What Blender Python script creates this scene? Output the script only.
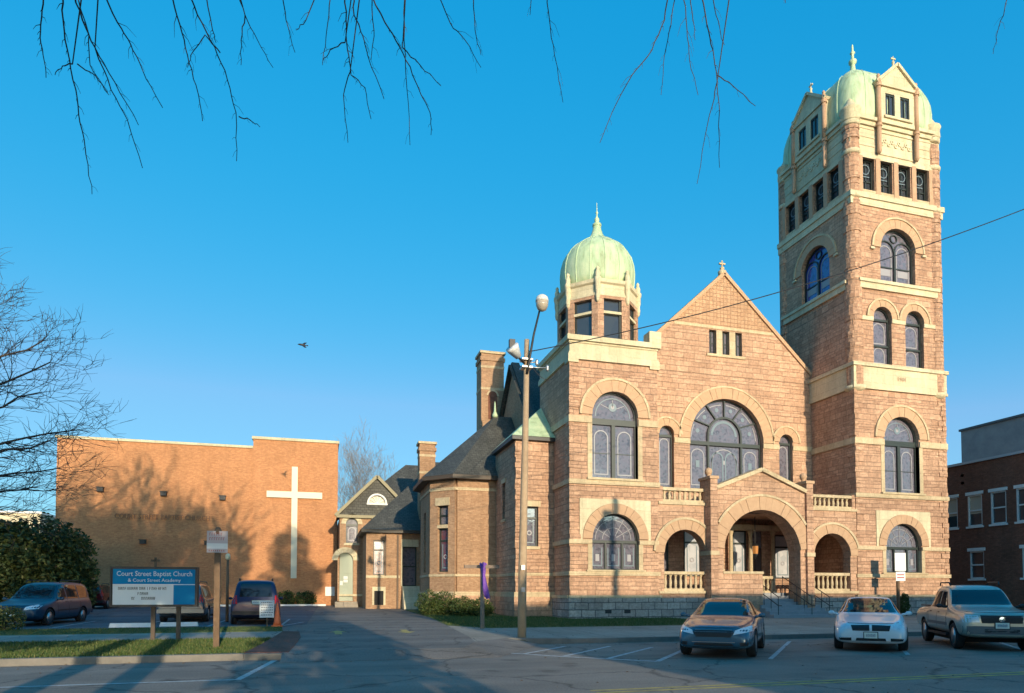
import bpy, bmesh, math, random
from math import sin, cos, tan, pi, radians, sqrt, atan2
from mathutils import Vector, Matrix
from mathutils.bvhtree import BVHTree
from mathutils.geometry import tessellate_polygon

SC = bpy.context.scene
for _o in list(bpy.data.objects):
    bpy.data.objects.remove(_o, do_unlink=True)
COL = SC.collection
random.seed(7)

# ------------------------------------------------------------------ camera
cam_d = bpy.data.cameras.new('camera')
cam = bpy.data.objects.new('camera', cam_d); COL.objects.link(cam)
YAW = math.atan(190 / 670.0)
cam.location = (0, 0, 1.6)
cam.rotation_euler = (radians(92.0), 0, -YAW)
cam_d.sensor_fit = 'HORIZONTAL'; cam_d.sensor_width = 36.0
cam_d.lens = 36.0 * 670 / 1024
cam_d.shift_y = 0.2169
cam_d.clip_start = 0.05; cam_d.clip_end = 6000
SC.camera = cam

# ------------------------------------------------------------------ light
SUN_EL = radians(12.0)
SUN_DX = -0.10                       # light travels mostly +Y, a touch to -X
world = bpy.data.worlds.new('World'); SC.world = world; world.use_nodes = True
wn = world.node_tree.nodes; wl = world.node_tree.links
wn.clear()
sky = wn.new('ShaderNodeTexSky'); sky.sky_type = 'NISHITA'; sky.sun_disc = False
sky.sun_elevation = SUN_EL
sky.sun_rotation = radians(180) + math.atan(SUN_DX)
sky.altitude = 0; sky.air_density = 1.0; sky.dust_density = 0.3; sky.ozone_density = 3.0
hs = wn.new('ShaderNodeHueSaturation')
hs.inputs['Hue'].default_value = 0.492; hs.inputs['Saturation'].default_value = 1.3; hs.inputs['Value'].default_value = 1.0
bg = wn.new('ShaderNodeBackground'); bg.inputs['Strength'].default_value = 0.15
out = wn.new('ShaderNodeOutputWorld')
wl.new(sky.outputs[0], hs.inputs['Color'])
# tone of a clear winter afternoon: even, saturated blue away from the sun
def wmath(op, a, b):
    n = wn.new('ShaderNodeMath'); n.operation = op
    for i, v in enumerate((a, b)):
        if isinstance(v, (int, float)): n.inputs[i].default_value = v
        else: wl.new(v, n.inputs[i])
    return n.outputs[0]
sep = wn.new('ShaderNodeSeparateColor'); wl.new(hs.outputs[0], sep.inputs[0])
R0, G0, B0 = sep.outputs[0], sep.outputs[1], sep.outputs[2]
comb = wn.new('ShaderNodeCombineColor')
wl.new(wmath('MINIMUM', wmath('MULTIPLY', wmath('POWER', R0, 1.42), 1.1), wmath('MULTIPLY_ADD', R0, .12)), comb.inputs[0]); wl.new(wmath('MULTIPLY', wmath('POWER', G0, .44), .925), comb.inputs[1]); wl.new(wmath('MULTIPLY', wmath('POWER', B0, .30), 1.49), comb.inputs[2])
wmr = wn.new('ShaderNodeMapRange'); wmr.inputs['From Min'].default_value = 6.5; wmr.inputs['From Max'].default_value = 9.0; wl.new(G0, wmr.inputs['Value'])
wmx = wn.new('ShaderNodeMix'); wmx.data_type = 'RGBA'; wl.new(wmr.outputs[0], wmx.inputs['Factor']); wl.new(comb.outputs[0], wmx.inputs[6]); wsc = wn.new('ShaderNodeMix'); wsc.data_type = 'RGBA'; wsc.blend_type = 'MULTIPLY'; wsc.inputs['Factor'].default_value = 1.0; wl.new(comb.outputs[0], wsc.inputs[6]); wsc.inputs[7].default_value = (11.0, 8.2, 6.2, 1); wl.new(wsc.outputs[2], wmx.inputs[7])  # sun side of the sky, out of view, brightened as added fill
wl.new(wmx.outputs[2], bg.inputs['Color']); wl.new(bg.outputs[0], out.inputs['Surface'])
sun_d = bpy.data.lights.new('sun', 'SUN'); sun = bpy.data.objects.new('sun', sun_d); COL.objects.link(sun)
sun_d.energy = 2.0; sun_d.angle = radians(0.42); sun_d.color = (1.0, 0.83, 0.58)
_dir = Vector((SUN_DX, 1.0, -tan(SUN_EL))).normalized()
sun.rotation_euler = _dir.to_track_quat('-Z', 'Y').to_euler()
sun.location = (0, -30, 40)
vs = SC.view_settings
vs.view_transform = 'Standard'; vs.look = 'None'; vs.gamma = 1.0; vs.use_curve_mapping = False
vs.exposure = 1.38

# ------------------------------------------------------------------ materials
MATS = {}
def mat(name, col=(.5, .5, .5), rough=.7, metal=0.0, spec=.5, coat=0.0, noise=None, bump=0.0, bscale=20.0, emit=None):
    """plain material; noise=(scale, amount, colour2) mixes a second colour by noise"""
    if name in MATS: return MATS[name]
    m = bpy.data.materials.new(name); m.use_nodes = True
    nt = m.node_tree; b = nt.nodes['Principled BSDF']
    b.inputs['Base Color'].default_value = (*col, 1); b.inputs['Roughness'].default_value = rough
    b.inputs['Metallic'].default_value = metal
    b.inputs['Specular IOR Level'].default_value = spec
    if coat: b.inputs['Coat Weight'].default_value = coat; b.inputs['Coat Roughness'].default_value = .05
    tc = None
    if noise or bump:
        tc = nt.nodes.new('ShaderNodeTexCoord')
    if noise:
        s, amt, c2 = noise
        n = nt.nodes.new('ShaderNodeTexNoise'); n.inputs['Scale'].default_value = s; n.inputs['Detail'].default_value = 6
        n.inputs['Roughness'].default_value = .65
        r = nt.nodes.new('ShaderNodeValToRGB'); r.color_ramp.elements[0].position = .5 - .5 * (1 - amt) * .6; r.color_ramp.elements[1].position = .5 + .5 * (1 - amt) * .6
        r.color_ramp.elements[0].color = (*col, 1); r.color_ramp.elements[1].color = (*c2, 1)
        nt.links.new(tc.outputs['Object'], n.inputs['Vector']); nt.links.new(n.outputs['Fac'], r.inputs['Fac'])
        nt.links.new(r.outputs['Color'], b.inputs['Base Color'])
    if bump:
        n2 = nt.nodes.new('ShaderNodeTexNoise'); n2.inputs['Scale'].default_value = bscale; n2.inputs['Detail'].default_value = 5
        bp = nt.nodes.new('ShaderNodeBump'); bp.inputs['Strength'].default_value = bump; bp.inputs['Distance'].default_value = .03
        nt.links.new(tc.outputs['Object'], n2.inputs['Vector']); nt.links.new(n2.outputs['Fac'], bp.inputs['Height'])
        nt.links.new(bp.outputs['Normal'], b.inputs['Normal'])
    if emit:
        b.inputs['Emission Color'].default_value = (*emit[0], 1); b.inputs['Emission Strength'].default_value = emit[1]
    MATS[name] = m
    return m

def brick(name, c1, c2, mortar, w, h, ms=.012, off=.5, rough=.85, bump=.6, tint=None, grain=.35, stain=.3, freq=2, sq=1.0, vary=0, streak=.16):
    """masonry on UVs given in metres"""
    if name in MATS: return MATS[name]
    m = bpy.data.materials.new(name); m.use_nodes = True
    nt = m.node_tree; N = nt.nodes; L = nt.links; b = N['Principled BSDF']
    b.inputs['Roughness'].default_value = rough; b.inputs['Specular IOR Level'].default_value = .25
    uv = N.new('ShaderNodeUVMap')
    # slightly wandering joints
    nz = N.new('ShaderNodeTexNoise'); nz.inputs['Scale'].default_value = 1.3; nz.inputs['Detail'].default_value = 2
    L.new(uv.outputs[0], nz.inputs['Vector'])
    sub = N.new('ShaderNodeVectorMath'); sub.operation = 'SUBTRACT'; sub.inputs[1].default_value = (.5, .5, .5)
    L.new(nz.outputs['Color'], sub.inputs[0])
    sc = N.new('ShaderNodeVectorMath'); sc.operation = 'SCALE'; sc.inputs['Scale'].default_value = h * .22
    L.new(sub.outputs[0], sc.inputs[0])
    ad = N.new('ShaderNodeVectorMath'); ad.operation = 'ADD'; L.new(uv.outputs[0], ad.inputs[0]); L.new(sc.outputs[0], ad.inputs[1])
    if vary:
        sx = N.new('ShaderNodeSeparateXYZ'); L.new(ad.outputs[0], sx.inputs[0])
        n1d = N.new('ShaderNodeTexNoise'); n1d.noise_dimensions = '1D'; n1d.inputs['Scale'].default_value = 1.35; n1d.inputs['Detail'].default_value = 1; L.new(sx.outputs['Y'], n1d.inputs['W'])
        ma = N.new('ShaderNodeMath'); ma.operation = 'MULTIPLY_ADD'; ma.inputs[1].default_value = vary; L.new(n1d.outputs['Fac'], ma.inputs[0]); L.new(sx.outputs['Y'], ma.inputs[2])
        cx_ = N.new('ShaderNodeCombineXYZ'); L.new(sx.outputs['X'], cx_.inputs['X']); L.new(ma.outputs[0], cx_.inputs['Y']); ad = cx_
    t = N.new('ShaderNodeTexBrick'); t.offset = off; t.offset_frequency = 2; t.squash = sq; t.squash_frequency = freq
    t.inputs['Scale'].default_value = 1.0; t.inputs['Brick Width'].default_value = w; t.inputs['Row Height'].default_value = h
    t.inputs['Mortar Size'].default_value = ms; t.inputs['Mortar Smooth'].default_value = .25; t.inputs['Bias'].default_value = 0
    t.inputs['Color1'].default_value = (*c1, 1); t.inputs['Color2'].default_value = (*c2, 1); t.inputs['Mortar'].default_value = (*mortar, 1)
    L.new(ad.outputs[0], t.inputs['Vector'])
    # broad blotches + fine grain
    n1 = N.new('ShaderNodeTexNoise'); n1.inputs['Scale'].default_value = .35; n1.inputs['Detail'].default_value = 7; n1.inputs['Roughness'].default_value = .7
    n2 = N.new('ShaderNodeTexNoise'); n2.inputs['Scale'].default_value = 7.0; n2.inputs['Detail'].default_value = 5; n2.inputs['Roughness'].default_value = .7
    L.new(uv.outputs[0], n1.inputs['Vector']); L.new(uv.outputs[0], n2.inputs['Vector'])
    def rng(src, lo, hi):
        r = N.new('ShaderNodeMapRange'); r.inputs['From Min'].default_value = .3; r.inputs['From Max'].default_value = .7
        r.inputs['To Min'].default_value = lo; r.inputs['To Max'].default_value = hi; L.new(src, r.inputs['Value']); return r.outputs[0]
    mu = N.new('ShaderNodeMath'); mu.operation = 'MULTIPLY'
    L.new(rng(n1.outputs['Fac'], 1 - stain, 1 + stain * .7), mu.inputs[0]); L.new(rng(n2.outputs['Fac'], 1 - grain, 1 + grain), mu.inputs[1])
    mp3 = N.new('ShaderNodeMapping'); mp3.inputs['Scale'].default_value = (1.6, .12, 1); L.new(uv.outputs[0], mp3.inputs['Vector'])
    n3 = N.new('ShaderNodeTexNoise'); n3.inputs['Scale'].default_value = 1.4; n3.inputs['Detail'].default_value = 6; n3.inputs['Roughness'].default_value = .65; L.new(mp3.outputs[0], n3.inputs['Vector'])
    mu3 = N.new('ShaderNodeMath'); mu3.operation = 'MULTIPLY'; L.new(mu.outputs[0], mu3.inputs[0]); L.new(rng(n3.outputs['Fac'], 1 - streak, 1 + streak * .5), mu3.inputs[1]); mu = mu3
    mx = N.new('ShaderNodeVectorMath'); mx.operation = 'SCALE'; L.new(t.outputs['Color'], mx.inputs[0]); L.new(mu.outputs[0], mx.inputs['Scale'])
    L.new(mx.outputs[0], b.inputs['Base Color'])
    inv = N.new('ShaderNodeMath'); inv.operation = 'SUBTRACT'; inv.inputs[0].default_value = 1.0; L.new(t.outputs['Fac'], inv.inputs[1])
    hh = N.new('ShaderNodeMath'); hh.operation = 'MULTIPLY_ADD'; hh.inputs[1].default_value = .7; L.new(n2.outputs['Fac'], hh.inputs[0]); L.new(inv.outputs[0], hh.inputs[2])
    bp = N.new('ShaderNodeBump'); bp.inputs['Strength'].default_value = bump; bp.inputs['Distance'].default_value = .05
    L.new(hh.outputs[0], bp.inputs['Height']); L.new(bp.outputs['Normal'], b.inputs['Normal'])
    MATS[name] = m
    return m

STONE = brick('rough brown sandstone', (.56, .345, .228), (.41, .24, .155), (.31, .195, .13), .44, .215, .010, bump=.9, grain=.3, stain=.2, off=.37, freq=3, sq=1.35, vary=.55)
STONE2 = brick('large block sandstone', (.57, .355, .235), (.45, .27, .175), (.33, .21, .138), .52, .26, .011, bump=.9, grain=.28, stain=.2, off=.41, freq=3, sq=1.4, vary=.7)
TANL = brick('tan limestone', (.585, .465, .30), (.52, .405, .255), (.38, .29, .18), .8, .5, .008, off=.45, bump=.4, grain=.16, stain=.16, streak=.2)
DRESS = mat('dressed sandstone', (.53, .345, .21), .85, noise=(3.5, .1, (.43, .265, .16)), bump=.5, bscale=18)
GRID = brick('square diaper sandstone', (.52, .325, .195), (.45, .265, .155), (.35, .205, .125), .235, .235, .018, off=0.0, bump=.7, grain=.22, stain=.15)
GREY = brick('grey granite blocks', (.48, .41, .36), (.35, .295, .26), (.14, .12, .115), .72, .36, .02, bump=.9, grain=.3)
BRICKW = brick('orange brown brick', (.46, .28, .165), (.35, .20, .115), (.34, .23, .15), .22, .075, .008, bump=.3, grain=.2, stain=.2)
HALLB = brick('orange hall brick', (.55, .255, .115), (.44, .19, .085), (.43, .24, .13), .22, .075, .007, bump=.25, grain=.14, stain=.14, streak=.07)
DARKB = brick('dark red brick', (.25, .105, .065), (.19, .075, .047), (.12, .065, .05), .22, .075, .008, bump=.3, grain=.2, stain=.25)
PAVER = brick('red brick pavers', (.20, .085, .06), (.14, .06, .045), (.09, .06, .05), .22, .11, .008, bump=.3)
SLATE = brick('dark slate roof', (.105, .102, .088), (.072, .07, .06), (.03, .03, .027), .28, .2, .012, bump=.5, rough=.6, grain=.25)
GREYP = mat('grey cement render', (.36, .37, .37), .9, noise=(1.2, .3, (.25, .26, .27)), bump=.2)
LIME = brick('pale limestone', (.64, .56, .38), (.58, .50, .33), (.43, .36, .24), .95, .52, .008, off=.45, bump=.35, grain=.12, stain=.14, streak=.2)
TERRA = mat('pink terracotta', (.50, .32, .20), .8, noise=(6, .2, (.40, .24, .145)), bump=.3, bscale=12)
def coppermat():
    m = bpy.data.materials.new('verdigris copper'); m.use_nodes = True; nt = m.node_tree; N = nt.nodes; L = nt.links; b = N['Principled BSDF']
    b.inputs['Roughness'].default_value = .6
    tc = N.new('ShaderNodeTexCoord'); mp = N.new('ShaderNodeMapping'); mp.inputs['Scale'].default_value = (1, 1, .22); L.new(tc.outputs['Object'], mp.inputs['Vector'])
    n = N.new('ShaderNodeTexNoise'); n.inputs['Scale'].default_value = 2.6; n.inputs['Detail'].default_value = 8; n.inputs['Roughness'].default_value = .7; L.new(mp.outputs[0], n.inputs['Vector'])
    r = N.new('ShaderNodeValToRGB'); e = r.color_ramp.elements; e[0].position = .3; e[0].color = (.25, .29, .16, 1); e[1].position = .72; e[1].color = (.62, .66, .44, 1)
    q = e.new(.47); q.color = (.41, .53, .32, 1)
    L.new(n.outputs['Fac'], r.inputs['Fac']); L.new(r.outputs[0], b.inputs['Base Color'])
    n2 = N.new('ShaderNodeTexNoise'); n2.inputs['Scale'].default_value = 3; L.new(tc.outputs['Object'], n2.inputs['Vector'])
    bp = N.new('ShaderNodeBump'); bp.inputs['Strength'].default_value = .4; bp.inputs['Distance'].default_value = .06; L.new(n2.outputs['Fac'], bp.inputs['Height']); L.new(bp.outputs[0], b.inputs['Normal'])
    return m
COPPER = coppermat()
IRON = mat('black iron', (.018, .018, .02), .5)
FRAME = mat('dark green window paint', (.02, .03, .028), .45)
WHITE = mat('white paint', (.78, .77, .74), .6, noise=(5, .2, (.66, .65, .62)))
DARKIN = mat('dark interior', (.02, .018, .017), .9)

def glassmat(name, c1, c2, c3, rough=.12, scale=3.0, spec=.6):
    if name in MATS: return MATS[name]
    m = bpy.data.materials.new(name); m.use_nodes = True
    nt = m.node_tree; N = nt.nodes; L = nt.links; b = N['Principled BSDF']
    b.inputs['Roughness'].default_value = rough; b.inputs['Specular IOR Level'].default_value = spec; b.inputs['IOR'].default_value = 1.75
    uv = N.new('ShaderNodeTexCoord')
    v = N.new('ShaderNodeTexVoronoi'); v.inputs['Scale'].default_value = scale
    L.new(uv.outputs['Object'], v.inputs['Vector'])
    r = N.new('ShaderNodeValToRGB'); r.color_ramp.interpolation = 'LINEAR'
    r.color_ramp.elements[0].color = (*c1, 1); r.color_ramp.elements[1].color = (*c3, 1)
    e = r.color_ramp.elements.new(.5); e.color = (*c2, 1)
    sp = N.new('ShaderNodeSeparateColor'); L.new(v.outputs['Color'], sp.inputs[0]); L.new(sp.outputs[0], r.inputs['Fac'])
    L.new(r.outputs[0], b.inputs['Base Color'])
    n = N.new('ShaderNodeTexNoise'); n.inputs['Scale'].default_value = 5
    bp = N.new('ShaderNodeBump'); bp.inputs['Strength'].default_value = .12; bp.inputs['Distance'].default_value = .02
    L.new(uv.outputs['Object'], n.inputs['Vector']); L.new(n.outputs['Fac'], bp.inputs['Height']); L.new(bp.outputs['Normal'], b.inputs['Normal'])
    MATS[name] = m; return m
STAIN = glassmat('leaded stained glass', (.085, .083, .105), (.17, .15, .185), (.125, .135, .165), .07, 9.0)
STAIN_SKY = glassmat('stained glass with painted sky reflection', (.02, .03, .17), (.05, .07, .36), (.035, .09, .30), .07, 6.0)  # blue sky reflection put into the glass colour
STAINR = glassmat('deep red and blue glass', (.05, .05, .09), (.13, .03, .04), (.07, .09, .14), .18, 6.0)
PANE = glassmat('window pane', (.03, .035, .045), (.05, .055, .065), (.04, .045, .05), .04, .7)
LEAD = mat('pale lead and border glass', (.30, .29, .31), .45)
LEADC = mat('teal border glass', (.15, .20, .235), .35)

# ------------------------------------------------------------------ mesh helpers
class MB:
    def __init__(s): s.v = []; s.f = []; s.mi = []; s.m = 0; s.sm = []; s.smooth = False
    def vert(s, p): s.v.append(tuple(p)); return len(s.v) - 1
    def face(s, ids): s.f.append(tuple(ids)); s.mi.append(s.m); s.sm.append(s.smooth)
    def poly(s, pts): s.face([s.vert(p) for p in pts])
    def hexa(s, p):      # 8 points: bottom ring 0-3 (ccw from above), top ring 4-7
        i = [s.vert(q) for q in p]
        for q in ((0, 3, 2, 1), (4, 5, 6, 7), (0, 1, 5, 4), (1, 2, 6, 5), (2, 3, 7, 6), (3, 0, 4, 7)): s.face([i[k] for k in q])
    def box(s, x0, x1, y0, y1, z0, z1):
        s.hexa([(x0, y0, z0), (x1, y0, z0), (x1, y1, z0), (x0, y1, z0), (x0, y0, z1), (x1, y0, z1), (x1, y1, z1), (x0, y1, z1)])
    def tube(s, pts, rad, n=8, cap=True):
        pts = [Vector(p) for p in pts]; k = len(pts)
        if not hasattr(rad, '__len__'): rad = [rad] * k
        rings = []; u = None
        for i, p in enumerate(pts):
            t = (pts[min(i + 1, k - 1)] - pts[max(i - 1, 0)])
            if t.length < 1e-9: t = Vector((0, 0, 1))
            t.normalize()
            if u is None:
                u = t.cross(Vector((0, 0, 1)))
                if u.length < .05: u = t.cross(Vector((1, 0, 0)))
            u = (u - t * u.dot(t)).normalized(); w = t.cross(u)
            rings.append([s.vert(p + (u * cos(2 * pi * j / n) + w * sin(2 * pi * j / n)) * rad[i]) for j in range(n)])
        for a, b in zip(rings, rings[1:]):
            for j in range(n): s.face((a[j], a[(j + 1) % n], b[(j + 1) % n], b[j]))
        if cap: s.face(rings[0][::-1]); s.face(rings[-1])
    def lathe(s, c, prof, n=24, a0=0., sq=None, axis='z'):
        """prof: (r,z) list; sq: exponent of a superellipse plan"""
        rings = []
        for r, z in prof:
            ring = []
            for j in range(n):
                a = a0 + 2 * pi * j / n; ca, sa = cos(a), sin(a)
                k = 1.0
                if sq: k = (abs(ca) ** sq + abs(sa) ** sq) ** (-1 / sq)
                x, y = r * k * ca, r * k * sa
                if axis == 'z': p = (c[0] + x, c[1] + y, c[2] + z)
                elif axis == 'x': p = (c[0] + z, c[1] + x, c[2] + y)
                else: p = (c[0] + y, c[1] + z, c[2] + x)
                ring.append(s.vert(p))
            rings.append(ring)
        for a, b in zip(rings, rings[1:]):
            for j in range(n): s.face((a[j], a[(j + 1) % n], b[(j + 1) % n], b[j]))
        if prof[0][0] > 1e-4: s.face(rings[0][::-1])
        if prof[-1][0] > 1e-4: s.face(rings[-1])
    def build(s, name, mats, parent=None, world=True, uv=True):
        me = bpy.data.meshes.new(name); me.from_pydata(s.v, [], s.f)
        if not isinstance(mats, (list, tuple)): mats = [mats]
        for m in mats: me.materials.append(m)
        me.polygons.foreach_set('material_index', s.mi)
        me.polygons.foreach_set('use_smooth', s.sm)
        me.update()
        if uv: boxuv(me)
        o = bpy.data.objects.new(name, me); COL.objects.link(o)
        if parent is not None:
            o.parent = parent
            if world: o.matrix_parent_inverse = wmat(parent).inverted()
        return o

def wmat(o):
    m = Matrix.LocRotScale(o.location, o.rotation_euler, o.scale)
    if o.parent: m = wmat(o.parent) @ o.matrix_parent_inverse @ m
    return m

def boxuv(me):
    uvl = me.uv_layers.new(name='UVMap')
    vs_ = me.vertices; lp = me.loops; d = uvl.data
    for p in me.polygons:
        n = p.normal
        if abs(n.z) > .8:
            for li in p.loop_indices:
                c = vs_[lp[li].vertex_index].co; d[li].uv = (c.x, c.y)
        else:
            h = Vector((-n.y, n.x, 0)); h.normalize()
            k = 1.0 / max(.35, sqrt(max(1e-6, 1 - n.z * n.z)))
            for li in p.loop_indices:
                c = vs_[lp[li].vertex_index].co; d[li].uv = (c.x * h.x + c.y * h.y, c.z * k)

class Fr:
    """frame of a vertical face: a runs right as seen from outside, b is height, dep runs inward"""
    def __init__(s, ox, oy, dx=1., dy=0.):
        l = sqrt(dx * dx + dy * dy); s.o = (ox, oy); s.d = (dx / l, dy / l); s.n = (-dy / l, dx / l)
    def __call__(s, a, b, dep=0.):
        return (s.o[0] + a * s.d[0] + dep * s.n[0], s.o[1] + a * s.d[1] + dep * s.n[1], b)

def fbox(mb, F, a0, a1, b0, b1, d0, d1):
    mb.hexa([F(a0, b0, d0), F(a1, b0, d0), F(a1, b0, d1), F(a0, b0, d1), F(a0, b1, d0), F(a1, b1, d0), F(a1, b1, d1), F(a0, b1, d1)])

def arch(c, w, z0, zs, n=20, kind='round'):
    r = w / 2
    pts = [(c - r, z0), (c + r, z0)]
    if zs is None: return pts
    pts += [(c + r * cos(pi * k / n), zs + r * sin(pi * k / n)) for k in range(n + 1)]
    return pts
def rect(a0, a1, b0, b1): return [(a0, b0), (a1, b0), (a1, b1), (a0, b1)]

def wall(mb, F, outline, holes, d0, d1):
    """flat wall with openings, thickness d0..d1, reveals included"""
    loops = [outline] + list(holes)
    flat = [p for l in loops for p in l]
    tris = tessellate_polygon([[Vector((p[0], p[1], 0)) for p in l] for l in loops])
    fi = [mb.vert(F(p[0], p[1], d0)) for p in flat]; bi = [mb.vert(F(p[0], p[1], d1)) for p in flat]
    for t in tris:
        a, b, c = [flat[k] for k in t]
        cr = (b[0] - a[0]) * (c[1] - a[1]) - (b[1] - a[1]) * (c[0] - a[0])
        t = t if cr > 0 else t[::-1]
        mb.face([fi[k] for k in t]); mb.face([bi[k] for k in t[::-1]])
    o = 0
    for li, l in enumerate(loops):
        k = len(l)
        area = sum(l[i][0] * l[(i + 1) % k][1] - l[(i + 1) % k][0] * l[i][1] for i in range(k))
        flip = (area < 0) != (li > 0)
        for i in range(k):
            j = (i + 1) % k
            q = [fi[o + i], bi[o + i], bi[o + j], fi[o + j]]
            mb.face(q[::-1] if flip else q)
        o += k

def ring(mb, F, c, zs, r0, r1, d0, d1, n=None, gap=.012, a0=0., a1=pi, jit=.0):
    """arch ring of separate voussoirs"""
    if n is None: n = max(7, int((a1 - a0) * (r0 + r1) / 2 / .36))
    for k in range(n):
        t0 = a0 + (a1 - a0) * k / n; t1 = a0 + (a1 - a0) * (k + 1) / n
        g = gap / ((r0 + r1) / 2) / 2
        t0 += g; t1 -= g
        dj = d0 - random.random() * jit
        sub = 2
        for q in range(sub):
            u0 = t0 + (t1 - t0) * q / sub; u1 = t0 + (t1 - t0) * (q + 1) / sub
            P = lambda r, t, d: F(c + r * cos(t), zs + r * sin(t), d)
            mb.hexa([P(r0, u1, dj), P(r0, u0, dj), P(r0, u0, d1), P(r0, u1, d1), P(r1, u1, dj), P(r1, u0, dj), P(r1, u0, d1), P(r1, u1, d1)])
def arcbar(mb, F, c, zs, r0, r1, d0, d1, n=18, a0=0., a1=pi):
    for k in range(n):
        u0 = a0 + (a1 - a0) * k / n; u1 = a0 + (a1 - a0) * (k + 1) / n
        P = lambda r, t, d: F(c + r * cos(t), zs + r * sin(t), d)
        mb.hexa([P(r0, u1, d0), P(r0, u0, d0), P(r0, u0, d1), P(r0, u1, d1), P(r1, u1, d0), P(r1, u0, d0), P(r1, u0, d1), P(r1, u1, d1)])
def seg(mb, F, p, q, w, d0, d1):
    """straight bar between two (a,b) points on a face"""
    dx, dy = q[0] - p[0], q[1] - p[1]; l = sqrt(dx * dx + dy * dy); nx, ny = -dy / l * w / 2, dx / l * w / 2
    A = [(p[0] - nx, p[1] - ny), (q[0] - nx, q[1] - ny), (q[0] + nx, q[1] + ny), (p[0] + nx, p[1] + ny)]
    mb.hexa([F(*A[0], d0), F(*A[1], d0), F(*A[1], d1), F(*A[0], d1), F(*A[3], d0), F(*A[2], d0), F(*A[2], d1), F(*A[3], d1)])
def discp(mb, F, outline, d):
    mb.poly([F(p[0], p[1], d) for p in outline])

def empty(name, loc, rz=0., label=None, cat=None, group=None, kind=None):
    o = bpy.data.objects.new(name, None); COL.objects.link(o); o.location = loc; o.rotation_euler = (0, 0, rz)
    o.empty_display_size = .3
    tag(o, label, cat, group, kind); return o
def tag(o, label=None, cat=None, group=None, kind=None):
    if label: o['label'] = label
    if cat: o['category'] = cat
    if group: o['group'] = group
    if kind: o['kind'] = kind
    return o
def copy_tree(o, parent=None):
    c = o.copy(); COL.objects.link(c); c.parent = parent
    for ch in list(o.children): copy_tree(ch, c)
    return c
def text_mesh(txt, size, mb, F, a, b, d, width=None, align='LEFT', ext=.004):
    """lettering as real geometry on a face"""
    cu = bpy.data.curves.new('lettering', 'FONT'); cu.body = txt; cu.size = size; cu.extrude = ext; cu.align_x = align; cu.resolution_u = 2
    ob = bpy.data.objects.new('lettering', cu); COL.objects.link(ob)
    me = bpy.data.meshes.new_from_object(ob)
    k = 1.0
    if width:
        xs = [v.co.x for v in me.vertices]; k = width / (max(xs) - min(xs))
    base = len(mb.v)
    for v in me.vertices: mb.vert(F(a + v.co.x * k, b + v.co.y, d - v.co.z))
    for p in me.polygons: mb.face([base + i for i in p.vertices])
    bpy.data.objects.remove(ob); bpy.data.curves.remove(cu); bpy.data.meshes.remove(me)

def G(Y): return .15 + .012 * max(0, min(Y, 60) - 20)

# ------------------------------------------------------------------ ground, streets
def sheet(name, xs, ys, zf, m, kind='structure', thick=None):
    mb = MB(); id_ = {}
    for i, x in enumerate(xs):
        for j, y in enumerate(ys): id_[i, j] = mb.vert((x, y, zf(x, y)))
    for i in range(len(xs) - 1):
        for j in range(len(ys) - 1): mb.face((id_[i, j], id_[i + 1, j], id_[i + 1, j + 1], id_[i, j + 1]))
    o = mb.build(name, m); o['kind'] = kind; return o
def polysheet(name, pts, dz, m, skirt=0.0):
    """polygon draped on the gently rising ground; cut at several Y so it follows it"""
    bm = bmesh.new(); vs_ = [bm.verts.new((x, y, 0)) for x, y in pts]; bm.faces.new(vs_)
    for y in (19.8, 20., 30, 45, 59.9): bmesh.ops.bisect_plane(bm, geom=bm.faces[:] + bm.edges[:] + bm.verts[:], plane_co=(0, y, 0), plane_no=(0, 1, 0))
    bmesh.ops.triangulate(bm, faces=bm.faces[:])
    for v in bm.verts: v.co.z = G(v.co.y) + dz
    if skirt:
        ed = [e for e in bm.edges if len(e.link_faces) == 1]
        r = bmesh.ops.extrude_edge_only(bm, edges=ed)
        for g in r['geom']:
            if isinstance(g, bmesh.types.BMVert): g.co.z -= skirt
    bmesh.ops.recalc_face_normals(bm, faces=bm.faces[:])
    me = bpy.data.meshes.new(name); bm.to_mesh(me); bm.free(); me.materials.append(m)
    up = [p for p in me.polygons if abs(p.normal.z) > .9]
    if up and up[0].normal.z < 0: me.flip_normals()
    boxuv(me)
    o = bpy.data.objects.new(name, me); COL.objects.link(o); o['kind'] = 'structure'; return o

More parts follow.
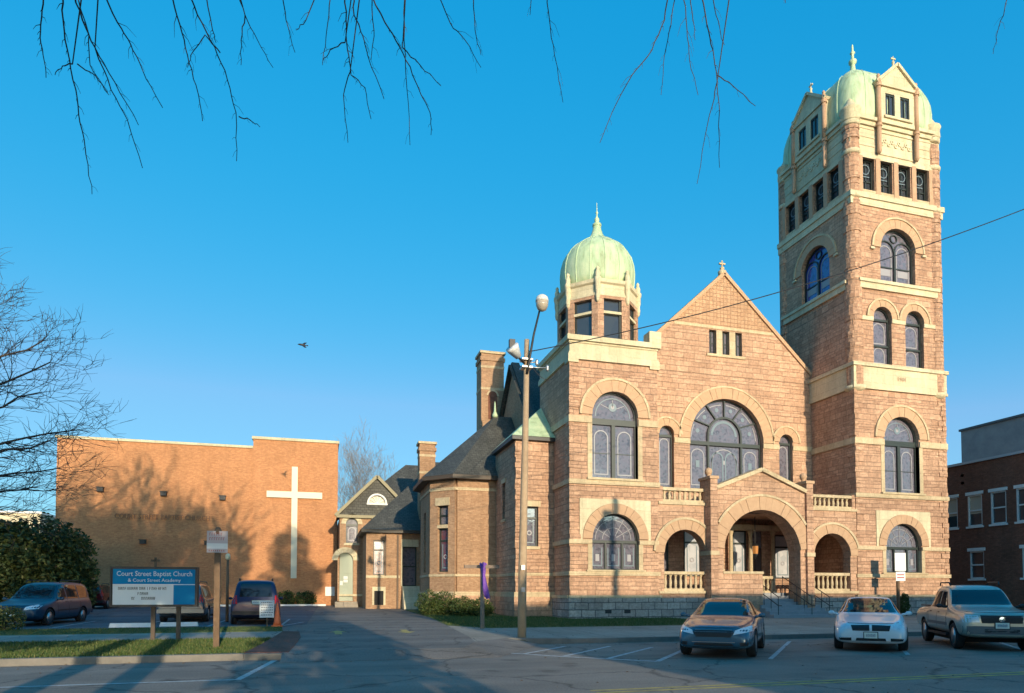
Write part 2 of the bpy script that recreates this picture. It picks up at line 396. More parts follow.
def asphalt(name, c1, c2, c3):
    m = bpy.data.materials.new(name); m.use_nodes = True; nt = m.node_tree; N = nt.nodes; L = nt.links; b = N['Principled BSDF']
    b.inputs['Roughness'].default_value = .8; b.inputs['Specular IOR Level'].default_value = .3
    tc = N.new('ShaderNodeTexCoord')
    def noise(s, d=6, r=.6, stretch=None):
        n = N.new('ShaderNodeTexNoise'); n.inputs['Scale'].default_value = s; n.inputs['Detail'].default_value = d; n.inputs['Roughness'].default_value = r
        if stretch:
            mp = N.new('ShaderNodeMapping'); mp.inputs['Scale'].default_value = stretch; L.new(tc.outputs['Object'], mp.inputs['Vector']); L.new(mp.outputs[0], n.inputs['Vector'])
        else: L.new(tc.outputs['Object'], n.inputs['Vector'])
        return n
    big = noise(.22, 8, .7); fine = noise(28, 3, .8); trk = noise(.5, 3, .5, (.12, 1.6, 1))
    r = N.new('ShaderNodeValToRGB'); r.color_ramp.elements[0].position = .36; r.color_ramp.elements[1].position = .66
    r.color_ramp.elements[0].color = (*c1, 1); r.color_ramp.elements[1].color = (*c2, 1); L.new(big.outputs['Fac'], r.inputs['Fac'])
    mr = N.new('ShaderNodeMapRange'); mr.inputs['From Min'].default_value = .3; mr.inputs['From Max'].default_value = .7; mr.inputs['To Min'].default_value = .7; mr.inputs['To Max'].default_value = 1.3
    L.new(fine.outputs['Fac'], mr.inputs['Value'])
    mr2 = N.new('ShaderNodeMapRange'); mr2.inputs['From Min'].default_value = .35; mr2.inputs['From Max'].default_value = .65; mr2.inputs['To Min'].default_value = .82; mr2.inputs['To Max'].default_value = 1.15
    L.new(trk.outputs['Fac'], mr2.inputs['Value'])
    mu = N.new('ShaderNodeMath'); mu.operation = 'MULTIPLY'; L.new(mr.outputs[0], mu.inputs[0]); L.new(mr2.outputs[0], mu.inputs[1])
    # cracks and sealed joints
    v = N.new('ShaderNodeTexVoronoi'); v.feature = 'DISTANCE_TO_EDGE'; v.inputs['Scale'].default_value = .28
    wob = noise(1.2, 4, .6); ad = N.new('ShaderNodeVectorMath'); ad.operation = 'MULTIPLY_ADD'; ad.inputs[1].default_value = (.9, .9, 0)
    L.new(wob.outputs['Color'], ad.inputs[0]); L.new(tc.outputs['Object'], ad.inputs[2]); L.new(ad.outputs[0], v.inputs['Vector'])
    cr = N.new('ShaderNodeMapRange'); cr.inputs['From Min'].default_value = .0; cr.inputs['From Max'].default_value = .012; cr.inputs['To Min'].default_value = .45; cr.inputs['To Max'].default_value = 1
    L.new(v.outputs['Distance'], cr.inputs['Value'])
    mu2 = N.new('ShaderNodeMath'); mu2.operation = 'MULTIPLY'; L.new(mu.outputs[0], mu2.inputs[0]); L.new(cr.outputs[0], mu2.inputs[1])
    sp = N.new('ShaderNodeTexVoronoi'); sp.inputs['Scale'].default_value = .9; L.new(ad.outputs[0], sp.inputs['Vector'])
    so = N.new('ShaderNodeMapRange'); so.inputs['From Min'].default_value = .08; so.inputs['From Max'].default_value = .26; so.inputs['To Min'].default_value = .62; so.inputs['To Max'].default_value = 1; L.new(sp.outputs['Distance'], so.inputs['Value'])
    mu4 = N.new('ShaderNodeMath'); mu4.operation = 'MULTIPLY'; L.new(mu2.outputs[0], mu4.inputs[0]); L.new(so.outputs[0], mu4.inputs[1]); mu2 = mu4
    sc = N.new('ShaderNodeVectorMath'); sc.operation = 'SCALE'; L.new(r.outputs[0], sc.inputs[0]); L.new(mu2.outputs[0], sc.inputs['Scale'])
    L.new(sc.outputs[0], b.inputs['Base Color'])
    bp = N.new('ShaderNodeBump'); bp.inputs['Strength'].default_value = .35; bp.inputs['Distance'].default_value = .01; L.new(fine.outputs['Fac'], bp.inputs['Height']); L.new(bp.outputs[0], b.inputs['Normal'])
    return m
ASPH = asphalt('worn street asphalt', (.18, .15, .126), (.255, .216, .18), None)
ASPHD = asphalt('drive asphalt', (.155, .134, .115), (.22, .19, .165), None)
ASPHL = asphalt('car park asphalt', (.10, .10, .108), (.14, .14, .148), None)
SOIL = mat('bare ground', (.10, .085, .06), .95, noise=(.3, .2, (.07, .075, .045)))
GRASSM = mat('lawn grass', (.055, .10, .022), .9, noise=(1.1, .2, (.10, .115, .035)), bump=.6, bscale=40)
CONC = brick('concrete paving', (.36, .31, .25), (.31, .27, .22), (.15, .14, .13), 1.5, 1.5, .02, off=0., bump=.1, grain=.12, stain=.25)
KERBM = mat('concrete kerb', (.22, .20, .175), .9, noise=(3, .2, (.14, .13, .115)))
PAINT = mat('worn white road paint', (.62, .62, .6), .8, noise=(6, .35, (.25, .25, .25)))
YPAINT = mat('worn yellow road paint', (.62, .44, .09), .8, noise=(5, .35, (.25, .2, .1)))

_ys = [-1500, -200, -40, 15.0, 19.9, 20, 30, 45, 60, 120, 400, 1500]
sheet('ground', [-1500, -200, -40, 0, 40, 200, 1500], _ys, lambda x, y: -.05 if y < 19.95 else G(y) - .05, SOIL)
sheet('road', [-140, -40, -10, 0, 10, 40, 140], [-2.6, 5, 12, 19.5], lambda x, y: 0.0, ASPH)
# near pavement behind the camera
sheet('near_pavement', [-140, 0, 140], [-6.5, -2.6], lambda x, y: .13, CONC)
# left block: kerb at Y 16.85, verge, footway, lawn, car park
polysheet('verge', [(-60, 17.05), (-1.75, 17.05), (-1.45, 22.1), (-60, 22.1)], 0, GRASSM, .2)
polysheet('footway', [(-60, 22.1), (-1.45, 22.1), (-1.3, 24.9), (-60, 24.9)], .012, CONC, .2)
polysheet('lawn', [(-60, 24.9), (-1.3, 24.9), (-1.5, 27.6), (-60, 27.9)], .03, GRASSM, .2)
polysheet('car_park', [(-60, 27.9), (-1.5, 27.6), (-.6, 29), (-.2, 54.3), (-60, 54.3)], .016, ASPHL)
polysheet('brick_strip', [(-1.75, 17.05), (-.75, 16.95), (-.62, 22), (-.75, 24.6), (-1.3, 24.9), (-1.45, 22.1)], .02, PAVER, .2)
polysheet('driveway', [(-.75, 16.95), (3.6, 16.95), (4.3, 19), (4.55, 21), (4.9, 27), (5.2, 33), (5.1, 48), (2.3, 62), (-.6, 62), (-.2, 54.3), (-.6, 29), (-1.5, 27.6), (-1.3, 24.9), (-.75, 24.6), (-.62, 22)], .008, ASPHD, .2)
mb = MB()
mb.hexa([(-.9, 16.0, .003), (4.2, 16.0, .003), (4.0, 17.0, .16), (-.9, 17.0, .16), (-.9, 16.0, .006), (4.2, 16.0, .006), (4.0, 17.0, .165), (-.9, 17.0, .165)])
for t_ in ([(4.2, 16.0, .006), (6.4, 19.4, .008), (5.6, 20.33, .162)], [(4.2, 16.0, .006), (5.6, 20.33, .162), (4.25, 19.03, .165)], [(4.2, 16.0, .006), (4.25, 19.03, .165), (3.5, 16.96, .166)]): mb.poly(t_)
mb.build('drive_apron', ASPHD)['kind'] = 'structure'
# right block: footway, lawn before the church
polysheet('sidewalk', [(4.3, 19), (5.6, 20.3), (7.4, 19.75), (9, 19.65), (60, 19.65), (60, 25.0), (6.2, 25.0), (4.9, 27), (4.55, 21)], .004, CONC, .2)
polysheet('church_lawn', [(6.2, 25.0), (17.0, 25.0), (17.0, 31.2), (11.8, 31.2), (11.8, 40), (5.3, 44), (5.2, 33), (4.9, 27)], .012, GRASSM, .2)
polysheet('church_forecourt', [(17.0, 25.0), (60, 25.0), (60, 40), (17.0, 40)], .006, CONC, .2)
def kerb(name, pts, w=.16, z0=-.04, z1=.152):
    mb = MB()
    for (x0, y0), (x1, y1) in zip(pts, pts[1:]):
        n = max(1, int(sqrt((x1 - x0) ** 2 + (y1 - y0) ** 2) / 3.0))
        dx, dy = x1 - x0, y1 - y0; l = sqrt(dx * dx + dy * dy); nx, ny = -dy / l * w, dx / l * w
        for k in range(n):
            t0 = k / n + .003 / l; t1 = (k + 1) / n - .003 / l
            a = (x0 + dx * t0, y0 + dy * t0); b = (x0 + dx * t1, y0 + dy * t1)
            za = z1 + random.uniform(-.006, .006)
            mb.hexa([(a[0], a[1], z0), (b[0], b[1], z0), (b[0] + nx, b[1] + ny, z0), (a[0] + nx, a[1] + ny, z0), (a[0], a[1] + .01, za), (b[0], b[1] + .01, za), (b[0] + nx, b[1] + ny, za + .004), (a[0] + nx, a[1] + ny, za + .004)])
    o = mb.build(name, KERBM); o['kind'] = 'structure'; return o
kerb('left_kerb', [(-60, 16.88), (-1.75, 16.88), (-.9, 16.75)])
kerb('right_kerb', [(5.6, 20.15), (7.4, 19.58), (9, 19.48), (60, 19.48)])
kerb('near_kerb', [(140, -2.6), (-140, -2.6)], z1=.14)
# painted lines
def stripe(mb, p, q, w, z=.004):
    dx, dy = q[0] - p[0], q[1] - p[1]; l = sqrt(dx * dx + dy * dy); nx, ny = -dy / l * w / 2, dx / l * w / 2
    mb.poly([(p[0] - nx, p[1] - ny, z), (q[0] - nx, q[1] - ny, z), (q[0] + nx, q[1] + ny, z), (p[0] + nx, p[1] + ny, z)])
mb = MB()
stripe(mb, (4.3, 17.5), (5.7, 15.75), .13)
stripe(mb, (5.7, 15.75), (7.45, 14.0), .13)
stripe(mb, (7.45, 14.0), (9.9, 16.9), .13)
for k, (p, q) in enumerate([((5.0, 16.6), (6.9, 18.6)), ((5.8, 15.75), (8.2, 18.3)), ((6.6, 14.9), (9.2, 17.6))]): stripe(mb, p, q, .11, .005)
for x in (10.3, 14.4, 18.4, 22.5, 26.6): stripe(mb, (x, 13.75), (x + 4.3, 18.5), .11)
stripe(mb, (-40, 13.2), (-1.4, 13.2), .12); stripe(mb, (-1.45, 13.25), (-1.05, 16.6), .13)
for x in (-7.5, -13.5): stripe(mb, (x, 13.3), (x, 16.7), .1)
o = mb.build('white_road_markings', PAINT); o['kind'] = 'structure'
mb = MB(); stripe(mb, (4.2, 10.15), (70, 10.15), .11); stripe(mb, (4.2, 9.9), (70, 9.9), .11)
o = mb.build('yellow_centre_line', YPAINT); o['kind'] = 'structure'
mb = MB()
for cx, s in ((.55, 1), (2.87, -1)):
    def P(x, y): return (cx + x, 23.9 + s * y, G(23.9 + s * y) + .014)
    mb.poly([P(-.12, -.9), P(.12, -.9), P(.12, .1), P(-.12, .1)]); mb.poly([P(-.32, .1), P(.32, .1), P(0, .9)])
o = mb.build('drive_arrows', YPAINT); o['kind'] = 'structure'
mb = MB()
for x in (-1.55, -4.25, -6.9, -9.6, -12.3):
    stripe(mb, (x, 28.3), (x + .1, 33.2), .1, 0)
for i, v in enumerate(mb.v): mb.v[i] = (v[0], v[1], G(v[1]) + .022)
mb2 = MB(); stripe(mb2, (-1.5, 28.1), (-.75, 30.5), .1, 0)
for i, v in enumerate(mb2.v): mb2.v[i] = (v[0], v[1], G(v[1]) + .022)
b0 = len(mb.v); mb.v += mb2.v; mb.f.append(tuple(b0 + i for i in mb2.f[0])); mb.mi.append(0); mb.sm.append(False)
o = mb.build('car_park_lines', PAINT); o['kind'] = 'structure'
# white kerb before the hall
mb = MB(); mb.box(-26, .3, 52.6, 52.8, .4, .68); o = mb.build('hall_kerb', WHITE); o['kind'] = 'structure'
polysheet('hall_bed', [(-26, 52.8), (.3, 52.8), (.3, 54.2), (-26, 54.2)], .1, SOIL, .2)

# ------------------------------------------------------------------ the church
YB = 30.8; YG = 34.3
church = empty('church', (22.6, 33, G(33)), 0, 'large brown sandstone church with a tall corner tower, green copper dome and arched porch', 'church')

PALEG = glassmat('pale obscured glass', (.42, .43, .46), (.52, .52, .55), (.36, .38, .42), .25, 3.0)
WM = [FRAME, STAIN, LEAD, LEADC, STAINR, STAIN_SKY, PALEG]
def window(F, c, w, z0, zs, style, par, d=.26, glass=1, name='window', top=None):
    mb = MB(); r = w / 2; fw = .07
    outl = arch(c, w, z0, zs) if top is None else rect(c - r, c + r, z0, top)
    mb.m = glass; discp(mb, F, outl, d + .05)
    mb.m = 0
    fbox(mb, F, c - r, c - r + fw, z0, zs if top is None else top, d - .04, d + .06); fbox(mb, F, c + r - fw, c + r, z0, zs if top is None else top, d - .04, d + .06)
    fbox(mb, F, c - r + fw, c + r - fw, z0, z0 + fw, d - .039, d + .06)
    if top is None: arcbar(mb, F, c, zs, r - fw, r, d - .04, d + .06)
    else: fbox(mb, F, c - r + fw, c + r - fw, top - fw, top, d - .039, d + .06)
    t = d + .03
    def lite(cc, ww, b0, b1, col=2, round_=True):
        """pale border following one light"""
        mb.m = col; rr = ww / 2; k = .055
        fbox(mb, F, cc - rr, cc - rr + k, b0, b1, t, t + .015); fbox(mb, F, cc + rr - k, cc + rr, b0, b1, t, t + .015)
        fbox(mb, F, cc - rr + k, cc + rr - k, b0, b0 + k, t, t + .015)
        if round_: arcbar(mb, F, cc, b1, rr - k, rr, t, t + .015, 10)
        mb.m = 0
    if style == 'pair':
        fbox(mb, F, c - r + fw, c + r - fw, zs - .42, zs - .12, d - .07, d + .05)
        fbox(mb, F, c - .1, c + .1, z0 + fw, zs - .42, d - .06, d + .05)
        for s in (-1, 1):
            cc = c + s * (r + .03) / 2
            lite(cc, r * .62, z0 + .22, zs - .42 - r * .62 / 2 - .25)
            mb.m = 0; fbox(mb, F, cc - .42 * r, cc + .42 * r, (z0 + zs) / 2 - .3, (z0 + zs) / 2 - .26, t, t + .01)
        mb.m = 3; arcbar(mb, F, c, zs + .02, r * .74, r * .78, t, t + .01); arcbar(mb, F, c, zs + r * .42, .10, .22, t, t + .012, 14, 0, 2 * pi); mb.m = 2; arcbar(mb, F, c, zs + r * .42, .0, .10, t, t + .013, 8, 0, 2 * pi)
        for a in (pi / 4, pi / 2, 3 * pi / 4): seg(mb, F, (c + .3 * cos(a), zs + .25 + .3 * sin(a)), (c + r * .72 * cos(a), zs + r * .72 * sin(a)), .03, t, t + .009)
    elif style == 'triple':
        fbox(mb, F, c - r + fw, c + r - fw, zs - .2, zs - .06, d - .07, d + .05)
        for x in (-.36 * r, .36 * r): fbox(mb, F, c + x - .05, c + x + .05, z0 + fw, zs - .2, d - .06, d + .05)
        for x, ww in ((-.68 * r, .42 * r), (.68 * r, .42 * r), (0, .5 * r)): lite(c + x, ww, z0 + .2, zs - .42, 3, False); mb.m = 2; fbox(mb, F, c + x - .1, c + x + .1, z0 + .45, z0 + .8, t, t + .012); mb.m = 0
        mb.m = 2
        for q in (.45, .75): arcbar(mb, F, c, zs, r * q, r * q + .03, t, t + .01)
        for k in range(1, 6):
            a = pi * k / 6; seg(mb, F, (c + .2 * cos(a), zs + .2 * sin(a)), (c + r * .93 * cos(a), zs + r * .93 * sin(a)), .025, t, t + .009)
        mb.m = 0
    elif style == 'slim':
        fbox(mb, F, c - r + fw, c + r - fw, zs - .14, zs + .0, d - .06, d + .05)
        lite(c, w * .66, z0 + .2, zs - .5)
    elif style == 'twin':     # single light, sash at mid height
        zm = z0 + (zs - z0) * .42
        fbox(mb, F, c - r + fw, c + r - fw, zs - .1, zs + .02, d - .06, d + .05)
        fbox(mb, F, c - r + fw, c + r - fw, zm - .05, zm + .05, d - .06, d + .05)
        lite(c, w * .62, z0 + .15, zm - .45, 2); lite(c, w * .66, zm + .15, zs - .6, 2)
    elif style == 'gothic':   # tower belfry window, two round lights and a roundel
        fbox(mb, F, c - .05, c + .05, z0 + fw, zs + .1, d - .05, d + .05)
        for s in (-1, 1):
            cc = c + s * r * .5
            lite(cc, r * .74, z0 + .2, zs - .1, 2)
            mb.m = 0; arcbar(mb, F, cc, zs + .02, r * .44, r * .5, d - .02, d + .04, 10); mb.m = 2
            fbox(mb, F, cc - r * .3, cc + r * .3, z0 + .55, z0 + .95, t, t + .012); mb.m = 0
            fbox(mb, F, cc - r * .44, cc + r * .44, z0 + 1.0, z0 + 1.07, d, d + .04)
        arcbar(mb, F, c, zs + r * .64, .2, .26, d - .02, d + .04, 14, 0, 2 * pi)
    elif style == 'fan':
        fbox(mb, F, c - r + fw, c + r - fw, zs - .3, zs - .08, d - .1, d + .05)
        for x in (-.45 * r, .45 * r): fbox(mb, F, c + x - .06, c + x + .06, z0 + fw, zs - .3, d - .08, d + .05); fbox(mb, F, c + x - .06, c + x + .06, zs - .08, zs + .3, d - .08, d + .05)
        arcbar(mb, F, c, zs + .3, .45 * r - .06, .45 * r + .06, d - .08, d + .05)
        for k in range(1, 6):
            a = pi * k / 6
            p = (c + .47 * r * cos(a), zs + .3 + .47 * r * sin(a)); q = (c + .98 * r * cos(a), zs + .98 * r * sin(a))
            seg(mb, F, p, q, .075, d - .07, d + .05)
        lite(c, r * .72, z0 + .25, zs - .3 - r * .36 - .15, 2)
        for s in (-1, 1): lite(c + s * .72 * r, r * .36, z0 + .25, zs - .3 - r * .18 - .2, 2); mb.m = 3; fbox(mb, F, c + s * .72 * r - .12, c + s * .72 * r + .12, zs - 1.6, zs - 1.2, t, t + .012); mb.m = 0
        mb.m = 3; arcbar(mb, F, c, zs + .35, .3 * r, .36 * r, t, t + .012)
        for x in (-.185, .185):
            arcbar(mb, F, c + x * r, zs - 1.05, .13 * r, .165 * r, t, t + .012, 12)
            for sx in (-1, 1): fbox(mb, F, c + x * r + sx * .148 * r - .04, c + x * r + sx * .148 * r + .04, z0 + .45, zs - 1.05, t, t + .012)
        mb.m = 2; arcbar(mb, F, c, zs - 1.25, 0.0, .13, t + .002, t + .014, 10, 0, 2 * pi)
        for k in range(6):
            a = pi * (k + .5) / 6; p = (c + .74 * r * cos(a), zs + .1 + .74 * r * sin(a))
            mb.m = 3; arcbar(mb, F, p[0], p[1], .0, .13, t, t + .012, 8, 0, 2 * pi); mb.m = 2
            arcbar(mb, F, c, zs, .88 * r, .9 * r, t, t + .01, 6, pi * (k + .15) / 6, pi * (k + .85) / 6)
        mb.m = 0
    elif style == 'sash':
        zm = (z0 + top) / 2
        fbox(mb, F, c - r + fw, c + r - fw, zm - .05, zm + .05, d - .02, d + .05)
    elif style == 'cross':
        zm = z0 + (top - z0) * .72
        fbox(mb, F, c - r + fw, c + r - fw, zm - .05, zm + .05, d - .02, d + .05)
        lite(c, w * .6, z0 + .2, zm - .2, 3, False)
        mb.m = 2; arcbar(mb, F, c, z0 + (top - z0) * .35, .08, .14, t, t + .012, 10, 0, 2 * pi); mb.m = 0
    return mb.build(name, WM, par)

def courses(F, par, strips, name='belt_course', m=None):
    for s in strips:
        a0, a1, b0, b1 = s[:4]; p = s[4] if len(s) > 4 else .06
        mb = MB(); fbox(mb, F, a0, a1, b0, b1, -p, 0); mb.build(name, m or TANL, par)

def quoins(mb, x, y, sx, sy, z0, z1, h=.3):
    """rough alternating corner stones; sx, sy point out of the building"""
    z = z0; k = 0
    while z < z1 - .05:
        e = min(z + h - .015, z1); p = random.uniform(.012, .06); q = random.uniform(.012, .06)
        lx = random.uniform(.35, .6) if k % 2 else random.uniform(.18, .3); ly = random.uniform(.18, .3) if k % 2 else random.uniform(.35, .6)
        x0, x1 = sorted((x + sx * p, x - sx * lx)); y0, y1 = sorted((y + sy * q, y - sy * .04))
        mb.box(x0, x1, y0, y1, z, e)
        x0, x1 = sorted((x + sx * p * .99, x - sx * .04)); y0, y1 = sorted((y + sy * .0, y - sy * ly))
        mb.box(x0, x1, y0 + .001, y1 - .041 if False else y1, z + .002, e - .002)
        z += h; k += 1

def face_lower(F, W, c, par, low=True):
    """rings, jambs and panel shared by the corner block and the tower front; c = window axis"""
    mb = MB(); ring(mb, F, c, 4.25, 1.27, 1.78, -.07, .3, jit=.03); mb.build('arch_ring', DRESS, par)
    mb = MB(); ring(mb, F, c, 10.45, 1.25, 1.82, -.06, .3, jit=.03); mb.build('arch_ring', DRESS, par)
    mb = MB(); arcbar(mb, F, c, 10.45, 1.82, 1.94, -.11, .1, 24); mb.build('hood_mould', TANL, par)
    mb = MB()
    sp = [(c - 1.93, 4.2), (c - 1.93, 6.24), (c + 1.93, 6.24), (c + 1.93, 4.2), (c + 1.79, 4.2)] + [(c + 1.79 * cos(pi * k / 24), 4.25 + 1.79 * sin(pi * k / 24)) for k in range(1, 24)] + [(c - 1.79, 4.2)]
    wall(mb, F, sp[::-1], [], -.045, .02)
    mb.build('limestone_trim', LIME, par)
    for s in (-1, 1):
        mb = MB(); a0, a1 = sorted((c + s * 1.27, c + s * 1.5)); fbox(mb, F, a0, a1, 2.7, 3.98, -.03, .3); mb.build('jamb', TANL, par)
        mb = MB(); a0, a1 = sorted((c + s * 1.25, c + s * 1.5)); fbox(mb, F, a0, a1, 7.29, 10.05, -.03, .3); mb.build('jamb', TANL, par)
    mb = MB(); fbox(mb, F, c - 1.55, c + 1.55, 7.18, 7.29, -.16, .3); mb.build('sill', TANL, par)
    mb = MB(); fbox(mb, F, c - 1.6, c + 1.6, 2.62, 2.7, -.14, .3); mb.build('sill', TANL, par)

# ---------------------------------------------------------------- tower
TX0, TX1, TY0, TY1 = 28.85, 35.35, YB, 37.05
F = Fr(TX0, TY0); W = TX1 - TX0; L_ = Fr(TX0, TY1, 0, -1); D = TY1 - TY0
ca = 3.25
ho_f = [arch(ca, 2.56, 2.69, 4.25), arch(ca, 2.5, 7.25, 10.45), arch(2.05, 1.3, 14.66, 17.35), arch(4.36, 1.34, 14.66, 17.35), arch(3.25, 2.52, 19.5, 21.49)]
arc_c = (1.27, 2.54, 3.86, 5.17)
ho_f += [rect(c - .43, c + .43, 24.75, 26.65) for c in arc_c]
lc = D - (33.55 - YB)
arc_l = (1.2, 2.45, 3.7, 4.95)
ho_l = [arch(lc - .2, 2.4, 19.5, 21.49)] + [rect(c - .43, c + .43, 24.75, 26.65) for c in arc_l]
mb = MB()
wall(mb, F, rect(0, W, .2, 26.66), ho_f, 0, .5)
wall(mb, L_, rect(0, D - .5, .2, 26.66), ho_l, 0, .5)
mb.box(TX1 - .5, TX1, TY0 + .5, TY1, .2, 26.66); mb.box(TX0 + .5, TX1 - .5, TY1 - .5, TY1, .2, 26.66)
tower = mb.build('tower', STONE, church)
mb = MB()
wall(mb, F, rect(.0, W, 26.665, 28.95), [], 0, .5); wall(mb, L_, rect(0, D - .5, 26.665, 28.95), [], 0, .5)
mb.box(TX1 - .5, TX1, TY0 + .5, TY1, 26.665, 28.95); mb.box(TX0 + .5, TX1 - .5, TY1 - .5, TY1, 26.665, 28.95)
for FF, WW in ((F, W), (L_, D)):
    fbox(mb, FF, .4, WW - .4, 28.8, 29.0, -.22, 0); fbox(mb, FF, .4, WW - .4, 28.55, 28.8, -.1, 0)
    fbox(mb, FF, 0.4, WW - .4, 26.62, 26.85, -.06, 0); fbox(mb, FF, 1.9, WW - 1.9, 27.0, 27.1, -.05, 0); fbox(mb, FF, 1.9, WW - 1.9, 28.3, 28.4, -.05, 0)
    for k in range(9):      # carved relief panel
        a = WW / 2 - 1.1 + .25 * k; zc = 27.7 + .18 * (k % 2)
        arcbar(mb, FF, a + .1, zc, .05, .14, -.05, 0, 8, 0, 2 * pi)
    for q in (27.35, 27.85, 28.35):
        for s in (.55, WW - 1.75): fbox(mb, FF, s, s + 1.2, q, q + .04, -.03, 0)
mb.build('frieze', LIME, tower)
for FF, WW, sides in ((F, W, 1), (L_, D, 0)):
    strips = [(-.16 if sides else 0, WW + (.14 if sides else 0), 24.2, 24.5, .16), (-.08 if sides else 0, WW + (.08 if sides else 0), 23.8, 24.2, .08)]
    e = .12 if sides else 0
    strips += [(-e * 1.5, WW + e * 1.3, 14.42, 14.62, .18), (-e * .7, WW + e * .7, 13.3, 14.42, .08), (-e, WW + e, 13.14, 13.3, .12)]
    strips += [(.45, WW - .45, 18.95, 19.3, .12), (.35, WW - .35, 19.3, 19.48, .2)]
    if sides:
        strips += [(-.08, ca - 1.27, 9.98, 10.33, .08), (ca + 1.27, WW + .08, 9.98, 10.33, .08), (-.08, ca - 1.29, 3.98, 4.2, .08), (ca + 1.29, WW + .08, 3.98, 4.2, .08),
                   (-.09, WW + .09, 6.95, 7.18, .09), (-.09, WW + .09, 2.42, 2.62, .09), (-.2, WW + .2, 1.3, 1.44, .2)]
        strips += [(.5, 2.05 - .66, 17.12, 17.36, .06), (2.05 + .66, 4.36 - .68, 17.12, 17.36, .06), (4.36 + .68, WW - .5, 17.12, 17.36, .06)]
    else:
        strips += [(0, WW, 9.98, 10.33, .08), (0, WW, 6.95, 7.18, .08)]
    courses(FF, tower, [q for q in strips if q[2] > 13], m=LIME); courses(FF, tower, [q for q in strips if q[2] <= 13])
mb = MB(); fbox(mb, F, -.14, W + .14, .1, 1.3, -.14, 0); fbox(mb, L_, 0, D, .1, 1.3, -.14, 0); mb.build('plinth', GREY, tower)
face_lower(F, W, ca, tower)
mb = MB()
for FF, c, zs_, r, w_ in ((F, 2.05, 17.36, .65, .38), (F, 4.36, 17.36, .67, .38), (F, 3.25, 21.49, 1.26, .54), (L_, lc - .2, 21.49, 1.2, .52)):
    mb = MB(); ring(mb, FF, c, zs_, r, r + w_, -.05, .3, jit=.025); mb.build('arch_ring', DRESS, tower)
    mb = MB(); arcbar(mb, FF, c, zs_, r + w_, r + w_ + .11, -.11, .05); mb.build('hood_mould', TANL, tower)
for s in (-1, 1):
    mb = MB(); fbox(mb, F, 3.25 + s * 1.86 - .14, 3.25 + s * 1.86 + .14, 21.3, 21.42, -.12, 0); mb.build('hood_stop', LIME, tower)
    mb = MB(); fbox(mb, L_, lc - .2 + s * 1.78 - .14, lc - .2 + s * 1.78 + .14, 21.3, 21.42, -.12, 0); mb.build('hood_stop', LIME, tower)
window(F, ca, 2.56, 2.7, 4.25, 'triple', tower); window(F, ca, 2.5, 7.29, 10.45, 'pair', tower)
window(F, 2.05, 1.3, 14.66, 17.35, 'twin', tower); window(F, 4.36, 1.34, 14.66, 17.35, 'twin', tower)
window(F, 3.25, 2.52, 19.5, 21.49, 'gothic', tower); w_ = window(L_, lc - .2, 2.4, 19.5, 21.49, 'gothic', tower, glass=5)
def belfry(FF, c, par, z0, z1, w):
    mb = MB(); mb.m = 0
    mb.poly([FF(c - w / 2, z0, .3), FF(c + w / 2, z0, .3), FF(c + w / 2, z1, .3), FF(c - w / 2, z1, .3)])
    mb.m = 1
    fbox(mb, FF, c - w / 2, c - w / 2 + .07, z0, z1, .2, .32); fbox(mb, FF, c + w / 2 - .07, c + w / 2, z0, z1, .2, .32); fbox(mb, FF, c - w / 2 + .07, c + w / 2 - .07, z1 - .08, z1, .2, .32)
    fbox(mb, FF, c - .03, c + .03, z0, z1 - .08, .24, .32); fbox(mb, FF, c - w / 2 + .07, c + w / 2 - .07, z0 + .6, z0 + .68, .24, .32)
    mb.m = 2; arcbar(mb, FF, c, z1 - w * .62, w * .3, w * .36, .23, .3, 10, 0, 2 * pi); fbox(mb, FF, c - w * .33, c + w * .33, z0 + .9, z0 + .95, .23, .3)
    return mb.build('window', [PANE, FRAME, LEADC], par)
for FF, cs, WW in ((F, arc_c, W), (L_, arc_l, D)):
    for c in cs: belfry(FF, c, tower, 24.76, 26.64, .86)
    for x in ((cs[0] + cs[1]) / 2, (cs[1] + cs[2]) / 2, (cs[2] + cs[3]) / 2, cs[0] - .62, cs[3] + .62):
        mb = MB(); fbox(mb, FF, x - .16, x + .16, 24.6, 26.7, -.07, 0); fbox(mb, FF, x - .2, x + .2, 24.5, 24.6, -.1, 0); mb.build('pilaster', TERRA, tower)
    mb = MB(); fbox(mb, FF, .5, WW - .5, 24.52, 24.74, -.05, .2); mb.build('sill', TANL, tower)
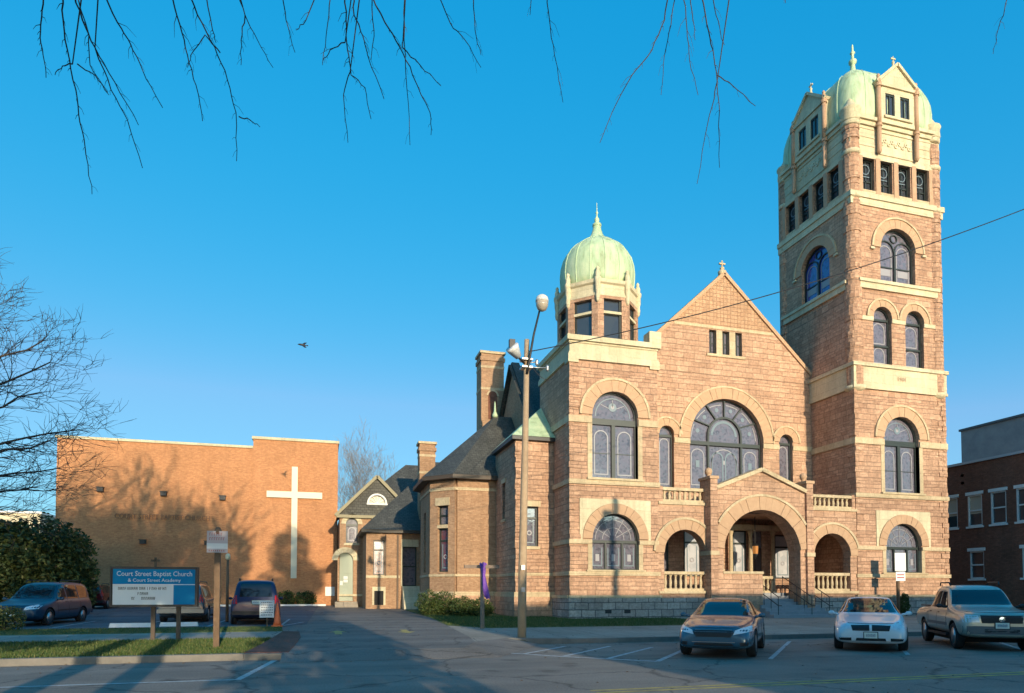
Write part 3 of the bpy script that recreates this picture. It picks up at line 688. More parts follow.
# dormers
def dormer(FF, c, par):
    mb = MB(); hw = 1.42
    ho = [rect(c - .87, c - .2, 29.25, 30.6), rect(c + .2, c + .87, 29.25, 30.6)]
    wall(mb, FF, [(c - hw, 28.96), (c + hw, 28.96), (c + hw, 31.15), (c, 32.4), (c - hw, 31.15)], ho, -.2, .35)
    fbox(mb, FF, c - hw - .05, c + hw + .05, 30.95, 31.12, -.3, -.2); fbox(mb, FF, c - 1.0, c + 1.0, 29.1, 29.24, -.3, .1)
    for s in (-1, 1): seg(mb, FF, (c + s * (hw + .1), 31.13), (c, 32.47), .16, -.32, .5)
    dm = mb.build('dormer', LIME, par)
    # body running back into the roof
    mb = MB()
    mb.hexa([FF(c - hw + .05, 28.96, .35), FF(c + hw - .05, 28.96, .35), FF(c + hw - .05, 28.96, 2.6), FF(c - hw + .05, 28.96, 2.6), FF(c - hw + .05, 31.1, .35), FF(c + hw - .05, 31.1, .35), FF(c + hw - .05, 31.1, 2.6), FF(c - hw + .05, 31.1, 2.6)])
    mb.poly([FF(c - hw, 31.12, .3), FF(c, 32.38, .3), FF(c, 32.38, 2.8), FF(c - hw, 31.12, 2.8)]); mb.poly([FF(c, 32.38, .3), FF(c + hw, 31.12, .3), FF(c + hw, 31.12, 2.8), FF(c, 32.38, 2.8)])
    mb.build('dormer_roof', COPPER, par)
    for s in (-1, 1):
        x = c + s * (hw - .06); p = FF(x, 0, -.2); mb = MB()
        mb.smooth = True
        mb.lathe(p, [(.05, 26.9), (.11, 27.0), (.14, 27.1), (.12, 27.2), (.13, 28.5)], 12); mb.smooth = False
        mb.lathe(p, [(.17, 28.5), (.17, 28.66)], 12); mb.smooth = True
        mb.lathe(p, [(.14, 28.66), (.14, 30.85)], 12); mb.smooth = False
        mb.lathe(p, [(.19, 30.85), (.19, 31.05)], 12); mb.smooth = True
        mb.lathe(p, [(.15, 31.05), (.17, 31.2), (.07, 31.45), (.1, 31.55), (0, 31.68)], 12)
        mb.smooth = False
        mb.build('dormer_column', TERRA, par)
    mb = MB(); p = FF(c, 0, .05)
    mb.smooth = True; mb.lathe(p, [(.16, 32.35), (.1, 32.55), (.05, 32.65), (.09, 32.8), (.03, 32.9), (.03, 33.15), (0, 33.2)], 10); mb.smooth = False
    fbox(mb, FF, c - .16, c + .16, 32.98, 33.06, .02, .08); mb.build('finial', LIME, par)
    for s in (-1, 1):
        mb = MB(); mb.poly([FF(c + s * .535 - .335, 29.24, -.1), FF(c + s * .535 + .335, 29.24, -.1), FF(c + s * .535 + .335, 30.6, -.1), FF(c + s * .535 - .335, 30.6, -.1)])
        mb.m = 1; fbox(mb, FF, c + s * .535 - .03, c + s * .535 + .03, 29.25, 30.5, -.15, -.1); fbox(mb, FF, c + s * .535 - .33, c + s * .535 - .27, 29.25, 30.5, -.15, -.1); fbox(mb, FF, c + s * .535 + .27, c + s * .535 + .33, 29.25, 30.5, -.15, -.1)
        fbox(mb, FF, c + s * .535 - .334, c + s * .535 + .334, 30.5, 30.6, -.15, -.1)
        mb.build('dormer_window', [PANE, FRAME], par)
dormer(F, W / 2, tower); dormer(L_, D / 2, tower)
# corner shafts with conical caps
for x, y in ((TX0 + .33, TY0 + .3), (TX1 - .36, TY0 + .3), (TX0 + .36, TY1 - .36), (TX1 - .36, TY1 - .36)):
    mb = MB(); ml = MB(); z = 14.62
    while z < 28.3:
        h = random.uniform(.24, .34); r = .46 + random.uniform(-.03, .03)
        mb.lathe((x, y, 0), [(r, z), (r + random.uniform(-.02, .02), min(z + h, 28.4))], 12, random.random()); z += h + .004
    mb.lathe((x, y, 0), [(.44, 13.3), (.46, 13.6), (.46, 14.42)], 12)
    ml.smooth = True
    ml.lathe((x, y, 0), [(.02, 12.95), (.34, 13.0), (.56, 13.15), (.58, 13.3)], 14)
    for zz in (24.15, 26.75, 28.45): ml.lathe((x, y, 0), [(.46, zz), (.52, zz + .06), (.52, zz + .22), (.46, zz + .28)], 14)
    ml.lathe((x, y, 0), [(.5, 28.7), (.55, 28.8), (.52, 29.3), (.6, 29.42), (.58, 29.5), (.4, 29.56), (.26, 29.85), (.1, 30.15), (0, 30.3)], 14); ml.smooth = False
    b0 = len(mb.v); mb.v += ml.v; mb.f += [tuple(i + b0 for i in f) for f in ml.f]; mb.mi += [1] * len(ml.f); mb.sm += ml.sm
    mb.build('corner_shaft', [STONE, LIME], tower)
# copper roof
mb = MB(); mb.smooth = True
cx, cy = (TX0 + TX1) / 2, (TY0 + TY1) / 2
prof = [(3.14, 28.96), (3.2, 29.5), (3.2, 30.3), (3.15, 30.9), (3.03, 31.4), (2.85, 31.87), (2.58, 32.3), (2.2, 32.7), (1.76, 33.05), (1.3, 33.36), (.9, 33.64), (.6, 33.95), (.38, 34.25), (.24, 34.45), (.2, 34.5)]
mb.lathe((cx, cy, 0), prof, 64, 0, 9)
roof = mb.build('roof', COPPER, tower)
def seams(cx, cy, prof, n, sq, par, r=.028):
    for k in range(n):
        a = 2 * pi * (k + .5) / n; f = (abs(cos(a)) ** sq + abs(sin(a)) ** sq) ** (-1 / sq) if sq else 1
        mb = MB(); mb.tube([(cx + q * f * cos(a), cy + q * f * sin(a), z) for q, z in prof], r, 5); mb.build('seam', COPPER, par)
seams(cx, cy, prof[:-2], 16, 9, tower, .035)
mb = MB(); mb.smooth = True
mb.lathe((cx, cy, 0), [(.28, 34.4), (.3, 34.5), (.18, 34.62), (.13, 35.05), (.24, 35.15), (.24, 35.28), (.1, 35.4), (.08, 35.7), (.16, 35.8), (.07, 35.92), (.05, 36.3), (0, 36.4)], 12); mb.build('spire', COPPER, tower)
mb = MB(); text_mesh('1901', .34, mb, F, W / 2, 13.75, -.125, align='CENTER'); mb.build('date_carving', TERRA, tower)
mb = MB(); quoins(mb, TX0, TY0, -1, -1, 1.46, 13.1); mb.build('quoins', STONE, tower)
mb = MB(); quoins(mb, TX1, TY0, 1, -1, 1.46, 13.1); mb.build('quoins', STONE, tower)

# ---------------------------------------------------------------- left corner block with the dome
BX0, BX1, BY1 = 11.7, 16.5, 35.5
F = Fr(BX0, YB); W = BX1 - BX0; L_ = Fr(BX0, BY1, 0, -1); D = BY1 - YB; ca = 2.43
mb = MB()
wall(mb, F, rect(0, W, .15, 13.2), [arch(ca, 2.56, 2.69, 4.25), arch(ca, 2.5, 7.25, 10.45)], 0, .5)
mb.box(BX0, BX0 + .5, YB + .5, BY1, .15, 13.2); mb.box(BX1 - .5, BX1, YB + .5, BY1, .15, 13.2); mb.box(BX0 + .5, BX1 - .5, BY1 - .5, BY1, .15, 13.2)
block = mb.build('corner_block', STONE, church)
mb = MB(); mb.box(BX0, BX1, YB, BY1, 13.202, 14.0); mb.box(BX0 - .1, BX1 + .1, YB - .1, BY1, 13.16, 13.42); mb.box(BX0 - .06, BX1 + .06, YB - .06, BY1, 13.42, 13.52)
mb.box(BX0 - .05, BX1 + .05, YB - .05, BY1, 14.0, 14.1); mb.box(BX0 - .16, BX1 + .16, YB - .16, BY1 + .1, 14.1, 14.36)
mb.box(BX0 - .1, BX0 + .45, YB - .09, YB + .45, 13.0, 13.16); mb.box(BX1 - .45, BX1 + .1, YB - .09, YB + .45, 13.0, 13.16); mb.box(BX1 - .5, BX1 + .17, YB - .17, YB + .5, 14.36, 14.95)
mb.build('parapet', LIME, block)
for FF, WW, s in ((F, W, 1), (L_, D, 0)):
    e = .08 if s else 0
    st = [(-e, WW + e, 6.95, 7.18, .09), (-e, WW + e, 2.42, 2.62, .09), (-e * 1.5, WW + e * 1.5, 1.3, 1.44, .16)]
    if s: st += [(-.08, ca - 1.27, 10.02, 10.35, .08), (ca + 1.27, WW, 10.02, 10.35, .08), (-.08, ca - 1.29, 3.98, 4.2, .08), (ca + 1.29, WW, 3.98, 4.2, .08)]
    else: st += [(0, WW, 10.02, 10.35, .08), (0, WW, 3.98, 4.2, .08)]
    courses(FF, block, st)
face_lower(F, W, ca, block)
window(F, ca, 2.56, 2.7, 4.25, 'triple', block); window(F, ca, 2.5, 7.29, 10.45, 'pair', block)
mb = MB(); fbox(mb, F, -.12, W + .1, .05, 1.3, -.14, 0); fbox(mb, L_, 0, D, .05, 1.3, -.12, 0); mb.build('plinth', GREY, block)
mb = MB()
for x in (13.65, 14.68): mb.box(x - .17, x + .17, YB - .155, YB - .13, .54, .72)
mb.build('vent', IRON, block)
mb = MB(); quoins(mb, BX0, YB, -1, -1, 1.46, 13.0); mb.build('quoins', STONE, block)
# dome on its eight sided drum
cx, cy = 14.2, 33.15; AP = 2.0
dr = MB(); mp = MB(); ml = MB()
for k in range(8):
    a = -pi / 2 + k * pi / 4 + 0.0
    d = (-sin(a), cos(a)); half = AP * tan(pi / 8)
    FF = Fr(cx + AP * cos(a) - d[0] * half, cy + AP * sin(a) - d[1] * half, *d)
    wall(dr, FF, rect(0, 2 * half, 14.05, 16.75), [rect(half - .5, half + .5, 14.5, 16.6)], 0, .3)
    fbox(ml, FF, half - .5, half + .5, 15.85, 15.98, .02, .28); fbox(ml, FF, half - .62, half + .62, 14.36, 14.5, -.06, .2)
drum = dr.build('dome_drum', STONE, church)
for k in range(8):
    a = -pi / 2 + k * pi / 4; d = (-sin(a), cos(a)); half = AP * tan(pi / 8)
    FF = Fr(cx + AP * cos(a) - d[0] * half, cy + AP * sin(a) - d[1] * half, *d)
    m = MB(); m.poly([FF(half - .52, 14.48, .2), FF(half + .52, 14.48, .2), FF(half + .52, 16.65, .2), FF(half - .52, 16.65, .2)])
    m.m = 1; fbox(m, FF, half - .5, half - .43, 14.5, 16.6, .12, .22); fbox(m, FF, half + .43, half + .5, 14.5, 16.6, .12, .22); fbox(m, FF, half - .43, half + .43, 14.5, 14.6, .13, .2)
    m.build('window', [PANE, FRAME], drum)
ml.smooth = False; ml.build('window_trim', LIME, drum); ml = MB()
RA = AP / cos(pi / 8)
ml.lathe((cx, cy, 0), [(RA + .02, 16.752), (RA + .03, 16.86), (RA - .04, 16.88), (RA - .03, 17.35), (RA + .08, 17.42), (RA + .12, 17.58), (RA - .12, 17.68)], 8, pi / 8)
ml.build('entablature', LIME, drum)
for k in range(8):
    a = pi / 8 + k * pi / 4; x, y = cx + (RA + .0) * cos(a), cy + (RA + .0) * sin(a)
    ml = MB(); ml.smooth = True
    ml.lathe((x, y, 0), [(.02, 16.35), (.1, 16.45), (.13, 16.7), (.1, 16.85), (.15, 17.05), (.15, 17.35), (.19, 17.45), (.19, 17.62), (.12, 17.68), (.14, 17.85), (.07, 18.05), (.1, 18.12), (0, 18.25)], 10); ml.build('bracket', LIME, drum)
mb = MB(); mb.smooth = True
mb.lathe((cx, cy, 0), [(1.92, 17.6), (1.99, 18.0), (2.02, 18.5), (1.97, 19.0), (1.84, 19.45), (1.63, 19.82), (1.34, 20.13), (1.0, 20.38), (.68, 20.58), (.46, 20.76), (.33, 20.98), (.24, 21.25), (.18, 21.55)], 48)
dome = mb.build('dome', COPPER, church)
seams(cx, cy, [(1.92, 17.6), (1.99, 18.0), (2.02, 18.5), (1.97, 19.0), (1.84, 19.45), (1.63, 19.82), (1.34, 20.13), (1.0, 20.38), (.68, 20.58), (.46, 20.76)], 16, None, dome)
mb = MB(); mb.smooth = True
mb.lathe((cx, cy, 0), [(.17, 21.4), (.25, 21.47), (.25, 21.57), (.12, 21.65), (.14, 21.85), (.05, 22.0), (.03, 22.15), (.08, 22.22), (.025, 22.3), (.015, 22.75), (0, 22.8)], 10); mb.build('finial', COPPER, dome)

# ---------------------------------------------------------------- gable front and nave
GX = 22.84; F = Fr(0, YG); SL = .925; AZ = 20.45
def rake(x): return AZ - SL * abs(x - GX)
gx0, gx1 = 16.4, 28.95
zt = 17.3; hwt = (AZ - zt) / SL
cb, rb_ = 22.92, 2.465
mb = MB()
wall(mb, F, [(gx0, .2), (gx1, .2), (gx1, rake(gx1)), (GX + hwt, zt), (GX - hwt, zt), (gx0, rake(gx0))],
     [arch(cb, 2 * rb_, 7.6, 10.53, 32), arch(18.94, .96, 7.6, 10.67), arch(27.0, .96, 7.6, 10.67)] + [rect(c - .235, c + .235, 15.62, 17.05) for c in (22.02, 22.9, 23.78)], 0, .5)
gable = mb.build('gable_wall', STONE2, church)
mb = MB(); wall(mb, F, [(GX - hwt, zt + .003), (GX + hwt, zt + .003), (GX, AZ)], [], 0.01, .5); mb.build('gable_peak', GRID, gable)
mb = MB()
for s in (-1, 1):
    mb = MB(); seg(mb, F, (GX + s * 6.45, rake(GX + 6.45) + .12), (GX, AZ + .1), .2, -.1, .6); mb.build('coping', DRESS, gable)
mb = MB()
fbox(mb, F, GX - hwt + .05, GX + hwt - .05, zt - .17, zt, -.04, 0)
mb.build('belt_course', TANL, gable); mb = MB()
for a0, a1 in ((gx0, 18.94 - .95), (18.94 + .49, cb - rb_), (cb + rb_, 27 - .49), (27 + .49, gx1)): mb = MB(); fbox(mb, F, a0, a1, 10.2, 10.5, -.06, 0); mb.build('belt_course', TANL, gable)
mb = MB()
fbox(mb, F, 21.6, 24.2, 15.46, 15.62, -.08, .2)
for c in (22.46, 23.34): fbox(mb, F, c - .2, c + .2, 15.62, 17.05, -.03, .2)
mb.build('slit_trim', TANL, gable)
for c, zs_, r0_, r1_ in ((cb, 10.53, rb_, 3.12), (18.94, 10.67, .48, .9), (27.0, 10.67, .48, .9)):
    mb = MB(); arcbar(mb, F, c, zs_, r1_, r1_ + .1, -.1, .05, 30); mb.build('hood_mould', TANL, gable)
    mb = MB(); ring(mb, F, c, zs_, r0_, r1_, -.05, .3, jit=.025); mb.build('arch_ring', DRESS, gable)
window(F, cb, 2 * rb_, 7.6, 10.53, 'fan', gable, d=.3)
for c in (18.94, 27.0): window(F, c, .96, 7.6, 10.67, 'slim', gable)
for c in (22.02, 22.9, 23.78):
    m = MB(); m.poly([F(c - .24, 15.6, .25), F(c + .24, 15.6, .25), F(c + .24, 17.1, .25), F(c - .24, 17.1, .25)]); m.m = 1; fbox(m, F, c - .03, c + .03, 15.62, 17.05, .19, .25); fbox(m, F, c - .22, c + .22, 16.3, 16.36, .2, .25)
    fbox(m, F, c - .235, c - .19, 15.62, 17.05, .17, .25); fbox(m, F, c + .19, c + .235, 15.62, 17.05, .17, .25)
    m.build('window', [STAIN, FRAME], gable)
mb = MB(); mb.smooth = True; mb.lathe((GX, YG + .2, 0), [(.22, AZ + .05), (.25, AZ + .3), (.12, AZ + .36), (.1, AZ + .45), (.15, AZ + .5), (.05, AZ + .58), (.05, AZ + .95), (0, AZ + .98)], 10); mb.smooth = False
mb.box(GX - .2, GX + .2, YG + .15, YG + .25, AZ + .72, AZ + .81); mb.build('finial', TANL, gable)
# roofs behind
def gable_roof(mb, x0, x1, y0, y1, ze, zr, axis, t=.12):
    if axis == 'y':
        c = (x0 + x1) / 2
        for s, xe in ((-1, x0), (1, x1)):
            p = [(xe, y0, ze), (c, y0, zr), (c, y1, zr), (xe, y1, ze)]
            if s > 0: p = p[::-1]
            mb.poly(p[::-1])
    else:
        c = (y0 + y1) / 2
        for s, ye in ((-1, y0), (1, y1)):
            p = [(x0, ye, ze), (x1, ye, ze), (x1, c, zr), (x0, c, zr)]
            mb.poly(p if s < 0 else p[::-1])
mb = MB(); gable_roof(mb, 13.3, 32.4, YG + .45, 62, 11.6, 20.2, 'y'); nroof = mb.build('roof', SLATE, church)
mb = MB(); mb.box(13.8, 31.9, YG + .6, 61.5, .3, 11.9); wall(mb, Fr(31.9, 61.5, -1, 0), [(0, 11.9), (18.1, 11.9), (9.05, 19.9)], [], 0, .4); mb.build('nave_wall', BRICKW, church)
mb = MB(); gable_roof(mb, 11.4, 22.8, 35.9, 46.1, 10.4, 16.2, 'x'); tr = mb.build('transept_roof', SLATE, church)
mb = MB(); mb.box(11.7, 14.2, 36.2, 45.8, .3, 10.6); wall(mb, Fr(11.7, 45.8, 0, -1), [(0, 10.6), (9.6, 10.6), (4.8, 15.95)], [], 0, .4)
trw = mb.build('transept_wall', BRICKW, church)
mb = MB(); LL = Fr(11.68, 46.1, 0, -1)
for s in (-1, 1): seg(mb, LL, (5.1 + s * 5.1, 10.45), (5.1, 16.28), .22, -.1, .4)
mb.build('coping', DARKIN if False else SLATE, trw)
# tall chimney
def chimney(par_name, x0, x1, y0, y1, z0, z1, par, m, bands):
    mb = MB(); mb.box(x0, x1, y0, y1, z0, z1); mb.box(x0 - .07, x1 + .07, y0 - .07, y1 + .07, z1 - .5, z1 - .25); 
    ch = mb.build('chimney', m, par)
    mb = MB(); mb.box(x0 - .1, x1 + .1, y0 - .1, y1 + .1, z1, z1 + .16); mb.build('chimney_cap', TANL, ch)
    for b in bands: mb = MB(); mb.box(x0 - .025, x1 + .025, y0 - .025, y1 + .025, b, b + .16); mb.build('chimney_band', TANL, ch)
    return ch
ch = chimney('c', 10.3, 11.9, 44, 45.4, 5, 17.9, church, BRICKW, (16.9, 15.4))
mb = MB(); FC = Fr(10.3, 44); wall(mb, FC, arch(.8, .62, 13.4, 15.0), [], -.03, 0); mb.build('gable_shadow_panel', DARKB, ch)  # dark arch painted where the transept gable's shadow falls
mb = MB(); arcbar(mb, FC, .8, 15.0, .31, .42, -.05, 0); mb.build('arch_ring', TANL, ch)  # trim ring round the painted shadow

# ---------------------------------------------------------------- porch
PX0, PX1 = BX1, TX0; F = Fr(0, YB); FP = Fr(0, YB - .4)
mb = MB()
wall(mb, F, rect(PX0, 19.6, .2, 6.1), [arch(18.02, 2.4, 1.65, 3.62)], 0, .55)
wall(mb, F, rect(25.1, PX1, .2, 6.1), [arch(27.15, 2.45, 1.65, 3.62)], 0, .55)
wall(mb, FP, [(19.6, .2), (20.0, .2), (20.0, 1.55), (20.01, 3.57)] + [(22.38 + 2.37 * cos(pi - pi * k / 28), 3.57 + 2.37 * sin(pi - pi * k / 28)) for k in range(1, 28)] + [(24.75, 3.57), (24.75, .2), (25.1, .2), (25.1, 6.95), (22.35, 8.0), (19.6, 6.95)], [], 0, .95)
mb.box(PX0, 22.4, YB + .56, YG, .2, 1.55); mb.box(24.8, PX1, YB + .56, YG, .2, 1.55); mb.box(22.4, 24.8, YB + 1.2, YG, .2, 1.55)
mb.box(20.0, 22.4, YB - .36, YB + .3, .2, 2.55)
mb.box(PX0, PX1, YB + .56, YG - .002, 5.85, 6.1)
porch = mb.build('porch', STONE2, church)
for FF, c, zs_, r0_, r1_, e0, e1 in ((F, 18.02, 3.62, 1.2, 1.72, 0, pi), (F, 27.15, 3.62, 1.225, 1.72, 0, pi), (FP, 22.38, 3.57, 2.37, 3.08, .12, pi - .12)):
    mb = MB(); ring(mb, FF, c, zs_, r0_, r1_, -.06, .3, jit=.03, a0=e0, a1=e1); mb.build('arch_ring', DRESS, porch)
for FF, c, zs_, r1_, e0, e1 in ((F, 18.02, 3.62, 1.72, .35, pi - .05), (F, 27.15, 3.62, 1.72, .25, pi - .3), (FP, 22.38, 3.57, 3.08, .55, pi - .55)):
    mb = MB(); arcbar(mb, FF, c, zs_, r1_, r1_ + .12, -.12, .05, 30, e0, e1); mb.build('hood_mould', TANL, porch)
mb = MB()
for s in (-1, 1): seg(mb, FP, (22.35 + s * 2.75, 7.02), (22.35, 8.09), .2, -.16, .98)
mb.build('gable_coping', TANL, porch)
mb = MB()
for x0, x1 in ((PX0, 19.2), (25.55, PX1)):
    fbox(mb, F, x0, x1, 6.1, 6.25, -.08, .6)
fbox(mb, F, PX0, 19.6, 1.52, 1.66, -.08, .56); fbox(mb, F, 25.1, PX1, 1.52, 1.66, -.08, .56); mb.box(19.98, 22.42, YB - .44, YB + .34, 2.55, 2.68)
mb.build('limestone_trim', TANL, porch)
for x0, x1 in ((19.2, 19.62), (25.08, 25.5)):
    mb = MB(); fbox(mb, F, x0, x1, .2, 7.45, -.55, .45); pier = mb.build('pier', STONE, porch); mb = MB()
    fbox(mb, F, x0 - .05, x1 + .05, 3.5, 3.72, -.6, .45); mb.build('pier_band', TANL, pier); mb = MB(); fbox(mb, F, x0 - .06, x1 + .06, 7.45, 7.6, -.61, .51)
    mb.smooth = True; mb.lathe(F((x0 + x1) / 2, 0, -.05), [(.1, 7.6), (.12, 7.66), (.08, 7.7), (.17, 7.78), (.2, 7.92), (.16, 8.04), (0, 8.12)], 14); mb.smooth = False
    mb.build('pier_cap', DRESS, pier)
def balustrade(FF, a0, a1, b0, b1, par, d=.1, end=True):
    mb = MB()
    fbox(mb, FF, a0, a1, b0, b0 + .12, d - .05, d + .3); fbox(mb, FF, a0, a1, b1 - .16, b1, d - .07, d + .32)
    mb.m = 0
    n = max(3, int(round((a1 - a0) / .3)))
    for k in range(n):
        a = a0 + (a1 - a0) * (k + .5) / n; h0, h1 = b0 + .12, b1 - .16; h = h1 - h0
        p = FF(a, 0, d + .12); mb.smooth = True
        mb.lathe(p, [(.09, h0), (.09, h0 + .05 * h), (.055, h0 + .1 * h), (.085, h0 + .35 * h), (.08, h0 + .5 * h), (.05, h0 + .75 * h), (.06, h0 + .86 * h), (.09, h0 + .92 * h), (.09, h1)], 10); mb.smooth = False
    return mb.build('balustrade', TANL, par)
balustrade(F, PX0 + .02, 19.2, 6.25, 7.0, porch); balustrade(F, 25.5, PX1 - .02, 6.25, 7.0, porch)
balustrade(F, 18.02 - 1.18, 18.02 + 1.18, 1.66, 2.66, porch); balustrade(F, 27.15 - 1.2, 27.15 + 1.2, 1.66, 2.66, porch)
balustrade(Fr(0, YB + 1.6), 23.35, 24.75, 1.55, 2.5, porch)
for x0, x1 in ((PX0 - .02, PX0 + .3), (PX1 - .3, PX1 - .0)): mb = MB(); fbox(mb, F, x0 + .02, x1 - .02, 6.26, 7.05, .02, .45); mb.build('balustrade_pier', STONE, porch)
# back wall of the porch: doors and windows
FB = Fr(0, YG - .14)
mb = MB()
wall(mb, FB, rect(PX0, PX1, 1.552, 5.85), [rect(17.3, 18.9, 2.5, 5.0), rect(19.9, 21.0, 2.5, 5.2), rect(23.1, 24.0, 2.5, 5.2), rect(24.15, 25.1, 1.6, 5.2), rect(25.95, 27.2, 2.4, 5.0)], 0, .13)
mb.build('porch_back_wall', STONE, porch)
window(FB, 18.1, 1.6, 2.5, None, 'cross', porch, d=.0, top=5.0); window(FB, 20.45, 1.1, 2.5, None, 'cross', porch, d=.0, top=5.2, glass=6); window(FB, 23.55, .9, 2.5, None, 'cross', porch, d=.0, top=5.2, glass=6); window(FB, 26.575, 1.25, 2.4, None, 'cross', porch, d=.0, top=5.0, glass=6)
mb = MB(); fbox(mb, FB, 24.15, 25.1, 1.56, 4.2, .05, .12); dd = mb.build('door', mat('dark oak', (.06, .03, .018), .5, noise=(8, .3, (.1, .05, .03))), porch)
mb = MB()
for x in (24.22, 24.67):
    for z in (1.8, 2.9): fbox(mb, FB, x, x + .36, z, z + .9, .03, .05)
mb.build('door_panel', mat('oak panel', (.085, .042, .025), .45), dd)
mb = MB(); fbox(mb, FB, 24.15, 25.1, 4.2, 5.2, .06, .12); mb.build('transom_window', STAIN, porch)
mb = MB(); mb.smooth = True; mb.lathe((20.15, YB, 0), [(.17, 2.68), (.17, 2.78), (.12, 2.84), (.11, 4.3), (.13, 4.34), (.18, 4.5), (.18, 4.6)], 14); mb.build('column', TANL, porch)
for x in (22.75, 24.08, 25.6): mb = MB(); mb.smooth = True; mb.lathe((x, YG - .5, 0), [(.16, 1.56), (.16, 1.7), (.12, 1.76), (.11, 4.9), (.17, 5.1), (.17, 5.2)], 14); mb.build('column', TANL, porch)
mb = MB(); mb.box(20.0, 26.0, YG - .7, YG - .3, 5.2, 5.5); mb.build('lintel', TANL, porch)
mb = MB(); lx, ly = 23.45, YB + 1.7
mb.tube([(lx, ly, 5.85), (lx, ly, 4.3)], .02, 6); mb.lathe((lx, ly, 0), [(.04, 4.35), (.2, 4.25), (.17, 4.2), (.15, 3.7), (.1, 3.62), (.02, 3.5)], 6); ln = mb.build('lantern', IRON, porch)
mb = MB(); mb.lathe((lx, ly, 0), [(.175, 4.18), (.155, 3.75)], 6, .02); mb.build('lantern_glass', mat('amber lantern glass', (.5, .22, .07), .3), ln)
# steps
mb = MB()
for k in range(8):
    z1 = 1.55 - .16 * k; y0 = YB + 1.2 - .34 * (k + 1)
    mb.box(22.42 if k < 4 else 22.2, 24.74 if k < 4 else 25.9, y0, y0 + .345, .2, z1)
steps = mb.build('steps', mat('worn step stone', (.33, .33, .34), .85, noise=(3, .2, (.25, .25, .26))), porch)
mb = MB()
for x in (22.55, 24.6, 25.7):
    ys = [YB + .9, YB - 1.4]; zz = [1.55, .4]
    for q in (0.0, .45): mb.tube([(x, ys[0], zz[0] + .9 - q), (x, ys[1], zz[1] + .95 - q), (x, ys[1] - .25, zz[1] + .95 - q)], .022, 6)
    for t in (0, .25, .5, .75, 1): mb.tube([(x, ys[0] + (ys[1] - ys[0]) * t, zz[0] + (zz[1] - zz[0]) * t - .1), (x, ys[0] + (ys[1] - ys[0]) * t, zz[0] + (zz[1] - zz[0]) * t + .93)], .018, 6)
mb.build('railing', IRON, steps)
mb = MB(); mb.box(PX0, 22.2, YB - .12, YB - .001, .1, 1.3); mb.build('plinth', GREY, porch)
mb = MB(); mb.box(25.9, PX1 - .15, YB - .12, YB - .001, .1, 1.3); mb.build('plinth', GREY, porch)

# ---------------------------------------------------------------- stair bay with copper roof
BYF = 33.2; bx0, bx1 = 9.62, 11.7; F = Fr(bx0, BYF); LS = Fr(bx0, 37.4, 0, -1)
mb = MB()
wall(mb, F, rect(0, bx1 - bx0, .15, 9.5), [rect(.42, 1.22, 3.97, 6.06)], 0, .4)
wall(mb, LS, rect(0, 37.4 - BYF - .4, .15, 9.5), [rect(1.5, 2.1, 5.6, 7.6)], 0, .4)
mb.box(bx0 + .4, bx1 - .02, 37.0, 37.4, .15, 9.5)
bay = mb.build('stair_bay', STONE, church)
mb = MB(); fbox(mb, F, -.12, bx1 - bx0, .05, 1.35, -.1, 0); fbox(mb, LS, 0, 37.4 - BYF, .05, 1.35, -.1, 0); mb.build('plinth', STONE2, bay)
courses(F, bay, [(-.12, bx1 - bx0, 1.35, 1.6, .12), (-.06, bx1 - bx0, 2.45, 2.6, .05), (.3, 1.34, 6.06, 6.36, .05), (.34, 1.3, 3.82, 3.97, .08)])
courses(LS, bay, [(0, 4.2, 1.35, 1.6, .12), (0, 4.2, 2.45, 2.6, .05), (1.38, 2.22, 7.6, 7.85, .05), (1.38, 2.22, 5.45, 5.6, .07)])
window(F, .82, .8, 3.97, None, 'cross', bay, top=6.06); window(LS, 1.8, .6, 5.6, None, 'cross', bay, top=7.6, glass=4)
mb = MB(); mb.box(bx0 - .25, bx1, BYF - .25, 37.4, 9.5, 9.68); mb.build('eave_gutter', IRON, bay)
mb = MB(); A = (bx0 - .28, BYF - .28, 9.69); B = (bx1, BYF - .28, 9.69); C_ = (bx1, 35.3, 11.9); E_ = (bx1, 37.4, 11.9); Dd = (bx0 - .28, 37.4, 9.69)
mb.poly([A, B, C_]); mb.poly([Dd, A, C_, E_]); mb.build('bay_roof', COPPER, bay)
mb = MB(); quoins(mb, bx0, BYF, -1, -1, 1.62, 9.4, .28); mb.build('quoins', STONE, bay)

# ---------------------------------------------------------------- eight sided apse
P = [(11.7, 37.3), (7.2, 37.3), (5.98, 38.5), (5.98, 42.3), (7.6, 44.0), (11.7, 44.0)]
facets = [Fr(*P[2], P[1][0] - P[2][0], P[1][1] - P[2][1]), Fr(*P[1], 1, 0), Fr(*P[3], 0, -1), Fr(*P[4], P[3][0] - P[4][0], P[3][1] - P[4][1])]
lens = [sqrt((P[1][0] - P[2][0]) ** 2 + (P[1][1] - P[2][1]) ** 2), 4.5, 3.8, sqrt(1.62 ** 2 + 1.7 ** 2)]
mb = MB()
wall(mb, facets[0], rect(0, lens[0], .2, 8.0), [rect(.52, 1.26, 2.75, 6.55)], 0, .35); wall(mb, facets[1], rect(.15, lens[1], .2, 8.0), [], 0, .35); wall(mb, facets[2], rect(0, lens[2] - .15, .2, 8.0), [rect(1.4, 2.2, 2.75, 6.4)], 0, .35); wall(mb, facets[3], rect(0, lens[3], .2, 8.0), [], 0, .35)
apse = mb.build('apse', BRICKW, church)
for i, ff in enumerate(facets):
    l = lens[i]
    st = [(0, l, 1.4, 1.62, .1), (0, l, 2.48, 2.62, .05), (0, l, 7.4, 7.56, .04)]
    if i == 0: st += [(.4, 1.38, 6.55, 7.0, .05), (.52, 1.26, 5.25, 5.45, .02)]
    courses(ff, apse, st)
mb = MB()
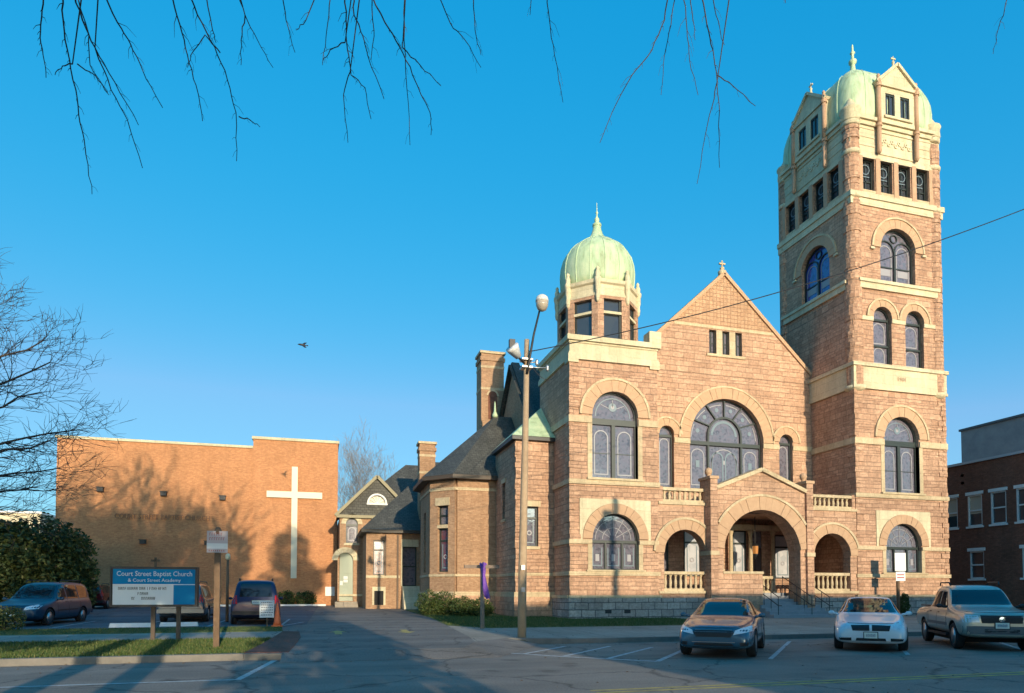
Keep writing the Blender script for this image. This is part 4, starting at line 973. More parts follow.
for i in (0, 1, 2): fbox(mb, facets[i], 0, lens[i], .1, 1.4, -.09, 0)
mb.build('plinth', STONE2, apse)
window(facets[0], .89, .74, 2.76, None, 'cross', apse, top=5.25, glass=4); window(facets[0], .89, .74, 5.45, None, 'sash', apse, top=6.55); window(facets[2], 1.8, .8, 2.75, None, 'cross', apse, top=6.4)
def off(pts, c, k): return [(c[0] + (x - c[0]) * k, c[1] + (y - c[1]) * k) for x, y in pts]
cc = (10.6, 41.0); PO = [(11.7, 36.85), (7.0, 36.85), (5.5, 38.3), (5.5, 42.5), (7.4, 44.5), (11.7, 44.5)]
mb = MB(); i0 = [mb.vert((x, y, 8.0)) for x, y in PO]; i1 = [mb.vert((x, y, 8.22)) for x, y in PO]
for k in range(5): mb.face((i0[k + 1], i0[k], i1[k], i1[k + 1]))
mb.face(i0); mb.face(i1[::-1]); mb.build('eave_gutter', mat('brown gutter', (.07, .05, .035), .6), apse)
mb = MB(); ap = (10.6, 41.4, 12.9)
for k in range(5):
    a, b = PO[k], PO[k + 1]; mb.poly([(b[0], b[1], 8.23), (a[0], a[1], 8.23), ap])
mb.poly([(11.7, 36.85, 8.23), (11.7, 44.5, 8.23), (11.7, 41.4, 12.9)]); mb.poly([(11.7, 36.85, 8.23), (11.7, 41.4, 12.9), ap]); mb.build('apse_roof', SLATE, apse)
mb = MB(); mb.smooth = True; mb.lathe((10.6, 41.4, 0), [(.16, 12.8), (.2, 12.95), (.08, 13.2), (.05, 13.7), (0, 13.9)], 8); mb.build('finial', COPPER, apse)

# ------------------------------------------------------------------ parish house (behind, at the end of the drive)
house = empty('parish_house', (3.9, 50, G(50)), 0, 'low brick parish house with slate gable and short chimney at the drive end', 'house')
F = Fr(0, 50); ax = 3.83
mb = MB()
wall(mb, F, rect(1.2, 7.0, .4, 7.15), [arch(2.06, .86, 5.15, 6.55), arch(1.62, 1.1, .95, 3.9)], 0, .4)
mb.box(1.2, 1.6, 50.4, 60, .4, 7.15)
hw_ = mb.build('wall', BRICKW, house)
mb = MB(); wall(mb, F, [(1.0, 7.2), (6.66, 7.2), (ax, 10.0)], [arch(3.85, 1.3, 8.1, 8.1 + .02)], -.05, .3); mb.build('slate_gable', SLATE, house)
mb = MB(); mb.poly([F(3.2, 8.1, .15), F(4.5, 8.1, .15), F(4.5, 8.8, .15), F(3.2, 8.8, .15)]); mb.m = 1
for k in range(1, 6): seg(mb, F, (3.85, 8.12), (3.85 + .62 * cos(pi * k / 6), 8.12 + .62 * sin(pi * k / 6)), .04, .05, .16)
arcbar(mb, F, 3.85, 8.12, .6, .72, -.1, .1); fbox(mb, F, 3.1, 4.6, 8.0, 8.12, -.12, .1); mb.build('fan_window', [mat('cream fan light', (.5, .48, .38), .5), WHITE], house)
mb = MB()
for s in (-1, 1): seg(mb, F, (ax + s * 2.95, 7.12), (ax, 10.1), .22, -.3, .1)
fbox(mb, F, .95, 6.7, 6.98, 7.2, -.25, 0)
mb.build('bargeboard', mat('olive trim paint', (.30, .26, .16), .7), house)
mb = MB(); ring(mb, F, 2.06, 6.55, .43, .75, -.05, .1); ring(mb, F, 1.62, 3.9, .55, .95, -.05, .1); fbox(mb, F, 1.5, 2.6, 5.0, 5.15, -.08, .1); fbox(mb, F, 1.2, 7, 1.3, 1.45, -.05, 0); mb.build('arch_ring', LIME, house)
window(F, 2.06, .86, 5.15, 6.55, 'slim', house, d=.15)
DOORM = mat('pale green door paint', (.36, .40, .31), .6)
mb = MB(); fbox(mb, F, 1.08, 2.16, .6, 2.95, .15, .22); door = mb.build('door', DOORM, house)
mb = MB(); fbox(mb, F, 1.08, 2.16, 2.95, 3.05, .1, .22); discp(mb, F, [(1.08, 3.05), (2.16, 3.05)] + [(1.62 + .54 * cos(pi * k / 12), 3.9 + .54 * sin(pi * k / 12)) for k in range(13)], .2); mb.build('transom', DOORM, house)
mb = MB()
for q in (2.3, 2.55): fbox(mb, F, 1.5, 1.8, q, q + .2, .135, .15)
fbox(mb, F, 1.25, 1.45, 2.1, 2.4, .135, .15); mb.build('notice', WHITE, door)
mb = MB()
for k in range(3): mb.box(.9, 2.5, 49.1 + .3 * k, 50.0, .45, .62 + .14 * k)
mb.build('doorstep', CONC, house)
# one storey front block with hipped roof
F = Fr(2.84, 46); L2 = Fr(2.84, 50, 0, -1)
mb = MB()
wall(mb, F, rect(0, 2.2, .4, 5.6), [rect(.48, 1.22, 2.75, 5.1)], 0, .35)
F2 = Fr(5.04, 46, 1, .12); wall(mb, F2, rect(.01, 2.4, .4, 5.6), [rect(.25, 1.25, 2.0, 4.7)], 0, .35)
wall(mb, L2, rect(0, 3.65, .4, 5.6), [], 0, .35)
fb = mb.build('front_block', BRICKW, house)
window(F, .85, .74, 2.75, None, 'cross', fb, d=.12, top=5.1, glass=4); window(F2, .75, 1.0, 2.0, None, 'sash', fb, d=.25, top=4.7)
mb = MB()
fbox(mb, F, .42, 1.3, 1.68, 1.95, -.06, .05); fbox(mb, F, .42, .55, .72, 1.68, -.06, .05); fbox(mb, F, 1.17, 1.3, .72, 1.68, -.06, .05)
fbox(mb, F, 0, 2.25, 2.55, 2.72, -.05, 0); fbox(mb, F2, .15, 1.35, 4.7, 5.2, -.05, .1); fbox(mb, F2, .13, .25, 2.0, 4.7, -.05, .1)
mb.build('limestone_trim', LIME, fb)
mb = MB(); fbox(mb, F, .55, 1.17, .72, 1.68, -.01, .0); mb.build('basement_hatch', DARKIN, fb)
mb = MB(); fbox(mb, F, 2.05, 2.16, .5, 5.5, -.12, -.02); fbox(mb, F, 1.25, 1.33, 2.7, 5.5, -.1, -.02); mb.build('downpipe', mat('brown downpipe', (.10, .06, .035), .6), fb)
mb = MB(); mb.hexa([(5.25, 44.6, .45), (6.4, 44.6, .45), (6.4, 46.0, .45), (5.25, 46.0, .45), (5.25, 45.7, 2.0), (6.4, 45.7, 2.0), (6.4, 46.0, 2.0), (5.25, 46.0, 2.0)]); mb.build('cellar_bulkhead', LIME, fb)
mb = MB(); mb.box(2.5, 8.2, 45.65, 50, 5.6, 5.78); mb.build('eave_gutter', mat('dark eave', (.06, .05, .04), .6), fb)
mb = MB()
E0, E1, E2 = (2.45, 45.6, 5.79), (9.0, 45.6, 5.79), (2.45, 51, 5.79)
R0, R1 = (8.6, 53.0, 12.0), (12, 53.0, 12.0)
mb.poly([E0, E1, (12, 45.6, 5.79), R1, R0]); mb.poly([(2.45, 60, 5.79), E0, R0, (8.6, 60, 12.0)]); mb.poly([(8.6, 60, 12.), R0, R1, (12, 60, 12)])
mb.poly([(1.3, 50.6, 7.25), (14, 50.6, 7.25), (12, 55.6, 12.15), (6.6, 55.6, 12.15)]); mb.poly([(1.3, 62, 7.25), (1.3, 50.6, 7.25), (6.6, 55.6, 12.15), (6.6, 58, 12.15)])
mb.build('roof', SLATE, house)
mb = MB(); mb.poly([(1.0, 50, 7.2), (ax, 50, 10.02), (ax, 56, 10.02), (1.0, 56, 7.2)]); mb.poly([(ax, 50, 10.02), (6.66, 50, 7.2), (6.66, 56, 7.2), (ax, 56, 10.02)]); mb.build('gable_roof', SLATE, house)
chimney('c', 6.5, 7.6, 46.6, 47.6, 5.6, 12.0, house, BRICKW, (11.1, 9.9))

# ------------------------------------------------------------------ big plain hall with the cross
hall = empty('church_hall', (-8, 54, G(54)), 0, 'wide windowless orange brick hall with a tall white cross on its front', 'hall')
F = Fr(0, 54)
mb = MB(); mb.box(-18.1, -5.1, 54.0, 74, .3, 12.5); mb.box(-5.1, 1.12, 53.85, 74, .3, 13.2)
mb.build('wall', HALLB, hall)
mb = MB(); mb.box(-18.2, -5.12, 53.9, 74.1, 12.5, 12.68); mb.box(-5.2, 1.2, 53.75, 74.1, 13.2, 13.4); mb.build('coping', LIME, hall)
mb = MB(); FH = Fr(0, 53.85)
fbox(mb, FH, -2.3, -1.87, 2.65, 11.2, -.16, -.02); fbox(mb, FH, -4.1, -2.3, 8.8, 9.28, -.159, -.02); fbox(mb, FH, -1.87, -.05, 8.8, 9.28, -.159, -.02)
mb.build('cross', mat('cream painted steel', (.72, .66, .5), .6), hall)
for x, z in ((-15.3, 8.9), (-11.2, 8.75), (-7.2, 8.6), (-12.5, 5.2), (-8.2, 5.2)):
    mb = MB(); fbox(mb, F, x - .2, x + .2, z - .12, z + .15, -.3, 0); fbox(mb, F, x - .24, x + .24, z + .15, z + .2, -.36, 0)
    mb.build('wall_lamp', IRON, hall)
mb = MB(); text_mesh('COURT STREET BAPTIST CHURCH', .52, mb, F, -14.4, 6.9, -.05, width=6.3, ext=.04)
mb.build('lettering', mat('bronze letters', (.27, .13, .065), .6), hall)
mb = MB(); fbox(mb, FH, .25, .95, 1.3, 2.0, -.06, 0); mb.build('notice', WHITE, hall)

# ------------------------------------------------------------------ dark brick building on the right and the grey block behind it
rb = empty('brick_building', (40, 30, G(30)), 0, 'dark red brick building on the right edge with white sash windows', 'building')
F = Fr(40, 48, 0, -1)     # faces left; a = 48 - Y
ho = []; wins = []
for y in (32.9, 31.35, 29.75, 28.2): ho.append(rect(48 - y - .5, 48 - y + .5, 5.8, 7.8)); wins.append((48 - y, 5.8, 7.8))
for y in (34.6, 36.3): ho.append(rect(48 - y - .5, 48 - y + .5, 5.8, 7.8)); wins.append((48 - y, 5.8, 7.8))
for y in (32.85, 29.5, 36.): ho.append(rect(48 - y - .48, 48 - y + .48, 2.45, 4.2)); wins.append((48 - y, 2.45, 4.2))
mb = MB(); wall(mb, F, rect(0, 23, .2, 9.85), ho, 0, .35); mb.box(40.35, 62, 25, 48, .2, 9.6); mb.build('wall', DARKB, rb)
mb = MB(); fbox(mb, F, -.1, 23.1, 9.85, 10.0, -.12, .4); mb.build('coping', mat('pale metal coping', (.45, .46, .48), .5), rb)
for a, z0, z1 in wins:
    mb = MB(); mb.m = 1; mb.poly([F(a - .5, z0, .14), F(a + .5, z0, .14), F(a + .5, z1, .14), F(a - .5, z1, .14)]); mb.m = 0
    fbox(mb, F, a - .5, a - .42, z0, z1, .04, .15); fbox(mb, F, a + .42, a + .5, z0, z1, .04, .15); fbox(mb, F, a - .42, a + .42, z1 - .08, z1, .04, .15); fbox(mb, F, a - .42, a + .42, z0, z0 + .08, .04, .15); fbox(mb, F, a - .42, a + .42, (z0 + z1) / 2 - .04, (z0 + z1) / 2 + .04, .06, .15)
    if random.random() < .6: mb.m = 2; mb.poly([F(a - .42, z0 + (z1 - z0) * .4, .13), F(a + .42, z0 + (z1 - z0) * .4, .13), F(a + .42, z1 - .08, .13), F(a - .42, z1 - .08, .13)])
    w = mb.build('window', [WHITE, PANE, mat('cream blind', (.5, .44, .34), .8)], rb)
    mb = MB(); fbox(mb, F, a - .6, a + .6, z1, z1 + .2, -.05, .02); mb.build('lintel', WHITE, w)
    mb = MB(); fbox(mb, F, a - .58, a + .58, z0 - .12, z0, -.08, .05); mb.build('sill', WHITE, w)
mb = MB()
for a in (14.3, 14.3): fbox(mb, F, a - .09, a + .09, 8.6, 8.75, -.03, 0); fbox(mb, F, a - .09, a + .09, 9.1, 9.25, -.03, 0)
mb.build('vent', WHITE, rb)
gb = empty('grey_building', (50, 36, G(36)), 0, 'tall grey rendered block rising behind the dark brick building', 'building')
mb = MB(); mb.box(44, 64, 29, 37.1, .2, 13.1); mb.box(45.5, 66, 24, 29, .2, 14.2); mb.build('wall', GREYP, gb)
mb = MB(); mb.box(43.9, 64.1, 28.9, 37.2, 13.1, 13.25); mb.build('coping', mat('dark coping', (.12, .13, .14), .6), gb)

# ------------------------------------------------------------------ the near side of the street (behind the camera): terraces that throw the long shade
def terrace(x0, x1, y0, z, label, m):
    t = empty('row_house', ((x0 + x1) / 2, y0, .13), 0, label, 'house', 'row houses across the street')
    FT = Fr(x1, y0, -1, 0); Wd = x1 - x0; n = max(1, int(Wd / 2.6)); ho = []; ws = []
    for fl in range(3):
        for k in range(n):
            a = Wd * (k + .5) / n; b = 1.0 + 3.2 * fl
            ho.append(rect(a - .5, a + .5, b, b + 1.9)); ws.append((a, b))
    mb = MB(); wall(mb, FT, rect(0, Wd, 0, z), ho, 0, .3); mb.box(x0, x1, y0 - 9, y0 - .3, 0, z); mb.build('wall', m, t)
    mb = MB(); mb.box(x0 - .05, x1 + .05, y0 - .3, y0 + .3, z, z + .15); mb.build('cornice', LIME, t)
    for a, b in ws:
        mb = MB(); mb.m = 1; mb.poly([FT(a - .5, b, .15), FT(a + .5, b, .15), FT(a + .5, b + 1.9, .15), FT(a - .5, b + 1.9, .15)]); mb.m = 0
        fbox(mb, FT, a - .5, a + .5, b + .9, b + .98, .08, .16); fbox(mb, FT, a - .55, a + .55, b + 1.9, b + 2.1, -.04, .05); mb.build('window', [WHITE, PANE], t)
    return t
terrace(10.2, 30, -14, 10.75, 'three storey brick row house across the street from the tower', DARKB)
terrace(30.2, 66, -14, 10.7, 'long brick row house across the street from the parked pickup truck', BRICKW)
# pale house far off on the left
lh = empty('pale_house', (-36, 92, .63), 0, 'pale yellow house far away behind the big evergreen', 'house')
mb = MB(); mb.box(-46, -31, 88, 98, .6, 10.5); mb.build('wall', mat('pale yellow siding', (.6, .52, .36), .8), lh)
mb = MB(); mb.box(-46.2, -30.8, 87.8, 98.2, 10.5, 10.75); mb.build('cornice', WHITE, lh)
for x in (-34, -38, -42):
    mb = MB(); mb.box(x - .5, x + .5, 87.93, 88.0, 5.5, 7.5); mb.build('window', PANE, lh)

# ------------------------------------------------------------------ street furniture
WOOD = mat('weathered pole wood', (.48, .35, .225), .9, noise=(2.5, .2, (.32, .225, .145)), bump=.5, bscale=30)
GALV = mat('galvanised steel', (.42, .43, .44), .4, .7)
POST = mat('brown timber post', (.19, .12, .07), .9, noise=(6, .2, (.11, .07, .045)), bump=.4, bscale=30)

up = empty('utility_pole', (6.12, 20.45, .1), 0, 'weathered wooden utility pole with a cobra head street light, at the kerb before the church', 'utility pole')
mb = MB(); mb.smooth = True; mb.tube([(6.12, 20.45, -.2), (6.15, 20.45, 2.5), (6.24, 20.45, 6.5), (6.3, 20.45, 9.75)], [.14, .13, .105, .082], 16); pole = mb.build('pole', WOOD, up)
mb = MB(); mb.smooth = True; mb.tube([(6.27, 20.33, 8.6), (6.3, 20.3, 8.85), (6.42, 20.1, 9.8), (6.56, 19.9, 10.55), (6.58, 19.85, 10.62)], [.04, .04, .035, .03, .04], 10); arm = mb.build('lamp_arm', IRON, up)
mb = MB(); mb.smooth = True
mb.lathe((6.6, 19.8, 0), [(.03, 10.98), (.11, 10.96), (.18, 10.9), (.205, 10.82), (.205, 10.74)], 18); hd = mb.build('lamp_head', mat('pale lamp housing', (.62, .6, .55), .45), up)
mb = MB(); mb.smooth = True; mb.lathe((6.6, 19.8, 0), [(.2, 10.74), (.19, 10.63), (.14, 10.51), (.055, 10.46), (0, 10.45)], 18); mb.build('lamp_lens', mat('frosted lamp glass', (.42, .36, .28), .15), hd)
mb = MB(); mb.smooth = True; mb.tube([(6.2, 20.4, 8.95), (5.95, 20.2, 9.05), (5.8, 20.1, 9.1)], .035, 8); fa = mb.build('floodlight_arm', IRON, up)
mb = MB(); mb.smooth = True; mb.tube([(5.92, 20.1, 9.02), (5.72, 20.0, 9.22), (5.66, 19.96, 9.28)], [.1, .2, .22], 14); mb.build('floodlight', mat('white floodlight shell', (.66, .66, .64), .4), up)
mb = MB(); mb.box(5.6, 5.78, 20.0, 20.14, 9.28, 9.55); mb.build('photocell', IRON, up)
mb = MB()
for z in (9.05, 8.8): mb.box(6.1, 6.45, 20.28, 20.62, z, z + .05)
mb.smooth = True
for x, z in ((6.62, 9.0), (6.98, 8.85)): mb.tube([(6.3, 20.45, z), (x, 20.4, z + .03)], .018, 6); mb.lathe((x, 20.4, z - .08), [(.03, 0), (.06, .04), (.04, .1), (.06, .14), (.03, .2)], 8)
mb.build('insulator', GALV, pole)
for z in (1.6, 2.3): mb = MB(); mb.box(6.06, 6.18, 20.27, 20.31, z, z + .15); mb.build('tag', GALV, pole)

def wire(name, p, q, sag, r, label):
    p, q = Vector(p), Vector(q); pts = []
    for k in range(41):
        t = k / 40; v = p.lerp(q, t); v.z -= sag * 4 * t * (1 - t); pts.append(v)
    mb = MB(); mb.tube(pts, r, 6); o = mb.build(name, IRON); tag(o, label, 'wire'); return o
wire('overhead_wire', (6.3, 20.45, 9.35), (24.5, 15.5, 15.2), .55, .016, 'long black wire rising from the utility pole across the church front')
wire('service_wire', (6.32, 20.45, 9.1), (11.66, 33.0, 12.9), .35, .012, 'short thin wire from the utility pole to the corner of the church')

# church sign on two posts
sg = empty('church_sign', (-4.6, 21.9, G(21.9)), 0, 'blue church name sign with a white message board, standing on two posts in the lawn', 'sign')
BLUE = mat('blue sign panel', (.0, .17, .40), .6, spec=.15, noise=(1.2, .3, (.0, .24, .44)))
F = Fr(-5.85, 21.8); W = 2.24
mb = MB(); fbox(mb, F, 0, W, 1.2, 2.3, 0, .22); fbox(mb, F, -.04, 0, 1.16, 2.34, -.04, .26); fbox(mb, F, W, W + .04, 1.16, 2.34, -.04, .26); fbox(mb, F, 0, W, 2.3, 2.34, -.04, .26); fbox(mb, F, 0, W, 1.16, 1.2, -.04, .26); mb.build('cabinet', IRON, sg)
mb = MB(); fbox(mb, F, .03, W - .03, 1.83, 2.27, -.015, 0); fbox(mb, F, 1.63, W - .03, 1.23, 1.81, -.015, 0); pn = mb.build('panel', BLUE, sg)
mb = MB(); text_mesh('Court Street Baptist Church', .2, mb, F, .12, 2.07, -.018, width=2.0); text_mesh('& Court Street Academy', .14, mb, F, .42, 1.9, -.018, width=1.4)
fbox(mb, F, .03, W - .03, 1.81, 1.83, -.02, 0); mb.build('lettering', WHITE, pn)
mb = MB(); fbox(mb, F, .03, 1.63, 1.23, 1.81, -.013, 0); mbd = mb.build('message_board', mat('milky message board', (.60, .64, .66), .3, noise=(2, .3, (.5, .58, .64))), sg)
mb = MB(); random.seed(11)
for row, (z, runs) in enumerate([(1.66, [(.17, 9), (.72, 3), (.93, 9)]), (1.51, [(.68, 5)]), (1.37, [(.52, 2), (.78, 6), (1.12, 1)])]):
    for a, n in runs:
        for k in range(n):
            x = a + .058 * k; h = .085
            fbox(mb, F, x, x + .012, z, z + h, -.017, -.013)
            if random.random() < .7: fbox(mb, F, x + .03, x + .042, z, z + h, -.017, -.013)
            if random.random() < .7: fbox(mb, F, x + .012, x + .03, z + h - .013, z + h, -.017, -.013)
            if random.random() < .6: fbox(mb, F, x + .012, x + .03, z + h * .45, z + h * .45 + .013, -.017, -.013)
mb.build('letters', IRON, mbd)
for x, y in ((-4.78, 21.95), (-4.1, 21.95)):
    mb = MB(); mb.box(x - .055, x + .055, y - .05, y + .05, .05, 1.16); mb.build('post', mat('dark timber post', (.10, .075, .055), .9), sg)
mb = MB(); fbox(mb, F, 1.08, 1.14, 2.34, 2.62, .08, .14); fbox(mb, F, .99, 1.23, 2.5, 2.56, .08, .14); mb.build('cross', POST, sg)

# wheel stops (white) before the cars
for i, (x0, x1) in enumerate(((-7.6, -6.15), (-5.95, -4.6))):
    mb = MB(); y = 28.05 + .25 * i; z = G(y) + .03
    mb.hexa([(x0, y, z), (x1, y, z), (x1, y + .18, z), (x0, y + .18, z), (x0 + .03, y + .03, z + .16), (x1 - .03, y + .03, z + .16), (x1 - .03, y + .15, z + .16), (x0 + .03, y + .15, z + .16)])
    o = mb.build('wheel_stop', WHITE); tag(o, ('long white concrete wheel stop under the left half of the church sign', 'shorter white concrete wheel stop beside the grey minivan')[i], 'wheel stop', 'white wheel stops')

# no parking post
pp = empty('sign_post', (-2.62, 18.85, .15), 0, 'brown timber post with a white and red parking notice on the verge', 'sign post')
mb = MB(); mb.box(-2.69, -2.55, 18.79, 18.92, -.1, 3.1); mb.smooth = True; mb.lathe((-2.62, 18.85, 0), [(.1, 3.1), (.11, 3.16), (.05, 3.28), (0, 3.3)], 10); mb.build('post', POST, pp)
F = Fr(-2.87, 18.77)
mb = MB(); fbox(mb, F, 0, .5, 2.62, 3.18, -.015, 0); nt_ = mb.build('sign_plate', mat('faded sign plate', (.5, .42, .42), .5), pp)
mb = MB(); fbox(mb, F, .0, .5, 2.72, 2.86, -.02, -.015); mb.build('white_band', WHITE, nt_)
mb = MB(); RED = mat('faded red print', (.42, .12, .12), .6)
for z, n in ((3.06, 6), (2.94, 7)):
    for k in range(n):
        a = .06 + .055 * k; fbox(mb, F, a, a + .012, z, z + .075, -.02, -.015); fbox(mb, F, a + .012, a + .036, z + .062, z + .075, -.02, -.015)
for k in range(8): fbox(mb, F, .05 + .05 * k, .07 + .05 * k, 2.65, 2.69, -.02, -.015)
mb.build('print', RED, nt_)
# lamp post in the car park
lp = empty('lamp_post', (-3.95, 31.4, G(31.4)), 0, 'short brown lamp post with a small pale globe beside the blue SUV', 'lamp post')
mb = MB(); mb.smooth = True; mb.tube([(-3.95, 31.4, .25), (-3.95, 31.4, 3.0)], [.07, .05], 10); mb.build('post', POST, lp)
mb = MB(); mb.smooth = True; mb.lathe((-3.95, 31.4, 0), [(.05, 3.0), (.1, 3.06), (.1, 3.2), (.06, 3.26), (0, 3.28)], 12); mb.build('lamp_globe', mat('cream globe', (.7, .62, .4), .4), lp)
# traffic cone and leaning notice
cz = G(27.5) + .03
cn = empty('traffic_cone', (-1.65, 27.45, cz), 0, 'orange traffic cone on the lawn edge beside the driveway', 'traffic cone')
mb = MB(); mb.smooth = False; mb.box(-1.85, -1.45, 27.25, 27.65, cz, cz + .05); mb.smooth = True; mb.lathe((-1.65, 27.45, cz), [(.16, .05), (.13, .2), (.045, .8), (.03, .92), (0, .93)], 20)
ORNG = mat('orange cone plastic', (.85, .17, .05), .5); mb.build('cone', ORNG, cn)
nb = empty('notice_board', (-1.98, 27.35, cz), 0, 'white paper notice board standing against the orange traffic cone', 'notice')
F = Fr(-2.28, 27.25, 1, .1); mb = MB(); fbox(mb, F, 0, .52, .62, 1.28, -.02, .0); bd = mb.build('board', mat('pale notice board', (.62, .66, .68), .5), nb)
mb = MB(); random.seed(3)
for r in range(6):
    a = .05
    while a < .45: l = random.uniform(.03, .08); fbox(mb, F, a, min(a + l, .48), 1.18 - .095 * r, 1.215 - .095 * r, -.024, -.02); a += l + .02
mb.build('print', mat('grey print', (.15, .17, .2), .6), bd)
mb = MB(); fbox(mb, F, .25, .29, .1, .62, .0, .03); mb.build('stake', POST, nb)
# parking sign before the tower
ps = empty('parking_sign', (30.2, 29.4, .26), 0, 'small white parking sign on a dark post before the tower', 'sign post')
mb = MB(); mb.smooth = True; mb.tube([(30.2, 29.4, .1), (30.2, 29.4, 3.6)], .085, 10); mb.build('post', POST, ps)
F = Fr(30.2 - .28, 29.3, cos(.3), -sin(.3)); mb = MB(); fbox(mb, F, 0, .58, 2.75, 3.72, -.012, 0); fbox(mb, F, .04, .54, 2.2, 2.7, -.012, 0); pl_ = mb.build('sign_plate', mat('white sign plate', (.72, .74, .7), .4), ps)
mb = MB()
for z in (2.5, 2.35): fbox(mb, F, .1, .48, z, z + .07, -.016, -.012)
mb.build('print', RED, pl_)
# wooden cross draped in purple
cr = empty('wooden_cross', (5.85, 24.75, G(24.7)), 0, 'wooden lawn cross with a purple cloth hung on it, before the hedge', 'cross')
mb = MB(); mb.box(5.78, 5.92, 24.7, 24.8, .15, 2.68); mb.box(5.15, 5.78, 24.7, 24.79, 2.5, 2.62); mb.box(5.92, 6.5, 24.7, 24.79, 2.5, 2.62); mb.build('timber', mat('grey brown timber', (.27, .2, .15), .9, noise=(8, .3, (.18, .13, .1)), bump=.4), cr)
mb = MB(); mb.smooth = True
rows = [(2.7, .1, 0), (2.66, .13, .0), (2.5, .1, .0), (2.25, .075, .01), (2.0, .1, .03), (1.7, .13, .08), (1.5, .12, .13), (1.36, .07, .2)]
ids = []
for z, w, dx in rows:
    r = []
    for k in range(17):
        a = 2 * pi * k / 16; w2 = w * (1 + .22 * sin(5 * a + z * 3)); r.append(mb.vert((5.87 + dx + w2 * cos(a), 24.74 + w2 * .7 * sin(a), z + .03 * sin(3 * a))))
    ids.append(r)
for a, b in zip(ids, ids[1:]):
    for k in range(16): mb.face((a[k + 1], a[k], b[k], b[k + 1]))
o = mb.build('cloth', mat('purple cloth', (.26, .11, .48), .8, noise=(6, .3, (.13, .04, .3)))); tag(o, 'purple cloth draped over the wooden lawn cross', 'cloth')
# bird
mb = MB(); mb.smooth = True
bx, by, bz, k = -1.06, 36.0, 14.41, .6
def Q(x, y, z): return (bx + k * x, by + k * y, bz + k * z)
mb.tube([Q(-.46, 0, .02), Q(-.36, 0, .03), Q(-.2, 0, .02), Q(.05, 0, 0), Q(.25, 0, -.02), Q(.42, 0, -.02)], [k * q for q in (.01, .055, .09, .08, .04, .05)], 8)
mb.smooth = False
for sg in (1, -1):
    a_, b_, c_, d_ = Q(-.16, .03 * sg, .03 * sg), Q(.1, .03 * sg, .02 * sg), Q(.3, .45 * sg, .38 * sg), Q(.12, .35 * sg, .34 * sg)
    up_ = [(x, y, z + .012) for x, y, z in (a_, b_, c_, d_)]; mb.hexa([a_, b_, c_, d_] + up_)
o = mb.build('bird', IRON); tag(o, 'small black bird flying in the clear sky above the hall', 'bird')

# pole on the near pavement whose shadow falls on the church front
np_ = empty('utility_pole', (17.3, -1.2, .13), 0, 'wooden utility pole with a transformer on the near pavement, behind the camera', 'utility pole')
mb = MB(); mb.smooth = True; mb.tube([(17.3, -1.2, 0), (17.3, -1.2, 13.1)], [.2, .15], 12); mb.build('pole', WOOD, np_)
mb = MB(); mb.smooth = True; mb.lathe((16.85, -1.3, 0), [(.02, 11.6), (.28, 11.65), (.28, 12.45), (.02, 12.5)], 16); mb.build('transformer', GALV, np_)

# ------------------------------------------------------------------ vehicles
def interp(pl, x):
    if x <= pl[0][0]: return pl[0][1]
    for (a, p), (b, q) in zip(pl, pl[1:]):
        if x <= b:
            t = (x - a) / (b - a); return p + (q - p) * t
    return pl[-1][1]

TYRE = mat('tyre rubber', (.012, .012, .013), .85)
RIM = mat('alloy rim', (.45, .46, .47), .3, .8)
CARGLASS = mat('tinted car glass', (.012, .018, .022), .03, spec=.8)
BLACKP = mat('black plastic trim', (.014, .014, .016), .55)
WELL = mat('wheel well', (.008, .008, .008), .9)
CHROME = mat('chrome trim', (.7, .7, .7), .15, 1.0)
RIMD = mat('dull chrome', (.22, .23, .24), .4, .8)
LAMP = mat('clear headlamp', (.82, .85, .88), .15, spec=.8, noise=(9, .2, (.5, .54, .58)))
REDL = mat('red tail lamp', (.62, .02, .02), .2)
AMBER = mat('amber lamp', (.5, .2, .04), .2)
PLATE = mat('licence plate', (.75, .76, .66), .5)
INK = mat('plate ink', (.06, .09, .2), .6)

def paint(name, c, metal=.35, rough=.28, coat=.6):
    return mat(name, c, rough, metal, coat=coat)

def clip_poly_grid(poly, h):
    bm = bmesh.new(); vs_ = [bm.verts.new((p[0], p[1], 0)) for p in poly]; bm.faces.new(vs_)
    xs = [p[0] for p in poly]; ys = [p[1] for p in poly]
    for ax, lo, hi in ((0, min(xs), max(xs)), (1, min(ys), max(ys))):
        n = int((hi - lo) / h)
        for k in range(1, n + 1):
            co = [0, 0, 0]; co[ax] = lo + (hi - lo) * k / (n + 1); no = [0, 0, 0]; no[ax] = 1
            bmesh.ops.bisect_plane(bm, geom=bm.faces[:] + bm.edges[:] + bm.verts[:], plane_co=co, plane_no=no)
    bm.verts.index_update()
    v = [(q.co.x, q.co.y) for q in bm.verts]; f = [[q.index for q in p.verts] for p in bm.faces]; bm.free(); return v, f

